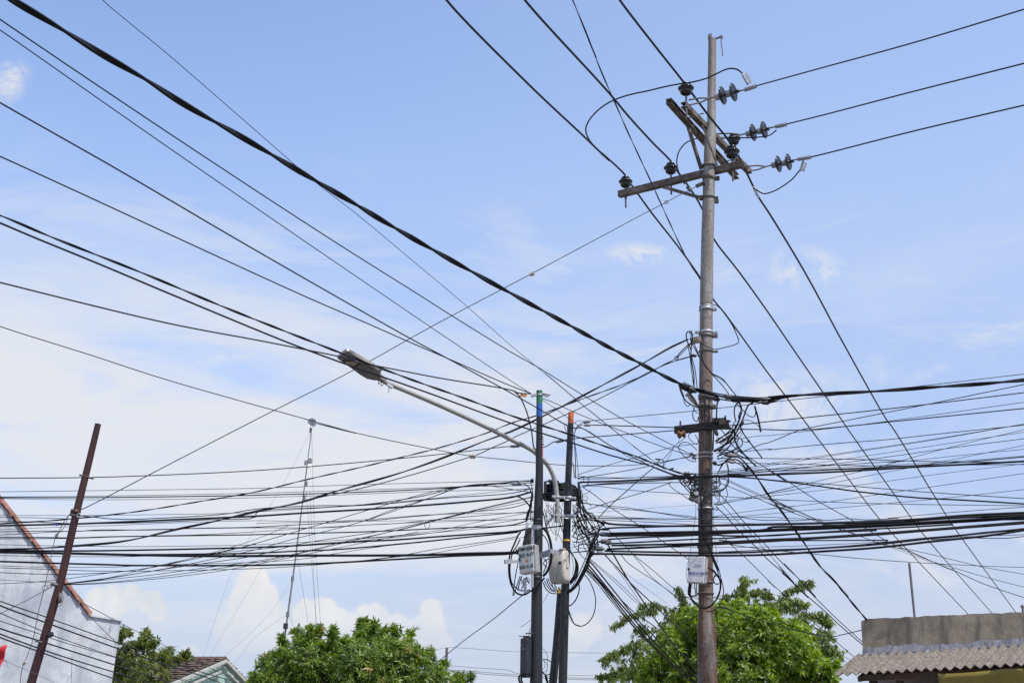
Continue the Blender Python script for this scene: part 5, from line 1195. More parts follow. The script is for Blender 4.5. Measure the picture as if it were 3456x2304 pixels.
# left bundle: each row is one cable between the left edge and the black poles
g = 'cables of the left bundle'
LB = [
 ('thin topmost wire of the left bundle, well clear of the others', 'A 0,595 A 1200,580 A 2352,565 B 0,560 B 1000,528 B 2352,496', 1.5),
 ('taut black cable of the left bundle with a faint wire over it', 'A 0,649 A 700,649 A 1500,641 A 2352,628 B 0,625 B 1000,597 B 1800,557 B 2352,505 C 60,500', 3.0),
 ('faint wire just over the taut black cable of the left bundle', 'A 0,641 A 700,637 A 2352,610 B 0,605 B 1000,577 B 1850,548 B 2352,520', 1.4),
 ('faint wire just under the taut black cable of the left bundle', 'A 0,658 A 700,668 A 1500,664 A 2352,650 B 0,648 B 1000,615 B 1600,592 B 2352,575', 1.4),
 ('thin wire crossing just below the red pole collar', 'A 0,813 A 700,812 A 1300,806 A 2000,795 A 2352,780 B 900,722 B 1500,668 B 2352,580', 1.3),
 ('messenger wire tied to the eye ring of the red pole', 'A 735,815 A 820,822 A 1000,842 A 1200,848 A 1450,838 A 1800,820 A 2100,795 A 2352,757 B 0,750 B 600,722 B 900,720 B 1500,640 B 1900,545 B 2150,520 B 2352,508', 2.4),
 ('thin wire under the collar that runs level to the left edge', 'A 0,830 A 300,833 A 620,843', 1.6),
 ('upper thick black cable of the left bundle', 'A 0,907 A 350,898 A 700,890 A 1400,860 A 2100,830 A 2352,822 B 0,816 B 400,792 B 1000,757 B 1600,715 B 2000,682 B 2352,645 C 180,595', 5.0),
 ('cable doubled over the upper thick cable of the left bundle', 'A 0,868 A 350,872 A 640,886 A 1000,885 A 1500,872 A 1900,852 A 2352,825 B 0,790 B 700,735 B 1200,705 B 1700,655 B 2352,608 C 170,570', 2.4),
 ('thin wavy wire under the upper thick cable', 'A 0,943 A 400,925 A 700,912 A 1000,905 A 1600,880 A 2352,862 B 0,858 B 500,868 B 1000,850 B 1600,805 B 2352,790', 1.3),
 ('wavy wire next below the thin wavy one', 'A 0,962 A 400,955 A 700,958 A 900,945 A 1350,946 A 1800,930 A 2352,918 B 0,920 B 300,902 B 600,885 B 900,868 B 1150,850 B 1300,835 B 1700,800 B 2352,740 C 140,700', 2.2),
 ('loose wire dipping towards the gable at the left edge', 'A 0,990 A 220,980 A 420,968 A 700,955 A 1000,952 A 1500,938 A 2352,925 B 600,925 B 1000,900 B 1300,885 B 1700,845 B 2352,790', 1.8),
 ('level black cable half way down the left bundle', 'A 0,1015 A 400,1015 A 700,1018 A 1000,1008 A 1300,1003 A 1700,998 A 2352,990 B 0,986 B 500,975 B 1000,962 B 1800,926 B 2352,900 C 140,860', 3.2),
 ('thin twin under the level black cable', 'A 0,1028 A 700,1022 A 1300,1000 A 1800,990 A 2352,962 B 0,962 B 400,935 B 900,905 B 1400,880 B 2352,850', 1.5),
 ('thin wire over the long climbing pair at the red pole', 'A 0,1080 A 500,1090 A 1200,1098 A 1800,1092 A 2352,1082 B 0,1080 B 500,1055 B 1200,1010 B 1700,965 B 2352,905', 1.5),
 ('thick cable under the climbing pair at the red pole', 'A 0,1133 A 400,1137 A 700,1138 A 1300,1130 A 1900,1117 A 2352,1105 B 0,1105 B 400,1088 B 900,1055 B 1300,1035 B 1700,1005 B 2100,978 B 2352,962 C 60,955', 4.6),
 ('heaviest cable of the left bundle, running level', 'A 0,1150 A 400,1157 A 700,1162 A 1300,1176 A 1800,1184 A 2352,1186 B 0,1182 B 500,1180 B 1000,1180 B 1500,1176 B 2000,1160 B 2352,1152 C 80,1140', 6.6),
 ('black cable leaving the heaviest one and rising right', 'A 1150,1172 A 1700,1168 A 2352,1158 B 0,1157 B 400,1138 B 700,1127 B 1400,1067 B 2000,1005 B 2352,972 C 60,962', 4.0),
 ('thin wire under the heaviest cable', 'A 0,1180 A 500,1188 A 1100,1190 A 1500,1180 A 1900,1160 A 2352,1125 B 500,1075 B 1000,1040 B 1600,975 B 2352,860', 1.6),
 ('lowest thick black cable of the left bundle', 'A 0,1235 A 250,1242 A 500,1251 A 1000,1264 A 1150,1270 A 1500,1272 A 2352,1271 B 0,1268 B 600,1252 B 1200,1220 B 1800,1186 B 2352,1163 C 60,1150', 4.8),
 ('wavy thin wire below the lowest thick cable', 'A 0,1273 A 300,1285 A 550,1282 A 720,1290 A 900,1284 A 1050,1287 A 1250,1275 A 1600,1262 A 1900,1255 A 2352,1240 B 0,1242 B 400,1215 B 800,1150 B 1200,1090', 1.5),
 ('thin straight wire under the lowest thick cable that reaches the grey box bracket', 'A 0,1292 A 500,1308 A 900,1322 A 1500,1320 A 2352,1300 B 0,1298 B 350,1280 B 600,1262 B 900,1235 B 1300,1185 B 1600,1130 B 2000,1070 B 2352,1015 C 60,1000', 1.8),
 ('close twin of the thin straight wire to the grey box bracket', 'B 900,1240 B 1300,1192 B 1620,1160 B 2000,1090 B 2352,1030', 1.5),
 ('thin wire starting low on the gable and climbing gently right', 'A 0,1337 A 400,1351 A 700,1350 A 1100,1330 A 1500,1270 A 2000,1160 A 2352,1070 B 0,1065 B 400,950 B 700,862 B 1100,742 B 1550,612 B 1850,555 B 2352,540', 1.9),
 ('wire from behind the red pole foot of the fan, lowest at the left edge', 'A 0,1440 A 300,1424 A 500,1408 A 1000,1340 A 1400,1290 A 1800,1195 A 2352,1075', 1.6),
 ('thin wire sagging over the gable to the red pole lower clamp', 'A 0,1403 A 300,1420 A 520,1430', 1.2),
 ('thin level wire just above the level cable, right part of the left bundle', 'B 0,885 B 600,870 B 1200,862 B 1800,855 B 2352,850', 1.2),
 ('thin far wire rising under the hanging hoop', 'B 900,1022 B 1200,1005 B 1700,945 B 2000,880 B 2352,815', 1.4),
 ('wire rising steeply to the grey toothed clamp on the left', 'B 1000,860 B 1300,745 B 1600,650 B 1900,545 B 2050,525 B 2352,518', 1.9),
 ('thin wire sloping down to the green topped pole under the toothed clamp', 'B 1850,548 B 2050,535 B 2200,548 B 2352,572 C 165,600', 1.7),
]
def to_pole(spec):
    t = spec.split()
    if t[-2] == 'B' and t[-1].startswith('2352'):
        x0, y0 = map(float, [q for q in t if ',' in q][-2].split(','))
        y1 = float(t[-1].split(',')[1])
        if x0 < 2352: spec += f' C 200,{y1 + (y1 - y0) / (2352 - x0) * 195:.0f}'
    return spec
for label, spec, w in LB:
    spec = to_pole(spec)
    W(n, label, spec, 15.6, 15.6, w * 1.15, ext='a' if spec.startswith('A 0') else '', group=g)
FAN = [
 ('uppermost wire of the fan spreading right from the red pole lower clamp', 'A 555,1442 A 850,1412 A 1150,1350 A 1500,1262 A 1800,1195 A 2352,1030 B 300,905', 1.5),
 ('second wire of the fan spreading right from the red pole lower clamp', 'A 555,1443 A 1000,1385 A 1350,1330 A 1700,1265 A 2352,1125 B 300,1040 B 900,890 B 1400,725 B 1800,575 B 1920,545', 2.0),
 ('third wire of the fan spreading right from the red pole lower clamp', 'A 555,1445 A 900,1405 A 1350,1330 A 1800,1262 A 2352,1180 B 400,1075 B 1000,980 B 1240,940 B 1700,840 B 2000,765 B 2352,682', 2.2),
 ('fourth wire of the fan spreading right from the red pole lower clamp', 'A 555,1446 A 1100,1390 A 1500,1345 A 1900,1290 A 2352,1232 B 400,1155 B 800,1055 B 1400,925 B 1900,795 B 2352,690', 1.9),
 ('fifth wire of the fan spreading right from the red pole lower clamp', 'A 555,1447 A 1000,1425 A 1500,1370 A 2000,1300 A 2352,1245 B 300,1185 B 700,1090 B 1200,970 B 1600,870 B 2000,780 B 2352,710', 1.9),
 ('lowest wire of the fan spreading right from the red pole lower clamp', 'A 555,1448 A 850,1442 A 1400,1398 A 2000,1325 A 2352,1262 B 300,1200 B 700,1120 B 1200,1020 B 1500,960', 1.8)]
for label, spec, w in FAN: W(n, label, to_pole(spec), 14.7, 15.6, w, group='wires fanning from the red pole')
W('wire_ring', 'small wire hoop hanging under the fan wires left of the black poles', 'B 1560,875 B 1548,905 B 1572,937 B 1596,905 B 1585,872 B 1555,880', 15.5, 15.5, 1.6, cat='ring')
W('wire_ring', 'loose wire ring on the guy strand left of the red pole', 'A 480,1455 A 440,1490 A 405,1505 A 388,1480 A 405,1455 A 435,1460 A 440,1490', 14.5, 14.5, 1.7, cat='ring')
W('wire_ring', 'hanging wire loop with dark clip right of the red pole lower clamp', 'F 545,690 F 575,750 F 578,810 F 545,862 F 515,830 F 535,740 F 548,700', 14.6, 14.6, 1.6, cat='ring')
mb = MB(); a, b = p1('F 552,735', 14.55), p1('F 550,835', 14.55); mb.tube([a, a.lerp(b, .35), a.lerp(b, .8), b], [.006, .022, .024, .006], 10); tag(mb.build('cable_clip', M['galv_dark']), 'dark teardrop clip hanging from the red pole lower clamp', 'clip')
W('tie_cord', 'tiny blue tie on the upper thick cable beside the red pole', 'a 245,560 a 262,578 a 285,565 a 270,548 a 248,562', 15.55, 15.55, 2.2, mat='bluetie', cat='cable tie')

# lines crossing low at the left
g = 'cables crossing low before the gable'
for label, spec, w in (
 ('topmost cable sloping down right across the gable', 'S -60,2002 F 0,815 F 350,935 F 700,1060 F 1060,1190 F 1400,1305 F 1800,1450 F 2200,1570 S 960,2370', 3.0),
 ('second cable sloping down right across the gable, thick', 'S -60,2015 F 0,855 F 450,1022 F 1000,1220 F 1500,1390 F 2000,1555 S 860,2370', 4.2),
 ('third cable sloping down right across the gable, through the pole clamp', 'S -60,2040 F 0,922 F 200,1010 F 380,1085 F 460,1120 F 700,1205 F 1100,1340 F 1700,1555 S 720,2370', 2.6),
 ('fourth thin cable sloping down right across the gable', 'S -60,2070 F 0,995 F 360,1115 F 560,1185 F 800,1255 F 1050,1330 F 1400,1440 F 1800,1572', 2.2),
 ('fifth cable sloping down right across the gable, thick', 'S -60,2092 F 0,1065 F 350,1175 F 600,1255 F 1100,1415 F 1560,1568 S 700,2370', 4.2),
 ('sixth cable sloping down right across the gable, thick', 'S -60,2112 F 0,1115 F 500,1297 F 1100,1482 F 1380,1570 S 640,2370', 4.0),
 ('lowest of the thick cables sloping down right across the gable', 'S -60,2122 F 0,1147 F 400,1292 F 900,1475 F 1160,1570 S 560,2370', 4.0)):
    W(n, label, spec, 13.6, 24, w, ext='a', group=g)
W(n, 'thin wire from the red pole lower clamp over the gable to the tiled house', 'F 545,685 F 680,790 F 900,905 F 1100,1012 F 1550,1240 F 1900,1415 F 2230,1565 S 900,2360', 14.6, 44, 1.7, group='drop wires')
W(n, 'short thin wire from the end of the tiled verge down to the parapet corner', 'F 820,948 F 940,1070 F 1065,1192', 19.3, 19.0, 1.8, group='drop wires')
W(n, 'thin wire from the red pole lower clamp down to the left edge', 'S -40,2090 F 0,930 F 200,830 F 400,725 F 480,682', 13.5, 14.6, 2.0, ext='a', group='drop wires')
W(n, 'hair thin wire drooping across the lower gable from the banner', 'F 30,1350 F 190,1425 F 350,1490 F 500,1560', 13, 15, 1.2, mat='greywire', group='drop wires')

# far lines behind the trees
for label, spec, w in (
 ('uppermost far line behind the mango tree, tied to the slim far post top', 'G 1500,1293 G 1640,1265 G 1752,1240 G 2000,1252 G 2352,1277 H 400,1285 H 880,1290', 1.2),
 ('far line low behind the black poles, upper of the three', 'G 1600,1390 G 2000,1425 G 2352,1456 H 0,1466 H 500,1492 H 840,1502', 1.5),
 ('far line low behind the black poles, middle of the three', 'G 1680,1436 G 2000,1460 G 2352,1486 H 0,1488 H 500,1516 H 880,1527', 1.9),
 ('far line low behind the black poles, lowest of the three', 'G 1740,1448 G 2000,1475 G 2352,1503 H 0,1502 H 500,1530 H 900,1540', 1.9)):
    W('power_line', label, spec, 42, 44, w, mat='greywire', group='far lines')

# between the black poles and the main pole
g = 'wires between the black poles and the main pole'
W(n, 'wire from the upper grey dead end clamp rising right past the main pole', 'I 725,1142 I 1100,1105 I 1680,1050 I 2100,1003 J 0,566 J 300,532 J 700,490 J 1400,415 J 2352,304', 16.1, 15.2, 2.2, ext='b', group=g)
W(n, 'wire from the lower grey dead end clamp running level past the main pole', 'I 735,1180 I 1100,1191 I 1540,1205 I 1850,1216 I 2352,1222 J 0,814 J 270,820 J 700,786 J 1100,745 J 1700,685 J 2352,620', 16.1, 15.2, 3.4, ext='b', group=g)
W(n, 'wire from behind the orange topped pole through the lower arm of the main pole', 'V 930,735 I 570,1306 I 1000,1270 I 1510,1229 I 1750,1205 I 2000,1186 I 2352,1150 J 0,740 J 500,688 J 1000,635 J 1500,578 J 2352,475', 16.3, 15.2, 3.2, ext='b', group=g)
W(n, 'cable from the pink pole dipping into the long grey clamp', 'V 720,818 V 780,795 V 840,755 V 900,735', 16.4, 16.3, 3.0, group=g)
W(n, 'thin wire rising from the orange pole under the twisted pair', 'C 600,440 C 900,345 C 1200,262 C 1480,185 C 1710,152', 16.3, 16.9, 1.9, group=g)
W(n, 'black wire rising from the coil to the pale band on the main pole', 'C 600,470 C 720,455 C 1000,410 C 1250,362 C 1450,312 C 1650,265', 16.3, 16.9, 2.3, group=g)
W(n, 'thick bundle cable level with the coil, running into the main pole', 'C 620,508 C 900,500 C 1100,490 C 1500,468 C 1850,457 C 2100,448 C 2352,440 E 0,438 E 500,418 E 1000,390 E 1400,365 E 1800,345 E 2352,316', 16.3, 15.4, 6.0, ext='b', group=g)
W(n, 'cable just under the thick bundle at the coil', 'C 640,541 C 850,520 C 1000,512 C 1300,495 C 1500,480 C 1750,462 C 2000,440 C 2352,410 E 0,405 E 300,398 E 1000,372 E 1700,330 E 2352,275', 16.3, 15.4, 3.4, ext='b', group=g)
W(n, 'cable over the thick bundle at the coil', 'C 600,478 C 900,474 C 1200,462 C 1500,450 C 1700,432 C 1900,424 C 2352,392 E 300,372 E 700,345 E 1300,310', 16.3, 15.6, 2.2, group=g)
W(n, 'thin wire nearest above the thick bundle', 'C 690,462 C 1000,466 C 1450,458 C 1800,448 C 2352,430 E 500,400 E 1000,380 E 1500,360', 16.3, 15.6, 2.0, group=g)
W(n, 'lower strand of the thick bundle left of the main pole', 'C 680,535 C 1000,522 C 1250,514 C 1500,510 C 1690,505', 16.3, 16.9, 2.6, group=g)
W(n, 'thick cable leaving the main pole and sagging gently to the right edge', 'C 1760,462 C 2000,458 C 2200,470 C 2352,485 E 0,486 E 300,520 E 800,590 E 1200,634 E 1400,652 E 1800,672 E 2352,706', 16.9, 15.5, 4.6, ext='b', group='cables right of the main pole')
W(n, 'thin companion over the thick sagging cable right of the main pole', 'C 2100,455 C 2352,482 E 0,483 E 300,508 E 600,530 E 1000,562 E 1500,602 E 2352,657', 16.9, 15.5, 2.4, ext='b', group='cables right of the main pole')
W(n, 'thin wire running level from the coil pole then down to the main pole spool', 'C 640,540 C 800,546 C 1000,570 C 1200,590 C 1450,605 C 1640,622', 16.3, 16.9, 1.9, group=g)
W(n, 'twisted drop wire crossing down left before the main pole', 'C 1300,375 C 1220,440 C 1150,500 C 1050,590 C 960,668 C 870,755 C 790,840', 16.9, 16.0, 3.2, group=g)
W(n, 'wire from the main pole clamp down left to the fan beside the orange pole', 'C 1660,690 C 1560,620 C 1460,550 C 1445,518 C 1470,505 C 1440,517 C 1220,595 C 1000,660 C 850,706 C 700,756', 16.9, 16.2, 2.4, group=g)
W(n, 'thin wire dropping right from the coil across to the white cabinet', 'C 655,555 C 780,640 C 900,735 C 1100,860 C 1250,958 C 1450,1095 C 1620,1215', 16.3, 16.8, 2.4, group=g)
W(n, 'long thin wire dropping right from the orange pole into the bright tree', 'C 570,665 C 660,750 C 800,870 C 960,1012 C 1110,1165 C 1300,1320 C 1520,1510 H 1700,835', 16.3, 21, 2.2, group='drop wires')
W(n, 'upper wavy wire of the pair sagging right from the orange pole', 'C 615,697 C 850,722 C 1050,740 C 1250,772 C 1450,800 C 1700,828', 16.3, 16.9, 2.0, group=g)
W(n, 'lower wavy wire of the pair sagging right from the orange pole', 'C 620,690 C 800,722 C 900,742 C 1080,758 C 1300,782 C 1500,815 C 1700,842', 16.3, 16.9, 2.0, group=g)
W(n, 'faint wire rising right from the fan to the main pole', 'C 700,790 C 1000,768 C 1300,742 C 1690,716', 16.3, 16.9, 1.0, mat='greywire', group=g)
for k, (label, spec, w) in enumerate((
 ('upper thin level wire over the right hand bundle', 'C 700,812 C 1000,828 C 1300,840 C 1700,845', 1.9), ('lower thin level wire over the right hand bundle', 'C 640,833 C 900,838 C 1200,842 C 1700,846 C 2100,850', 2.4),
 ('thin wire slanting into the thick right hand bundle', 'C 760,850 C 1000,862 C 1300,875 C 1700,900', 2.2), ('thin wire under the slanting one', 'C 800,840 C 1200,850 C 1700,870 C 2352,890', 1.4))):
    W(n, label, spec, 16.3, 16.6, w, group=g)

# the heavy right hand bundle
g = 'cables of the right hand bundle'
RB = [
 ('topmost thick cable of the right hand bundle', 'C 830,865 C 890,888 C 1100,900 C 1400,910 C 1700,906 C 2352,893 E 0,891 E 400,884 E 800,872 E 1400,845 E 1800,812 E 2352,786', 5.2),
 ('cable merging under the topmost thick one of the right hand bundle', 'C 790,945 C 900,928 C 1200,920 C 1450,912 C 1700,910 C 2352,898 E 300,890 E 800,880 E 1250,868', 4.4),
 ('wavy wire riding over the right hand bundle', 'C 1840,832 C 2100,828 C 2200,845 E 0,858 E 120,853 E 240,860 E 420,850 E 560,856 E 720,842 E 900,852 E 1200,838', 1.9),
 ('second wavy wire riding over the right hand bundle', 'C 1840,826 C 2352,826 E 0,830 E 200,838 E 500,850', 1.4),
 ('thick band cable high in the right hand bundle', 'C 880,978 C 1200,972 C 1700,962 C 2000,955 C 2352,938 E 0,928 E 500,912 E 900,890 E 1300,862 E 1700,835 E 2352,806', 6.0),
 ('thick band cable second in the right hand bundle', 'C 880,1000 C 1200,992 C 1500,985 C 1900,968 C 2352,950 E 0,941 E 500,925 E 1000,900 E 1400,878 E 1800,855 E 2352,820', 6.0),
 ('thick band cable third in the right hand bundle', 'C 1700,985 C 2000,972 C 2352,958 E 0,952 E 600,930 E 1100,908 E 1600,880 E 2000,858 E 2352,834', 5.6),
 ('thick band cable filling the middle of the right hand bundle', 'E 500,905 E 900,900 E 1200,888 E 1600,868 E 2000,850 E 2352,846', 5.6),
 ('black cable crossing over within the right hand bundle', 'C 880,1032 C 1200,1012 C 1500,1003 C 1800,990 C 2000,1000 C 2352,1002 E 0,995 E 400,972 E 900,940 E 1200,925 E 1700,895', 4.2),
 ('black cable leaving the long dark closure, upper', 'C 915,1070 C 1200,1056 C 1700,1030 C 2000,1020 C 2352,996 E 200,985 E 600,965 E 1000,950', 4.0),
 ('black cable leaving the long dark closure, lower', 'C 915,1088 C 1200,1082 C 1700,1070 C 2000,1055 C 2352,1036 E 0,1034 E 400,1018 E 900,985 E 1500,940 E 2352,872', 5.0),
 ('thick cable under the dark closure pair', 'C 870,1122 C 1200,1108 C 1700,1084 C 2000,1070 C 2352,1052 E 0,1048 E 400,1025 E 1000,988 E 1600,940 E 2352,884', 5.2),
 ('flat pair cable with small joints, nearly level at right', 'C 1900,1040 C 2200,1060 C 2352,1048 E 80,1045 E 420,1042 E 900,1040 E 1100,1038', 3.0),
 ('thin level wire between the lower cables of the right hand bundle', 'C 900,1092 C 1300,1100 C 1700,1106 C 2352,1100 E 300,1092 E 800,1068 E 1100,1050', 1.4),
 ('upper cable of the lowest pair in the right hand bundle', 'C 850,1138 C 1200,1146 C 1700,1154 C 1900,1156 C 2200,1150 C 2352,1142 E 0,1140 E 500,1112 E 1000,1078 E 1500,1022 E 2000,972 E 2352,935', 4.8),
 ('lowest thick cable of the right hand bundle', 'C 730,1165 C 1000,1166 C 1300,1174 C 1700,1180 C 2000,1180 C 2352,1176 E 0,1170 E 500,1142 E 1000,1108 E 1500,1052 E 2000,1000 E 2352,948', 5.6),
 ('thin wire alongside the lowest pair of the right hand bundle', 'C 1900,1148 C 2352,1130 E 0,1125 E 500,1108 E 1000,1066 E 1400,1022 E 1700,998', 2.2),
 ('cable joining the lowest pair at the right edge', 'E 1300,1040 E 1700,1002 E 2000,968 E 2352,938', 4.2),
 ('wire sagging under the lowest pair at the right edge', 'E 1500,1035 E 1800,1018 E 2050,1022 E 2200,1020 E 2352,1005', 2.0),
 ('wire flattening out below the pair at the right edge', 'E 1400,1035 E 1700,1012 E 2000,1000 E 2352,988', 1.6),
 ('thin wire over the heavy band rising to the right edge', 'E 1100,838 E 1500,800 E 1900,768 E 2352,735', 1.6)]
for label, spec, w in RB:
    e = 'b' if spec.split()[-1].startswith('2352') and 'E' in spec else ''
    W(n, label, spec, 16.1, 15.0, w * 1.22, ext=e, group=g)

# thin wires fanning to the right of the main pole
g = 'thin wires fanning right from the main pole'
RF = [
 ('highest thin wire over the fan right of the main pole, from the lower arm', 'N 300,1180 N 600,1165 N 900,1140 J 0,1000 J 300,970 J 700,935 J 1050,910 J 1600,850 J 2352,773', 2.3),
 ('upper of the close thin pair rising right', 'N 230,1400 N 500,1370 N 900,1310 J 0,1130 J 600,1040 J 1500,905 J 2352,762', 1.5),
 ('lower of the close thin pair rising right', 'N 230,1420 N 600,1375 J 0,1148 J 700,1035 J 1500,912 J 2200,790', 1.6),
 ('thin wire under the close pair, reaching the edge below it', 'N 230,1440 N 700,1395 J 0,1180 J 700,1085 J 1500,965 J 2352,838', 1.5),
 ('thin wire third from the close pair on the right', 'N 400,1430 J 0,1200 J 900,1092 J 1700,980 J 2352,898', 2.0),
 ('thin wire steeply crossing the others to the right edge, upper', 'L 1340,400 L 1700,325 L 2352,165 J 0,1395 J 400,1300 J 800,1210 J 1100,1135 J 1400,1050 J 1800,945 J 2352,815', 1.6),
 ('thin wire steeply crossing the others to the right edge, lower', 'L 1280,380 L 1700,310 L 2352,205 J 0,1405 J 500,1320 J 1000,1222 J 1300,1165 J 1700,1088 J 2352,958', 1.5),
 ('thin wire from the white band of the main pole rising right', 'L 1290,400 L 1700,330 L 2352,252 J 0,1425 J 500,1370 J 1000,1300 J 1700,1205 J 2352,1128', 1.4),
 ('thin wire from below the white band rising right, upper', 'L 1270,560 L 1700,495 L 2352,418 J 0,1545 J 500,1485 J 1000,1412 J 1500,1340 J 2352,1216', 1.6),
 ('thin wire from below the white band rising right, lower', 'L 1270,572 L 1700,548 L 2352,490 J 200,1568 J 600,1535 J 1000,1500 J 1700,1435 J 2352,1364', 1.5),
 ('thin level wire crossing under the fan to the right edge', 'L 1270,280 L 1700,310 L 2100,330 L 2352,345 J 0,1455 J 400,1470 J 800,1487 J 1500,1502 J 2352,1512', 1.9),
 ('thin wire crossing the pair of cables below the twisted one', 'N 480,1030 N 800,985 J 0,870 J 300,835 J 700,788 J 1300,710 J 2352,563', 1.8),
 ('wire rising to a kink by the conductors then up to the right edge', 'N 540,1180 N 800,1080 J 0,935 J 140,880 J 270,826 J 360,802 J 700,735 J 1000,675 J 1500,575 J 2352,400', 2.6),
 ('thin wire rising under the heavy pair to the edge', 'E 1100,330 E 1400,300 E 1800,258 E 2352,205', 1.6),
 ('level wire leaving the clamp below the lower arm', 'C 2080,285 C 2352,290 E 0,290 E 700,295 E 1300,312 E 1800,322 E 2352,322', 2.5),
 ('second level wire leaving the clamp below the lower arm', 'C 2050,330 C 2352,337 E 0,336 E 500,347 E 1000,357 E 1400,354', 2.2),
 ('thin wire starting at the pole and hugging the heavy pair', 'C 1900,410 C 2352,385 E 0,388 E 600,372 E 1200,345 E 1800,310 E 2352,265', 1.4)]
for label, spec, w in RF:
    W(n, label, spec, 16.9, 15.2, w, ext='b', group=g)

# diagonals dropping to the right of the main pole
W('twisted_cable', 'thick twisted cable dropping right from the grey clamp to the shop parapet corner', 'C 1960,262 C 2080,275 C 2140,330 C 2200,400 C 2280,510 C 2352,622 E 0,622 E 100,742 E 230,922 E 330,1062 E 480,1282 E 600,1402 E 740,1568 R 400,540 R 560,740 R 690,892 R 720,930', 16.8, 20.0, 7.2, tw=2, pitch=.95, group='twisted cables')
g = 'drop wires right of the main pole'
for label, spec, y1, w in (
 ('drop wire meeting the awning parapet edge just under the twisted cable, uppermost', 'L 1270,110 L 1300,170 L 1340,230 L 1520,430 L 1700,642 L 1950,902 L 2110,1082 L 2352,1322 E 150,1255 E 300,1412 E 440,1560 R 60,566 R 400,905 R 625,1108', 20, 2.6),
 ('twisted drop wire reaching the awning parapet edge', 'L 1320,425 L 1360,465 L 1450,550 L 1600,722 L 1850,962 L 2000,1122 L 2200,1290 L 2352,1432 E 130,1340 E 200,1402 E 370,1568 R 0,592 R 250,802 R 440,980 R 628,1140', 20, 3.0),
 ('thin drop wire between the two drop wires to the parapet edge', 'L 1290,270 L 1420,420 L 1600,620 L 1760,770 L 1900,920 L 2352,1430 E 100,1280 E 200,1400', 19.6, 1.7),
 ('lone drop wire crossing the airy tree to the awning verge', 'L 1290,690 L 1410,815 L 1520,932 L 1700,1092 L 1900,1290 L 2100,1492 E 0,1412 E 150,1542 R 0,800 R 330,1090 R 585,1305', 20, 2.2),
 ('lowest cable looping from behind the main pole to the parapet end', 'H 1865,862 H 2000,892 H 2150,945 H 2352,1012 R 100,1045 R 330,1080 R 460,1055 R 640,1012', 20, 2.8),
 ('thin wire under the sagging loop cable, reaching the verge', 'R 395,1245 R 470,1290 R 552,1338', 20, 1.4)):
    W(n, label, spec, 16.9, y1, w, group=g, ext='b', extm=.22)
for label, spec, w in (
 ('upper of the long pair slanting down right under the heavy bundle', 'L 1380,40 L 1500,100 L 1800,240 L 2000,322 L 2352,480 E 40,664 E 250,760 E 480,862 E 700,940 E 950,1042 E 1100,1085 E 1250,1132 E 1500,1232 E 1700,1290 E 2000,1378 E 2352,1470', 2.0),
 ('lower of the long pair slanting down right under the heavy bundle', 'L 1270,80 L 1500,165 L 1850,310 L 2150,440 L 2352,500 E 0,698 E 250,795 E 430,860 E 640,935 E 900,1022 E 1100,1095 E 1280,1122 E 1550,1182 E 1960,1282 E 2352,1352', 2.0),
 ('thin strand beside the long slanting pair', 'L 1400,35 L 1700,175 L 2000,305 L 2352,462 E 20,680 E 300,792 E 520,888 E 640,930 E 850,1005 E 1000,1060', 1.5),
 ('wire from the tangle joining the slanting pair low at right', 'N 310,905 N 400,1020 N 470,1120 N 560,1190 N 640,1240 N 860,1372 N 1080,1520 E 0,392 E 100,446 E 460,682 E 790,866 E 1080,1040 E 1280,1130 E 1550,1252 E 1750,1335 E 1960,1432 E 2352,1566', 2.6),
 ('nearly level thin wire low at right, under everything', 'C 2000,1080 C 2352,1125 E 0,1128 E 420,1166 E 900,1212 E 1300,1240 E 1950,1275 E 2352,1290', 2.0)):
    W(n, label, spec, 16.9, 24, w, ext='b', group=g)

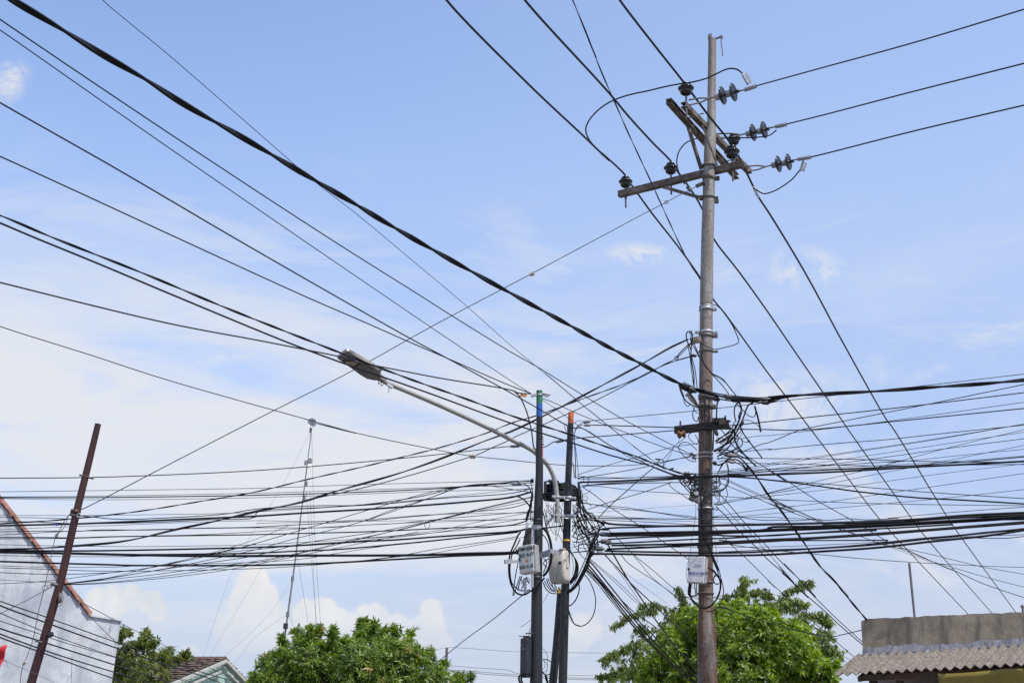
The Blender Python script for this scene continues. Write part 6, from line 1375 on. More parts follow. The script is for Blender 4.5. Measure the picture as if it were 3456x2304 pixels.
# the sheaf running down right from the black poles
g = 'sheaf of cables dropping right from the black poles'
for k, (label, spec, w) in enumerate((
 ('uppermost thick cable of the sheaf dropping into the trees', 'H 690,425 H 760,500 H 880,650 H 1000,800 H 1100,930 H 1280,1110 H 1450,1290 H 1720,1530', 4.2),
 ('second thick cable of the sheaf dropping into the trees', 'H 680,450 H 800,600 H 930,760 H 1060,910 H 1250,1130 H 1450,1340 H 1690,1560', 4.6),
 ('third thick cable of the sheaf dropping into the trees', 'H 670,480 H 800,625 H 920,770 H 1050,935 H 1250,1170 H 1450,1370 H 1660,1570', 4.4),
 ('fourth cable of the sheaf, lowest of the thick ones', 'H 660,500 H 780,620 H 900,770 H 1030,940 H 1200,1140 H 1400,1330 H 1600,1540', 3.8),
 ('thin cable on the underside of the sheaf', 'H 670,520 H 780,645 H 880,775 H 1000,920 H 1100,1020 H 1300,1240 H 1480,1430', 2.2),
 ('second thin cable on the underside of the sheaf', 'H 665,535 H 830,705 H 950,860 H 1060,990 H 1250,1200', 1.8),
 ('cable splaying from the sheaf at the tree edge', 'H 1000,800 H 1120,915 H 1300,1040 H 1420,1150 H 1500,1240 H 1600,1330 H 1710,1400', 3.0),
 ('loose cable from the toothed closure dropping across the sheaf', 'H 850,385 H 900,440 H 1000,545 H 1100,660 H 1230,780 H 1350,895 H 1550,1085 H 1700,1225', 3.6),
 ('steep cable from the dark closure crossing down to the tree', 'H 885,305 H 940,400 H 1000,505 H 1080,640 H 1150,735 H 1300,960 H 1420,1120 H 1560,1310 H 1700,1470', 4.2),
 ('thin wire high beside the sheaf, upper', 'H 710,420 H 830,520 H 930,600 H 1050,710 H 1200,860 H 1260,910', 1.7),
 ('thin wire high beside the sheaf, lower', 'H 720,440 H 840,545 H 960,655 H 1100,790 H 1190,868', 1.6),
 ('thin kinked wire between the steep cables', 'H 940,500 H 1000,570 H 1050,640 H 1120,740 H 1160,800 H 1190,860', 1.4),
 ('thin wire curving from the lowest cable into the airy tree', 'H 1000,385 H 1060,460 H 1180,545 H 1330,640 H 1540,800 H 1700,975', 2.2),
 ('thin wire from the bundle past the white cabinet into the airy tree', 'H 1110,390 H 1180,470 H 1280,590 H 1400,690 H 1530,800', 1.7),
 ('hair thin wire over the airy tree towards the white cabinet', 'H 960,490 H 1100,600 H 1250,710 H 1420,830', 1.0))):
    W(n, label, spec, 16.2, 21.5, w, group=g)
for label, spec, w in (('thin wire emerging right of the main pole foot over the bright tree, upper', 'H 1885,1010 H 2000,1090 H 2150,1190 H 2352,1330', 1.7), ('thin wire emerging right of the main pole foot over the bright tree, lower', 'H 1885,1380 H 2000,1460 H 2200,1568', 1.7), ('thin wire emerging right of the main pole foot over the bright tree, middle', 'H 1885,1150 H 2050,1290 H 2352,1480', 1.4),
                       ('thin wire hanging down the right side of the main pole foot', 'H 1868,850 H 1880,980 H 1905,1110 H 1960,1290 H 2040,1500', 1.9)):
    W(n, label, spec, 16.9, 22, w, group='drop wires')
# ---------------------------------------------------------------- clamps and closures hung in the wires
def closure(label, a, b, Y, w, mat='closure', ribs=0, name='splice_closure', cat='closure'):
    A_, B_ = p1(a, Y), p1(b, Y); s = mpp(A_); u = (B_ - A_).normalized(); L = (B_ - A_).length; r = w * s / 2
    mb = MB(); mb.lathe(A_, u, [(0, 0), (r * .45, 0), (r * .5, L * .10), (r * .95, L * .18), (r, L * .24), (r, L * .76), (r * .95, L * .82), (r * .5, L * .90), (r * .45, L), (0, L)], 14)
    v = u.cross(Vector((0, 1, 0))).normalized()
    if v.z > 0: v = -v
    mb.box((A_ + B_) / 2 + v * r * .95, L * .62, r * .7, r * .35, u, (0, 1, 0), v)
    for k in range(ribs): mb.box(A_.lerp(B_, .22 + .56 * k / max(1, ribs - 1)) - v * r * 1.0, L * .05, r * .9, r * .7, u, (0, 1, 0), v)
    o = mb.build(name, M[mat]); tag(o, label, cat); return o
for label, a, b, Y, w, mt, rb in (
 ('black closure at the start of the thick cable right of the main pole', 'N 225,565', 'N 300,560', 16.75, 15, 'closure', 0),
 ('dark ribbed grip holding the thickest cable at the main pole', 'P 235,640', 'P 395,715', 16.72, 21, 'closure', 8),
 ('blocky black closure on top of the thick cable right of the main pole', 'N 350,535', 'N 465,548', 16.7, 15, 'closure', 3),
 ('black closure hanging under the thick cable beside the blocky one', 'N 430,578', 'N 530,582', 16.7, 12, 'closure', 2),
 ('long black closure in the middle of the thick cable right of the main pole', 'N 545,578', 'N 670,580', 16.7, 11, 'closure', 4),
 ('black closure furthest right under the thick twisted cable', 'N 775,605', 'N 885,610', 16.7, 12, 'closure', 3),
 ('slim black closure standing upright in the tangle right of the main pole', 'N 555,695', 'N 520,790', 16.7, 9, 'closure', 0),
 ('stubby black closure low in the upright strands right of the main pole', 'N 572,810', 'N 540,880', 16.7, 11, 'closure', 0),
 ('dark closure against the right side of the main pole below the arm', 'N 250,915', 'N 280,990', 16.8, 12, 'galv_dark', 0),
 ('brownish grey long clamp at the start of the thick dropping cable', 'N 355,1212', 'N 530,1222', 16.75, 11, 'galv_dark', 4),
 ('grey clamp under the brownish long clamp right of the main pole', 'N 375,1272', 'N 480,1300', 16.75, 9, 'clampgrey', 3),
 ('black block on the thick dropping cable', 'N 585,1368', 'N 635,1368', 16.75, 13, 'closure', 0),
 ('black wedge at the right side of the main pole under the pale bands', 'N 222,1300', 'N 270,1300', 16.75, 14, 'closure', 0),
 ('small black knob where the strands cross right of the main pole', 'N 280,1148', 'N 325,1150', 16.75, 12, 'closure', 0),
 ('small dark joint on the free cable end right of the tangle', 'N 625,1030', 'N 650,1062', 16.75, 7, 'closure', 0),
 ('dark joint at the foot of the upright strands', 'N 530,1140', 'N 560,1172', 16.75, 8, 'closure', 0),
 ('grey clamp pair left of the main pole at the pale bands, upper', 'C 1632,240', 'C 1702,262', 16.75, 11, 'clampgrey', 2),
 ('grey clamp pair left of the main pole at the pale bands, lower', 'C 1648,285', 'C 1700,282', 16.75, 9, 'clampgrey', 2),
 ('small dark clamp with hook left of the main pole', 'C 1435,395', 'C 1490,378', 16.7, 6, 'closure', 0),
 ('dark clamp where the fanning wires meet the main pole', 'C 1570,430', 'C 1640,430', 16.7, 11, 'closure', 2),
 ('small dark clamp with curled wire in the sky left of the main pole', 'C 1310,294', 'C 1372,300', 16.7, 5, 'closure', 0),
 ('dark clamp below the bracket high on the main pole', 'I 1645,540', 'I 1700,545', 16.7, 10, 'closure', 0),
 ('upper grey dead end clamp right of the orange tip', 'V 1240,490', 'V 1352,470', 16.1, 10, 'clampgrey', 0),
 ('lower grey dead end clamp right of the orange tip', 'V 1250,528', 'V 1362,522', 16.1, 8, 'clampgrey', 0),
 ('grey dead end clamp left of the green topped pole beside the lamp arm', 'V 265,808', 'V 425,802', 15.7, 8, 'clampgrey', 4),
 ('long grey clamp between the pink pole and the orange topped pole', 'V 870,750', 'V 1010,722', 16.3, 9, 'clampgrey', 3),
 ('long toothed grey clamp left of the green topped pole', 'V 285,1302', 'V 450,1300', 15.5, 11, 'clampgrey', 7),
 ('dark clamp on the left side of the green topped pole', 'V 550,1252', 'V 595,1255', 15.4, 12, 'closure', 0),
 ('dark clamp lying on top of the cable coil', 'C 320,498', 'C 430,500', 16.3, 11, 'closure', 4),
 ('topmost dark closure at the start of the right hand bundle', 'C 815,938', 'C 895,940', 16.1, 8, 'closure_grey', 2),
 ('toothed dark closure second at the start of the right hand bundle', 'C 790,985', 'C 920,990', 16.1, 12, 'closure_grey', 9),
 ('dark closure third at the start of the right hand bundle', 'C 800,1052', 'C 910,1050', 16.1, 14, 'closure_grey', 4),
 ('dark closure jutting right below the third one', 'C 850,1070', 'C 922,1062', 16.05, 11, 'closure_grey', 0),
 ('grey toothed closure lowest at the start of the right hand bundle', 'C 755,1122', 'C 850,1120', 16.05, 13, 'closure_grey', 8),
 ('slim dark clamp under the lowest grey closure', 'C 765,1158', 'C 860,1160', 16.05, 6, 'closure_grey', 8),
 ('dark round connector left of the grey lettered cabinet', 'U 205,420', 'U 285,420', 15.3, 17, 'closure', 2)):
    closure(label, a, b, Y, w, mt, rb, 'splice_closure' if 'clos' in mt or mt == 'galv_dark' else 'dead_end_clamp', 'closure' if 'closure' in label else 'clamp')
mb = MB(); c = p1('V 458,134', 15.4); mb.box(c, .078, .006, .038, (1, 0, .03)); o = mb.build('marker_tag', M['tag']); tag(o, 'small amber tag hanging left of the green pole top', 'tag')
# coil: cable wound flat round the pole pair
def coil():
    c = p1('C 455,600', 16.75); s = mpp(c); root = empty('cable_coil', c.copy()); tag(root, 'fat black coil of cable wound behind the orange topped pole', 'cable coil')
    rng = random.Random(5); Rr = 172 * s / 2.7222
    mb = MB()
    for k in range(46):
        lay = rng.uniform(0, 1); r = Rr * (1.02 - .34 * lay ** 2.2) - rng.uniform(0, .05) ; z = (-62 + lay * 128) * s; tx, ty = rng.uniform(-.05, .05), rng.uniform(-.05, .05); ph = rng.uniform(0, 6)
        mb.tube([c + Vector((r * math.cos(q) * (1 + .03 * math.sin(2 * q + ph)), r * .6 * math.sin(q), z * .37 + r * (tx * math.cos(q) + ty * math.sin(q)))) for q in np.linspace(0, 2 * math.pi, 41)], .013, 7, caps=False)
    mb.build('windings', M['cable'], root, fix=False)
    mb = MB()
    for q in (3.6, 4.3, 5.1, 5.9):
        p = c + Vector((Rr * .98 * math.cos(q), Rr * .61 * math.sin(q), 0)); mb.box(p, .02, .05, .26, (math.cos(q), math.sin(q), 0), (-math.sin(q), math.cos(q), 0))
    mb.build('binding_ties', M['closure'], root)
    mb = MB()
    for k in range(9):       # knotted turns over the top
        q = math.pi * 1.1 + k * .21; p = c + Vector((Rr * .66 * math.cos(q), Rr * .42 * math.sin(q), .075 + .02 * (k % 2))); mb.tube([p + Vector((.05 * math.cos(t), .03 * math.sin(t), .018 * math.sin(t + k))) for t in np.linspace(0, 2 * math.pi, 11)], .013, 6)
    mb.build('knotted_turns', M['cable'], root)
coil()

# ---------------------------------------------------------------- loose loops
n = 'cable_loop'
g = 'loose cables right of the main pole'
for label, spec, w in (
 ('bright edged cable curving off the main pole front to the thick cable closure, upper', 'N 100,20 N 100,90 N 140,180 N 215,270 N 330,330 N 400,412 N 490,525', 2.6),
 ('cable curving off the main pole front to the thick cable closure, lower', 'N 95,110 N 130,180 N 220,285 N 330,405 N 412,515', 2.3),
 ('thin strand between the two curving cables off the main pole front', 'N 230,290 N 330,345 N 390,400 N 440,470', 1.6),
 ('cable hooking down from the first closure to the lower arm', 'N 300,575 N 278,605 N 270,680 N 264,800', 3.4),
 ('long cable from the far closure down through the tangle to the pole', 'N 690,608 N 640,630 N 605,690 N 580,770 N 540,860 N 490,960 N 420,1060 N 330,1110 N 230,1165', 3.6),
 ('left of the two upright strands under the thick cable', 'N 520,605 N 485,640 N 470,720 N 490,830', 3.0),
 ('right of the two upright strands under the thick cable', 'N 525,600 N 548,650 N 550,720 N 510,850 N 440,970 N 345,1110 N 240,1170', 4.2),
 ('strand running down the tangle and out as a free end, thick', 'N 480,900 N 472,1000 N 490,1070 N 545,1155 N 640,1260 N 725,1340', 4.0),
 ('U shaped loop hanging below the far closure', 'N 710,640 N 718,710 N 700,768 N 650,765 N 600,725 N 545,670 N 490,610', 2.2),
 ('stiff cable end hanging from the far closure', 'N 705,650 N 738,760 N 768,900 N 775,945', 4.4),
 ('cable from the upright strands out to a free end over the level wires', 'N 545,885 N 570,950 N 635,1045 N 720,1150 N 790,1242', 3.2),
 ('cable hugging the right side of the main pole below the arm', 'N 232,900 N 232,1000 N 225,1160', 3.2),
 ('cable curving from the black wedge up to the brownish clamp', 'N 240,1300 N 290,1325 N 350,1300 N 420,1268 N 500,1262 N 560,1305 N 605,1365', 3.6),
 ('thin cable curving under the brownish clamp to the black block', 'N 270,1250 N 400,1250 N 500,1300 N 550,1325 N 595,1362', 2.4),
 ('wide thin loop below the grey clamp right of the main pole', 'N 375,1280 N 400,1380 N 405,1480 N 370,1560 C 1960,560 C 1900,600 C 1850,600', 1.7),
 ('thin loop right of the upright strands', 'N 570,810 N 640,810 N 720,850 N 765,895', 1.6),
 ('thin loop from the strands to the joint on the free cable', 'N 490,975 N 550,1030 N 600,1062 N 640,1058', 1.6),
 ('short cable crossing up to the upright closure', 'N 250,1050 N 330,1000 N 420,950 N 500,890', 3.0),
 ('second short cable crossing up to the upright closure', 'N 260,1070 N 350,1040 N 450,960 N 510,860', 3.2),
 ('cable bending from the black knob to the dropping strands', 'N 300,1150 N 380,1150 N 480,1190 N 560,1230 N 640,1260', 3.2),
 ('wide loop below the pale bands right of the main pole', 'C 1850,440 C 1950,480 C 1990,400 C 1975,330', 1.8),
 ('big round loop under the thick bundle right of the main pole', 'L 1480,40 L 1480,120 L 1430,185 L 1330,225 L 1270,235', 3.0),
 ('thin round loop under the thick bundle right of the main pole', 'L 1350,60 L 1385,110 L 1350,165 L 1280,160', 1.8),
 ('long thin loop drooping to the spool bracket right of the main pole', 'L 1450,160 L 1470,260 L 1440,350 L 1370,405 L 1300,400', 1.7),
 ('narrow thin loop inside the drooping one', 'L 1330,180 L 1365,290 L 1345,380 L 1290,395', 1.6),
 ('small loop around the main pole white band on the right', 'L 1270,440 L 1330,470 L 1350,455 L 1320,425', 2.2),
 ('thin pale wire loop from the front conductor back to the main pole', 'P 720,130 P 745,200 P 768,270 P 740,292 P 660,315 P 560,335 P 500,322 P 440,280 P 415,268', 2.2)):
    W(n, label, spec, 16.75, 16.75, w * 1.3, cat='loose cable', group=g)
g = 'loose cables left of the main pole'
for label, spec, w in (
 ('arched cable looping over beside the bracket high on the main pole', 'P 345,340 P 305,240 P 310,185 P 340,180 P 360,210 P 350,300 P 345,400 P 370,560 P 372,660', 3.0),
 ('second arched cable over beside the bracket, nearer the pole', 'P 330,200 P 350,170 P 345,260 P 380,330 P 420,410', 2.6),
 ('cable hanging straight from the dark bracket clamp to the cable saddle', 'P 350,400 P 380,510 P 400,680', 2.2),
 ('thin cable from the arch down to the cable saddle', 'P 315,290 P 335,390 P 350,520 P 368,650', 2.2),
 ('cable curving from the arch over the pole front', 'P 375,290 P 400,350 P 430,420 P 480,490 P 540,560', 2.4),
 ('thick cable curling under the saddle to the pole front', 'P 240,650 P 260,720 P 300,790 P 360,830 P 410,850', 3.4),
 ('thin cable curling under the saddle beside the thick one', 'P 235,650 P 280,740 P 285,800 P 315,840 P 340,820', 2.0),
 ('dark strap from the saddle down the pole front', 'P 320,700 P 370,780 P 420,860 P 450,950', 4.2),
 ('loop drooping below the saddle to the lower arm', 'P 375,850 P 360,910 P 375,960 P 400,970 P 412,930', 2.4),
 ('thin loop under the saddle', 'P 360,840 P 390,890 P 412,900', 1.7),
 ('round loop below the rusted spool left of the main pole', 'C 1655,245 C 1690,318 C 1620,300 C 1555,240 C 1530,190 C 1560,145 C 1620,145 C 1700,215', 2.0),
 ('wavy wire under the rusted spool', 'C 1660,45 C 1620,80 C 1640,120 C 1700,160 C 1710,120 C 1680,70', 1.8),
 ('curled stiff wire at the small clamp in the sky', 'C 1330,345 C 1350,310 C 1375,295 C 1395,325 C 1388,365', 2.0),
 ('thin slack wire from the rusted spool down to the small clamp', 'C 1600,95 C 1500,170 C 1440,240 C 1385,300', 1.5),
 ('thin slack wire beside the first one, more kinked', 'C 1540,100 C 1530,140 C 1490,180 C 1465,235 C 1420,310 C 1395,360', 1.0),
 ('cable loop curling in the tangle left of the main pole, outer', 'C 1560,440 C 1545,500 C 1570,535 C 1620,535 C 1640,490', 2.6),
 ('cable loop curling in the tangle left of the main pole, inner', 'C 1590,450 C 1580,500 C 1605,520 C 1630,480', 2.6),
 ('cable loop by the main pole under the thick bundle', 'C 1700,520 C 1650,545 C 1660,580 C 1700,590', 2.0),
 ('thick curved cable left of the main pole by the pale bracket', 'C 1700,570 C 1655,600 C 1650,640 C 1670,660', 2.6),
 ('cable dropping from the fan to the pale bracket, left', 'C 1520,470 C 1590,555 C 1650,620 C 1690,650', 2.6),
 ('cable dropping from the fan to the pale bracket, right', 'C 1540,465 C 1620,560 C 1660,610 C 1700,640', 2.4),
 ('thin wire hanging past the white cabinet on its left', 'C 1690,700 C 1685,820 C 1650,1050 C 1630,1190 C 1600,1330 C 1625,1450 C 1700,1490', 1.0),
 ('thin wire hanging past the white cabinet on its right', 'C 1850,720 C 1850,900 C 1870,1080 C 1890,1250', 1.0)):
    W(n, label, spec, 16.7, 16.7, w * 1.25, cat='loose cable', group=g)
rng = random.Random(33)
for k in range(22):
    sd = rng.choice((-1, -1, 1)); x = 1775 + sd * 62; y = rng.uniform(425, 600); r1, r2 = rng.uniform(18, 75), rng.uniform(18, 60)
    spec = f'C {x:.0f},{y:.0f} C {x + sd * r1:.0f},{y - rng.uniform(0, 30):.0f} C {x + sd * r1 * 1.2:.0f},{y + r2:.0f} C {x + sd * r1 * .5:.0f},{y + r2 * 1.25:.0f} C {x - sd * 12:.0f},{y + r2 * .9:.0f}'
    W(n, 'slack black loop knotted round the main pole at the thick bundle', spec, 16.72, 16.72, rng.choice((1.6, 2.2, 2.8)), cat='loose cable', group='loops knotted round the main pole')
for k in range(12):
    x0 = rng.uniform(1500, 1640); y0 = rng.uniform(425, 480); spec = f'C {x0:.0f},{y0:.0f} C {x0 + 60:.0f},{y0 + rng.uniform(-15, 35):.0f} C {rng.uniform(1680, 1720):.0f},{rng.uniform(430, 560):.0f} C 1760,{rng.uniform(430, 600):.0f}'
    W(n, 'short black lead tying the fanning wires to the main pole', spec, 16.7, 16.68, rng.choice((2.0, 2.8, 3.4)), cat='loose cable', group='leads tying the fan to the main pole')
for k in range(16):
    t = rng.random(); x0 = 440 + 60 * math.sin(k * 2.1) + rng.gauss(0, 22); y0 = 830 + 40 * k % 330
    spec = f'N {x0 + 70 - t * 40:.0f},{y0:.0f} N {x0 + rng.gauss(30, 25):.0f},{y0 + 70:.0f} N {x0 - 60 + rng.gauss(0, 25):.0f},{y0 + 150:.0f} N {240 + rng.uniform(0, 60):.0f},{y0 + rng.uniform(120, 300):.0f}'
    W(n, 'black cable in the clutter between the upright strands and the main pole', spec, 16.75, 16.72, rng.choice((1.8, 2.4, 3.2)), cat='loose cable', group='clutter right of the main pole')
g = 'dark cables strapped up the main pole'
for k, (spec, w) in enumerate((('C 1745,690 C 1750,850 C 1775,1000 C 1830,1150 C 1870,1240 C 1900,1320', 5), ('C 1735,760 C 1740,900 C 1760,1020 C 1815,1130 C 1850,1230 C 1880,1300', 4), ('C 1760,450 C 1740,560 C 1735,690 C 1742,800', 4.5), ('P 470,780 P 465,900 P 468,1010', 4.5), ('P 505,760 P 505,880 P 505,1000', 4), ('C 1720,1060 C 1705,1100 C 1730,1130 C 1800,1135 C 1840,1100 C 1838,1060 C 1820,1040', 3.4), ('C 1790,560 C 1760,640 C 1790,700 C 1830,700', 3))):
    W(n, 'dark cable strapped along the front of the main rusty pole', spec, 16.70, 16.70, w, cat='loose cable', group=g)
g = 'coil of cables below the white cabinet'
rng = random.Random(9)
for k in range(6):
    j = lambda a: a + rng.uniform(-14, 14)
    spec = ' '.join(f'{j(x):.0f},{j(y):.0f}' for x, y in ((690, 350), (790, 400), (880, 490), (945, 620), (950, 760), (900, 950), (800, 1100), (660, 1190), (520, 1170), (400, 1090), (330, 970), (300, 830), (330, 690)))
    W('coiled_cable', 'black cable turn in the round coil below the white cabinet', 'Q ' + spec, 16.64, 16.64, 3.4, cat='coiled cable', group=g)
for label, spec, w in (('small tight loop at the right of the white cabinet coil', 'Q 930,520 Q 860,480 Q 805,560 Q 820,650 Q 870,695 Q 920,670', 3.2), ('second small tight loop at the right of the white cabinet coil', 'Q 940,540 Q 900,510 Q 840,520 Q 800,590 Q 835,670 Q 905,690', 2.8), ('outer wide turn right of the white cabinet coil', 'Q 780,110 Q 900,330 Q 960,560 Q 1015,800 Q 990,1000 Q 900,1180 Q 760,1265 Q 660,1270', 3.0), ('cable running up from the white cabinet coil behind the bundle', 'Q 785,115 Q 850,290 Q 910,490', 3.4),
                       ('first short lead under the white cabinet', 'Q 300,660 Q 280,760 Q 270,850 Q 290,930 Q 420,935', 4.6), ('second short lead under the white cabinet', 'Q 400,670 Q 415,820 Q 435,950', 3.0), ('third short lead under the white cabinet', 'Q 445,670 Q 445,820 Q 460,950', 3.0), ('fourth short lead under the white cabinet', 'Q 345,670 Q 325,760 Q 320,880', 3.2),
                       ('arched lead from the pole front towards the tree on the left', 'Q 490,1000 Q 350,965 Q 200,975 Q 50,1025', 2.0), ('arched lead from the pole towards the right', 'Q 800,970 Q 900,945 Q 1040,930 Q 1129,950', 1.8), ('second arched lead from the pole towards the right', 'Q 820,980 Q 960,1000 Q 1060,1020 Q 1129,1065', 1.8), ('lead from the outer turn to the loop cable on the right', 'Q 840,1250 Q 880,1190 Q 1000,1165 Q 1129,1215', 2.8)):
    W('coiled_cable', label, spec, 16.62, 16.66, w, cat='coiled cable', group='leads of the white cabinet')

g = 'loose cables around the grey lettered cabinet'
for label, spec, w in (
 ('thick cable bending down from the left bundle into the left loop', 'O 0,570 O 120,560 O 220,600 O 300,680 O 335,740 O 310,800 O 285,880 O 272,980', 4.6),
 ('cable dropping from the toothed clamp down the green topped pole', 'O 230,350 O 300,390 O 350,470 O 368,600 O 350,740 O 305,860 O 292,960', 3.4),
 ('cable down the left face of the green topped pole', 'O 380,480 O 355,600 O 332,740 O 312,900', 3.4),
 ('second cable down the left face of the green topped pole', 'O 365,400 O 385,560 O 350,720 O 345,860 O 350,980', 3.0),
 ('thin cable down the left face of the green topped pole', 'O 340,300 O 372,420 O 378,560 O 365,700 O 375,980', 2.0),
 ('thick cable arriving from the left and turning down into the left loop', 'U -40,95 U 100,72 U 230,58 U 330,40 U 420,10', 6.0),
 ('outer left loop cable round the grey lettered cabinet', 'U 300,70 U 250,140 U 190,280 U 125,430 U 95,560 U 90,750 U 105,890 U 150,1040 U 230,1150 U 320,1182 U 400,1165 U 475,1110', 5.2),
 ('inner left loop cable round the grey lettered cabinet', 'U 290,200 U 225,330 U 160,430 U 130,560 U 110,740 U 140,960 U 200,1040 U 280,1100 U 370,1110 U 470,1090', 3.6),
 ('hanging cable end below left of the grey lettered cabinet', 'U 255,620 U 232,720 U 205,860 U 180,1040 U 165,1195 U 185,1180', 3.0),
 ('second hanging cable below left of the grey lettered cabinet', 'U 290,850 U 245,980 U 205,1110 U 180,1180', 3.0),
 ('third hanging cable below the grey lettered cabinet', 'U 320,850 U 275,980 U 252,1100', 3.4),
 ('fourth hanging cable below the grey lettered cabinet', 'U 360,880 U 345,1000 U 315,1090', 3.2),
 ('short kinked lead below the grey lettered cabinet', 'U 300,880 U 330,960 U 310,985', 3.0),
 ('second short kinked lead below the grey lettered cabinet', 'U 400,860 U 420,930 U 450,985', 3.2),
 ('small curled lead below the grey lettered cabinet', 'U 395,900 U 430,880 U 460,940 U 410,950', 2.4),
 ('thick loop cable between the two black poles', 'U 690,0 U 750,60 U 805,180 U 838,330 U 842,450 U 830,600 U 790,720 U 740,810 U 690,850', 8.0),
 ('thinner loop cable between the two black poles', 'U 680,110 U 740,180 U 790,290 U 800,400', 3.4),
 ('cable running down the right edge of the green topped pole', 'O 545,800 O 580,930 O 600,1050 O 650,1200', 3.4),
 ('cable from behind the green topped pole to the curved lamp arm', 'O 600,1040 O 650,980 O 720,900', 3.6),
 ('ribbed cable stretched between the two black poles', 'O 540,1085 O 640,1075 O 740,1062 O 850,1050 O 900,1040', 4.4),
 ('first turn in the loops under the beige box', 'U 700,960 U 735,1060 U 800,1130 U 870,1160 U 930,1160', 3.4),
 ('second turn in the loops under the beige box', 'U 720,930 U 770,1030 U 830,1100 U 930,1135', 3.2),
 ('third turn in the loops under the beige box', 'U 755,900 U 790,1000 U 850,1085 U 940,1110', 3.2),
 ('fourth turn in the loops under the beige box', 'U 780,880 U 800,950 U 870,1050 U 940,1090', 2.6),
 ('cable from the beige box base to the pole', 'U 850,960 U 860,1030 U 900,1080', 3.4),
 ('second cable from the beige box base to the pole', 'U 900,965 U 905,1030 U 940,1060', 3.4),
 ('cable crossing behind the grey lettered cabinet bracket', 'U 700,540 U 760,600 U 720,740 U 700,800', 3.6),
 ('second cable crossing behind the grey lettered cabinet bracket', 'U 790,540 U 700,620 U 760,700', 3.2),
 ('black cable from the pole base loops down left', 'U 720,880 U 640,980 U 560,1060 U 480,1120', 5.6)):
    W(n, label, spec, 15.25 if 'left' in label or 'grey' in label else 15.75, 15.3 if 'left' in label or 'grey' in label else 15.8, w, cat='loose cable', group=g)
for k, (x, x2) in enumerate(((262, 215), (280, 245), (298, 268), (315, 290), (330, 318), (345, 340))):
    W(n, 'dark cable in the packed row dropping into the top of the grey lettered cabinet', f'O {x + 20},1080 O {x},1180 O {(x + x2) / 2},1290 O {x2},1400', 15.28, 15.2, 5, cat='loose cable', group='packed cables on top of the grey lettered cabinet')

g = 'loose cables right of the orange topped pole'
for label, spec, w in (
 ('large hanging loop right of the orange topped pole', 'H 650,555 H 700,610 H 745,700 H 768,800 H 755,920 H 710,1000 H 645,1043 H 580,1030 H 535,960 H 515,870', 3.0),
 ('close twin of the large hanging loop', 'H 640,1045 H 575,1022 H 540,945 H 520,890', 2.0),
 ('smaller hanging loop right of the orange topped pole', 'H 612,640 H 618,710 H 590,795 H 555,840 H 520,862', 3.6),
 ('left strand down the orange topped pole', 'V 1008,500 V 1003,560 V 1030,608', 2.0), ('second left strand down the orange topped pole', 'V 1030,512 V 1040,590 V 1028,900 V 1012,1250', 2.2),
 ('curved lead from the upper dead end clamp to the orange topped pole', 'V 1245,475 V 1180,465 V 1145,490 V 1155,515', 1.6), ('curved lead from the lower dead end clamp down the orange topped pole', 'V 1240,515 V 1180,545 V 1135,620 V 1125,690 V 1130,760', 2.8), ('thin curved lead beside it down the orange topped pole', 'V 1235,492 V 1165,540 V 1130,640 V 1122,700', 1.8),
 ('straight strand down the right side of the orange topped pole', 'V 1125,680 V 1135,800 V 1145,1000 V 1145,1230', 2.8), ('slanting thin strand right of the orange topped pole', 'V 1130,720 V 1160,920 V 1185,1200', 1.8), ('short strand close to the orange topped pole', 'V 1110,1020 V 1125,1120 V 1130,1220', 2.4),
 ('hooked cable over the bundle right of the coil', 'M 200,60 M 260,30 M 320,40 M 345,80 M 310,150 M 250,175', 2.6), ('thin hooked cable over the bundle right of the coil', 'M 160,50 M 220,25 M 280,60 M 240,120', 1.8),
 ('loose kinked end with hook right of the coil', 'M 260,275 M 320,245 M 365,215 M 360,195', 1.6), ('loose end curling below the coil', 'M 270,300 M 320,290 M 325,330 M 290,350', 1.5), ('frayed stiff end slanting below the coil', 'M 270,330 M 330,380 M 380,420', 2.0),
 ('thick cable slanting from the coil down to the topmost bundle cable', 'M 165,395 M 250,455 M 330,520 M 400,585 M 500,625 M 620,660', 4.6),
 ('second thick cable slanting from the coil to the bundle', 'M 175,370 M 260,470 M 350,540 M 420,600 M 560,640', 3.6)):
    W(n, label, spec, 16.05, 16.1, w, cat='loose cable', group=g)
# the knot of cables between the orange topped pole and the closures
rng = random.Random(21)
ends = [(815, 938), (800, 985), (795, 1000), (805, 1052), (800, 1075), (770, 1120), (760, 1160), (850, 890), (700, 1180)]
lab = 'black cable in the dense knot between the orange topped pole and the closures'
for k in range(30):
    x0 = rng.choice((552, 556, 560, 590, 610)); y0 = rng.uniform(680, 1170); ex, ey = rng.choice(ends); mx = rng.uniform(610, 720); my = (y0 + ey) / 2 + rng.gauss(0, 48)
    spec = f'C {x0},{y0:.0f} C {mx:.0f},{my:.0f} C {(mx + ex) / 2 + rng.gauss(0, 15):.0f},{(my + ey) / 2 + rng.gauss(0, 28):.0f} C {ex + rng.uniform(-8, 8):.0f},{ey + rng.uniform(-8, 8):.0f}'
    W(n, lab, spec, 16.2 + rng.uniform(-.15, .1), 16.1, rng.choice((1.4, 1.8, 2.2, 2.8, 3.4)), cat='loose cable', group='cables in the knot right of the orange topped pole')
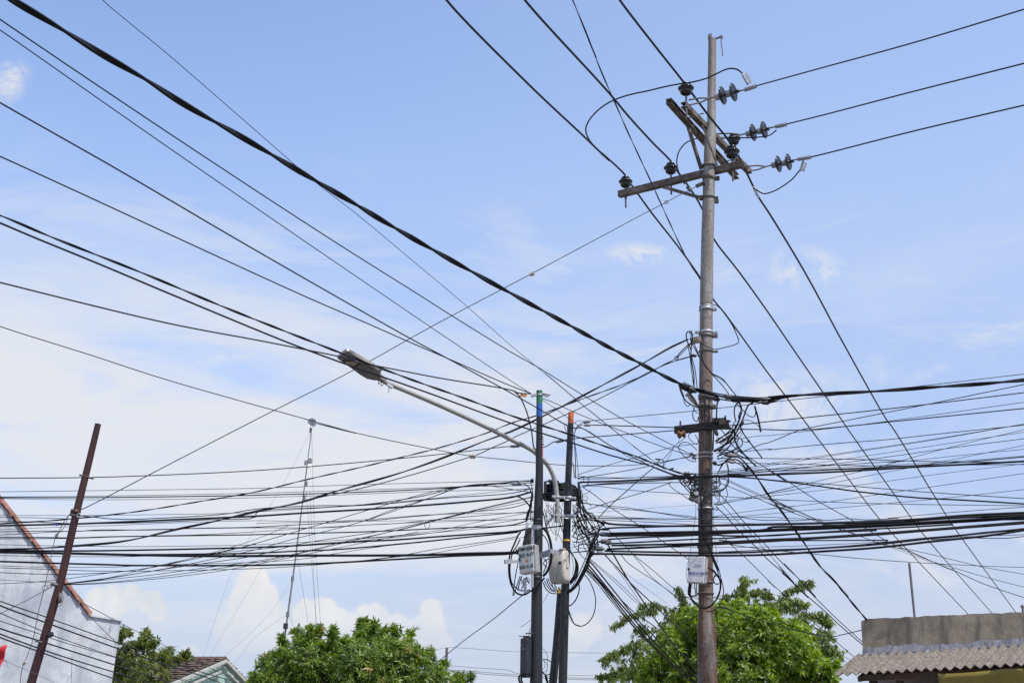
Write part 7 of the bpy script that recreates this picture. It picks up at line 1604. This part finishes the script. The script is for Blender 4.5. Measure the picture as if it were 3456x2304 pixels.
for k in range(15):
    x0 = rng.uniform(590, 650); y0 = rng.uniform(540, 700); x1 = rng.uniform(610, 800); y1 = rng.uniform(820, 1200)
    spec = f'C {x0:.0f},{y0:.0f} C {x0 + rng.gauss(15, 22):.0f},{y0 * .66 + y1 * .34:.0f} C {x1 + rng.gauss(-15, 22):.0f},{y0 * .33 + y1 * .67:.0f} C {x1:.0f},{y1:.0f}'
    W(n, 'black cable hanging from the coil into the dense knot', spec, 16.2 + rng.uniform(-.15, .15), 16.15, rng.choice((1.2, 1.6, 2.0, 2.4)), cat='loose cable', group='cables hanging from the coil')
for k in range(10):
    a = rng.uniform(-34, 34); b = rng.uniform(0, 1)
    e_ = ends[k % 7]
    spec = f'C {e_[0]},{e_[1]} C {745 + a * .4:.0f},{(e_[1] + 1150) / 2:.0f} C {700 + a * .6:.0f},{1195 + a * .4:.0f} C {678 + a * .9:.0f},{1265 + a * .4:.0f} C {645 + a:.0f},{1330 + 10 * b:.0f} C {600 + a:.0f},{1410 + 20 * b:.0f} C {550 + a * .5:.0f},{1475 + 25 * b:.0f} C 512,{1500 + 30 * b:.0f}'
    W(n, 'black cable in the thick curved sheaf right of the beige box', spec, 16.1 + rng.uniform(-.1, .1), 16.15, rng.choice((2.6, 3.4, 4.2)), cat='loose cable', group='curved sheaf right of the beige box')
for k in range(9):
    a = rng.uniform(-18, 18)
    spec = f'C {530 + a * .3:.0f},{1140 + a:.0f} C {570 + a * .6:.0f},{1190 + a:.0f} C {600 + a:.0f},{1260 + a:.0f} C {590 + a:.0f},{1360 + a:.0f} C {535 + a * .3:.0f},{1440 + a:.0f}'
    W(n, 'black cable curving close round the right side of the beige box', spec, 15.95 + rng.uniform(-.08, .05), 16.0, rng.choice((2.0, 2.6, 3.2)), cat='loose cable', group='cables close round the beige box')
for k in range(14):
    x0 = rng.uniform(285, 330); spec = f'C {x0:.0f},{rng.uniform(650, 900):.0f} C {rng.uniform(310, 400):.0f},{rng.uniform(700, 1000):.0f} C {rng.uniform(380, 440):.0f},{rng.uniform(700, 1050):.0f} C {rng.uniform(455, 480):.0f},{rng.uniform(690, 1080):.0f}'
    W(n, 'thin wire in the mesh between the two black poles', spec, 15.9, 16.2, rng.choice((.9, 1.2, 1.6, 2.2)), cat='loose cable', group='thin wires between the two black poles')
for k in range(12):
    a = rng.uniform(0, 1); spec = f'W {270 - 30 * a:.0f},{1275 + 20 * a:.0f} W {130 + 100 * a:.0f},{1320 + 30 * a:.0f} W {75 + 110 * a:.0f},{1400 + 20 * a:.0f} W {90 + 100 * a:.0f},{1500} W {140 + 100 * a:.0f},{1620} W {200 + 60 * a:.0f},{1800}'
    W(n, 'black cable looping out below the tall dark cabinet', spec, 15.35, 15.4, 2.4, cat='loose cable', group='loops below the tall dark cabinet')
for k in range(8):
    a = rng.uniform(0, 1); spec = f'W {780},{1220 + 60 * a:.0f} W {840 + 40 * a:.0f},{1330} W {860 + 60 * a:.0f},{1450} W {900 + 40 * a:.0f},{1560} W {890},{1720}'
    W(n, 'black cable bunched at the foot of the gap between the black poles', spec, 15.7, 15.75, 2.6, cat='loose cable', group='cables bunched low between the black poles')
for label, spec, w in (('round loop low between the black poles, upper strand', 'W 785,890 W 860,880 W 950,910 W 1040,980 W 1110,1080 W 1100,1200 W 1000,1290 W 900,1330 W 830,1320', 2.8), ('thin tall loop low between the black poles', 'W 780,570 W 860,650 W 910,760 W 920,900 W 915,1080 W 895,1300', 1.4), ('small thin loop low between the black poles', 'W 800,900 W 845,1000 W 830,1110 W 785,1180', 1.3), ('middle thin loop low between the black poles', 'W 820,910 W 890,1010 W 920,1080 W 890,1200 W 820,1250', 1.3),
                       ('thin cable rising from the tall dark cabinet top', 'W 385,260 W 385,200 W 400,100 W 420,0 H 168,1060', 1.8)):
    W(n, label, spec, 15.65 if 'dark' not in label else 15.35, 15.65 if 'dark' not in label else 15.3, w, cat='loose cable', group='loops low on the black poles')
W(n, 'thin red wire looping across the beige box', 'U 1040,240 U 1100,400 U 1105,450 U 1075,550 U 1010,530 U 960,470 U 955,420', 15.85, 15.85, 1.3, mat='redridge', cat='loose cable', group=g)
W(n, 'thin dark wire slanting across the beige box to its latch', 'U 1150,480 U 1030,670 U 960,800 U 920,895', 15.72, 15.75, 1.2, cat='loose cable', group=g)
W(n, 'teal cable showing among the loops right of the beige box', 'U 1180,340 U 1200,480 U 1225,640 U 1225,760 U 1215,820', 15.98, 15.98, 2.0, mat='inkteal', cat='loose cable', group=g)
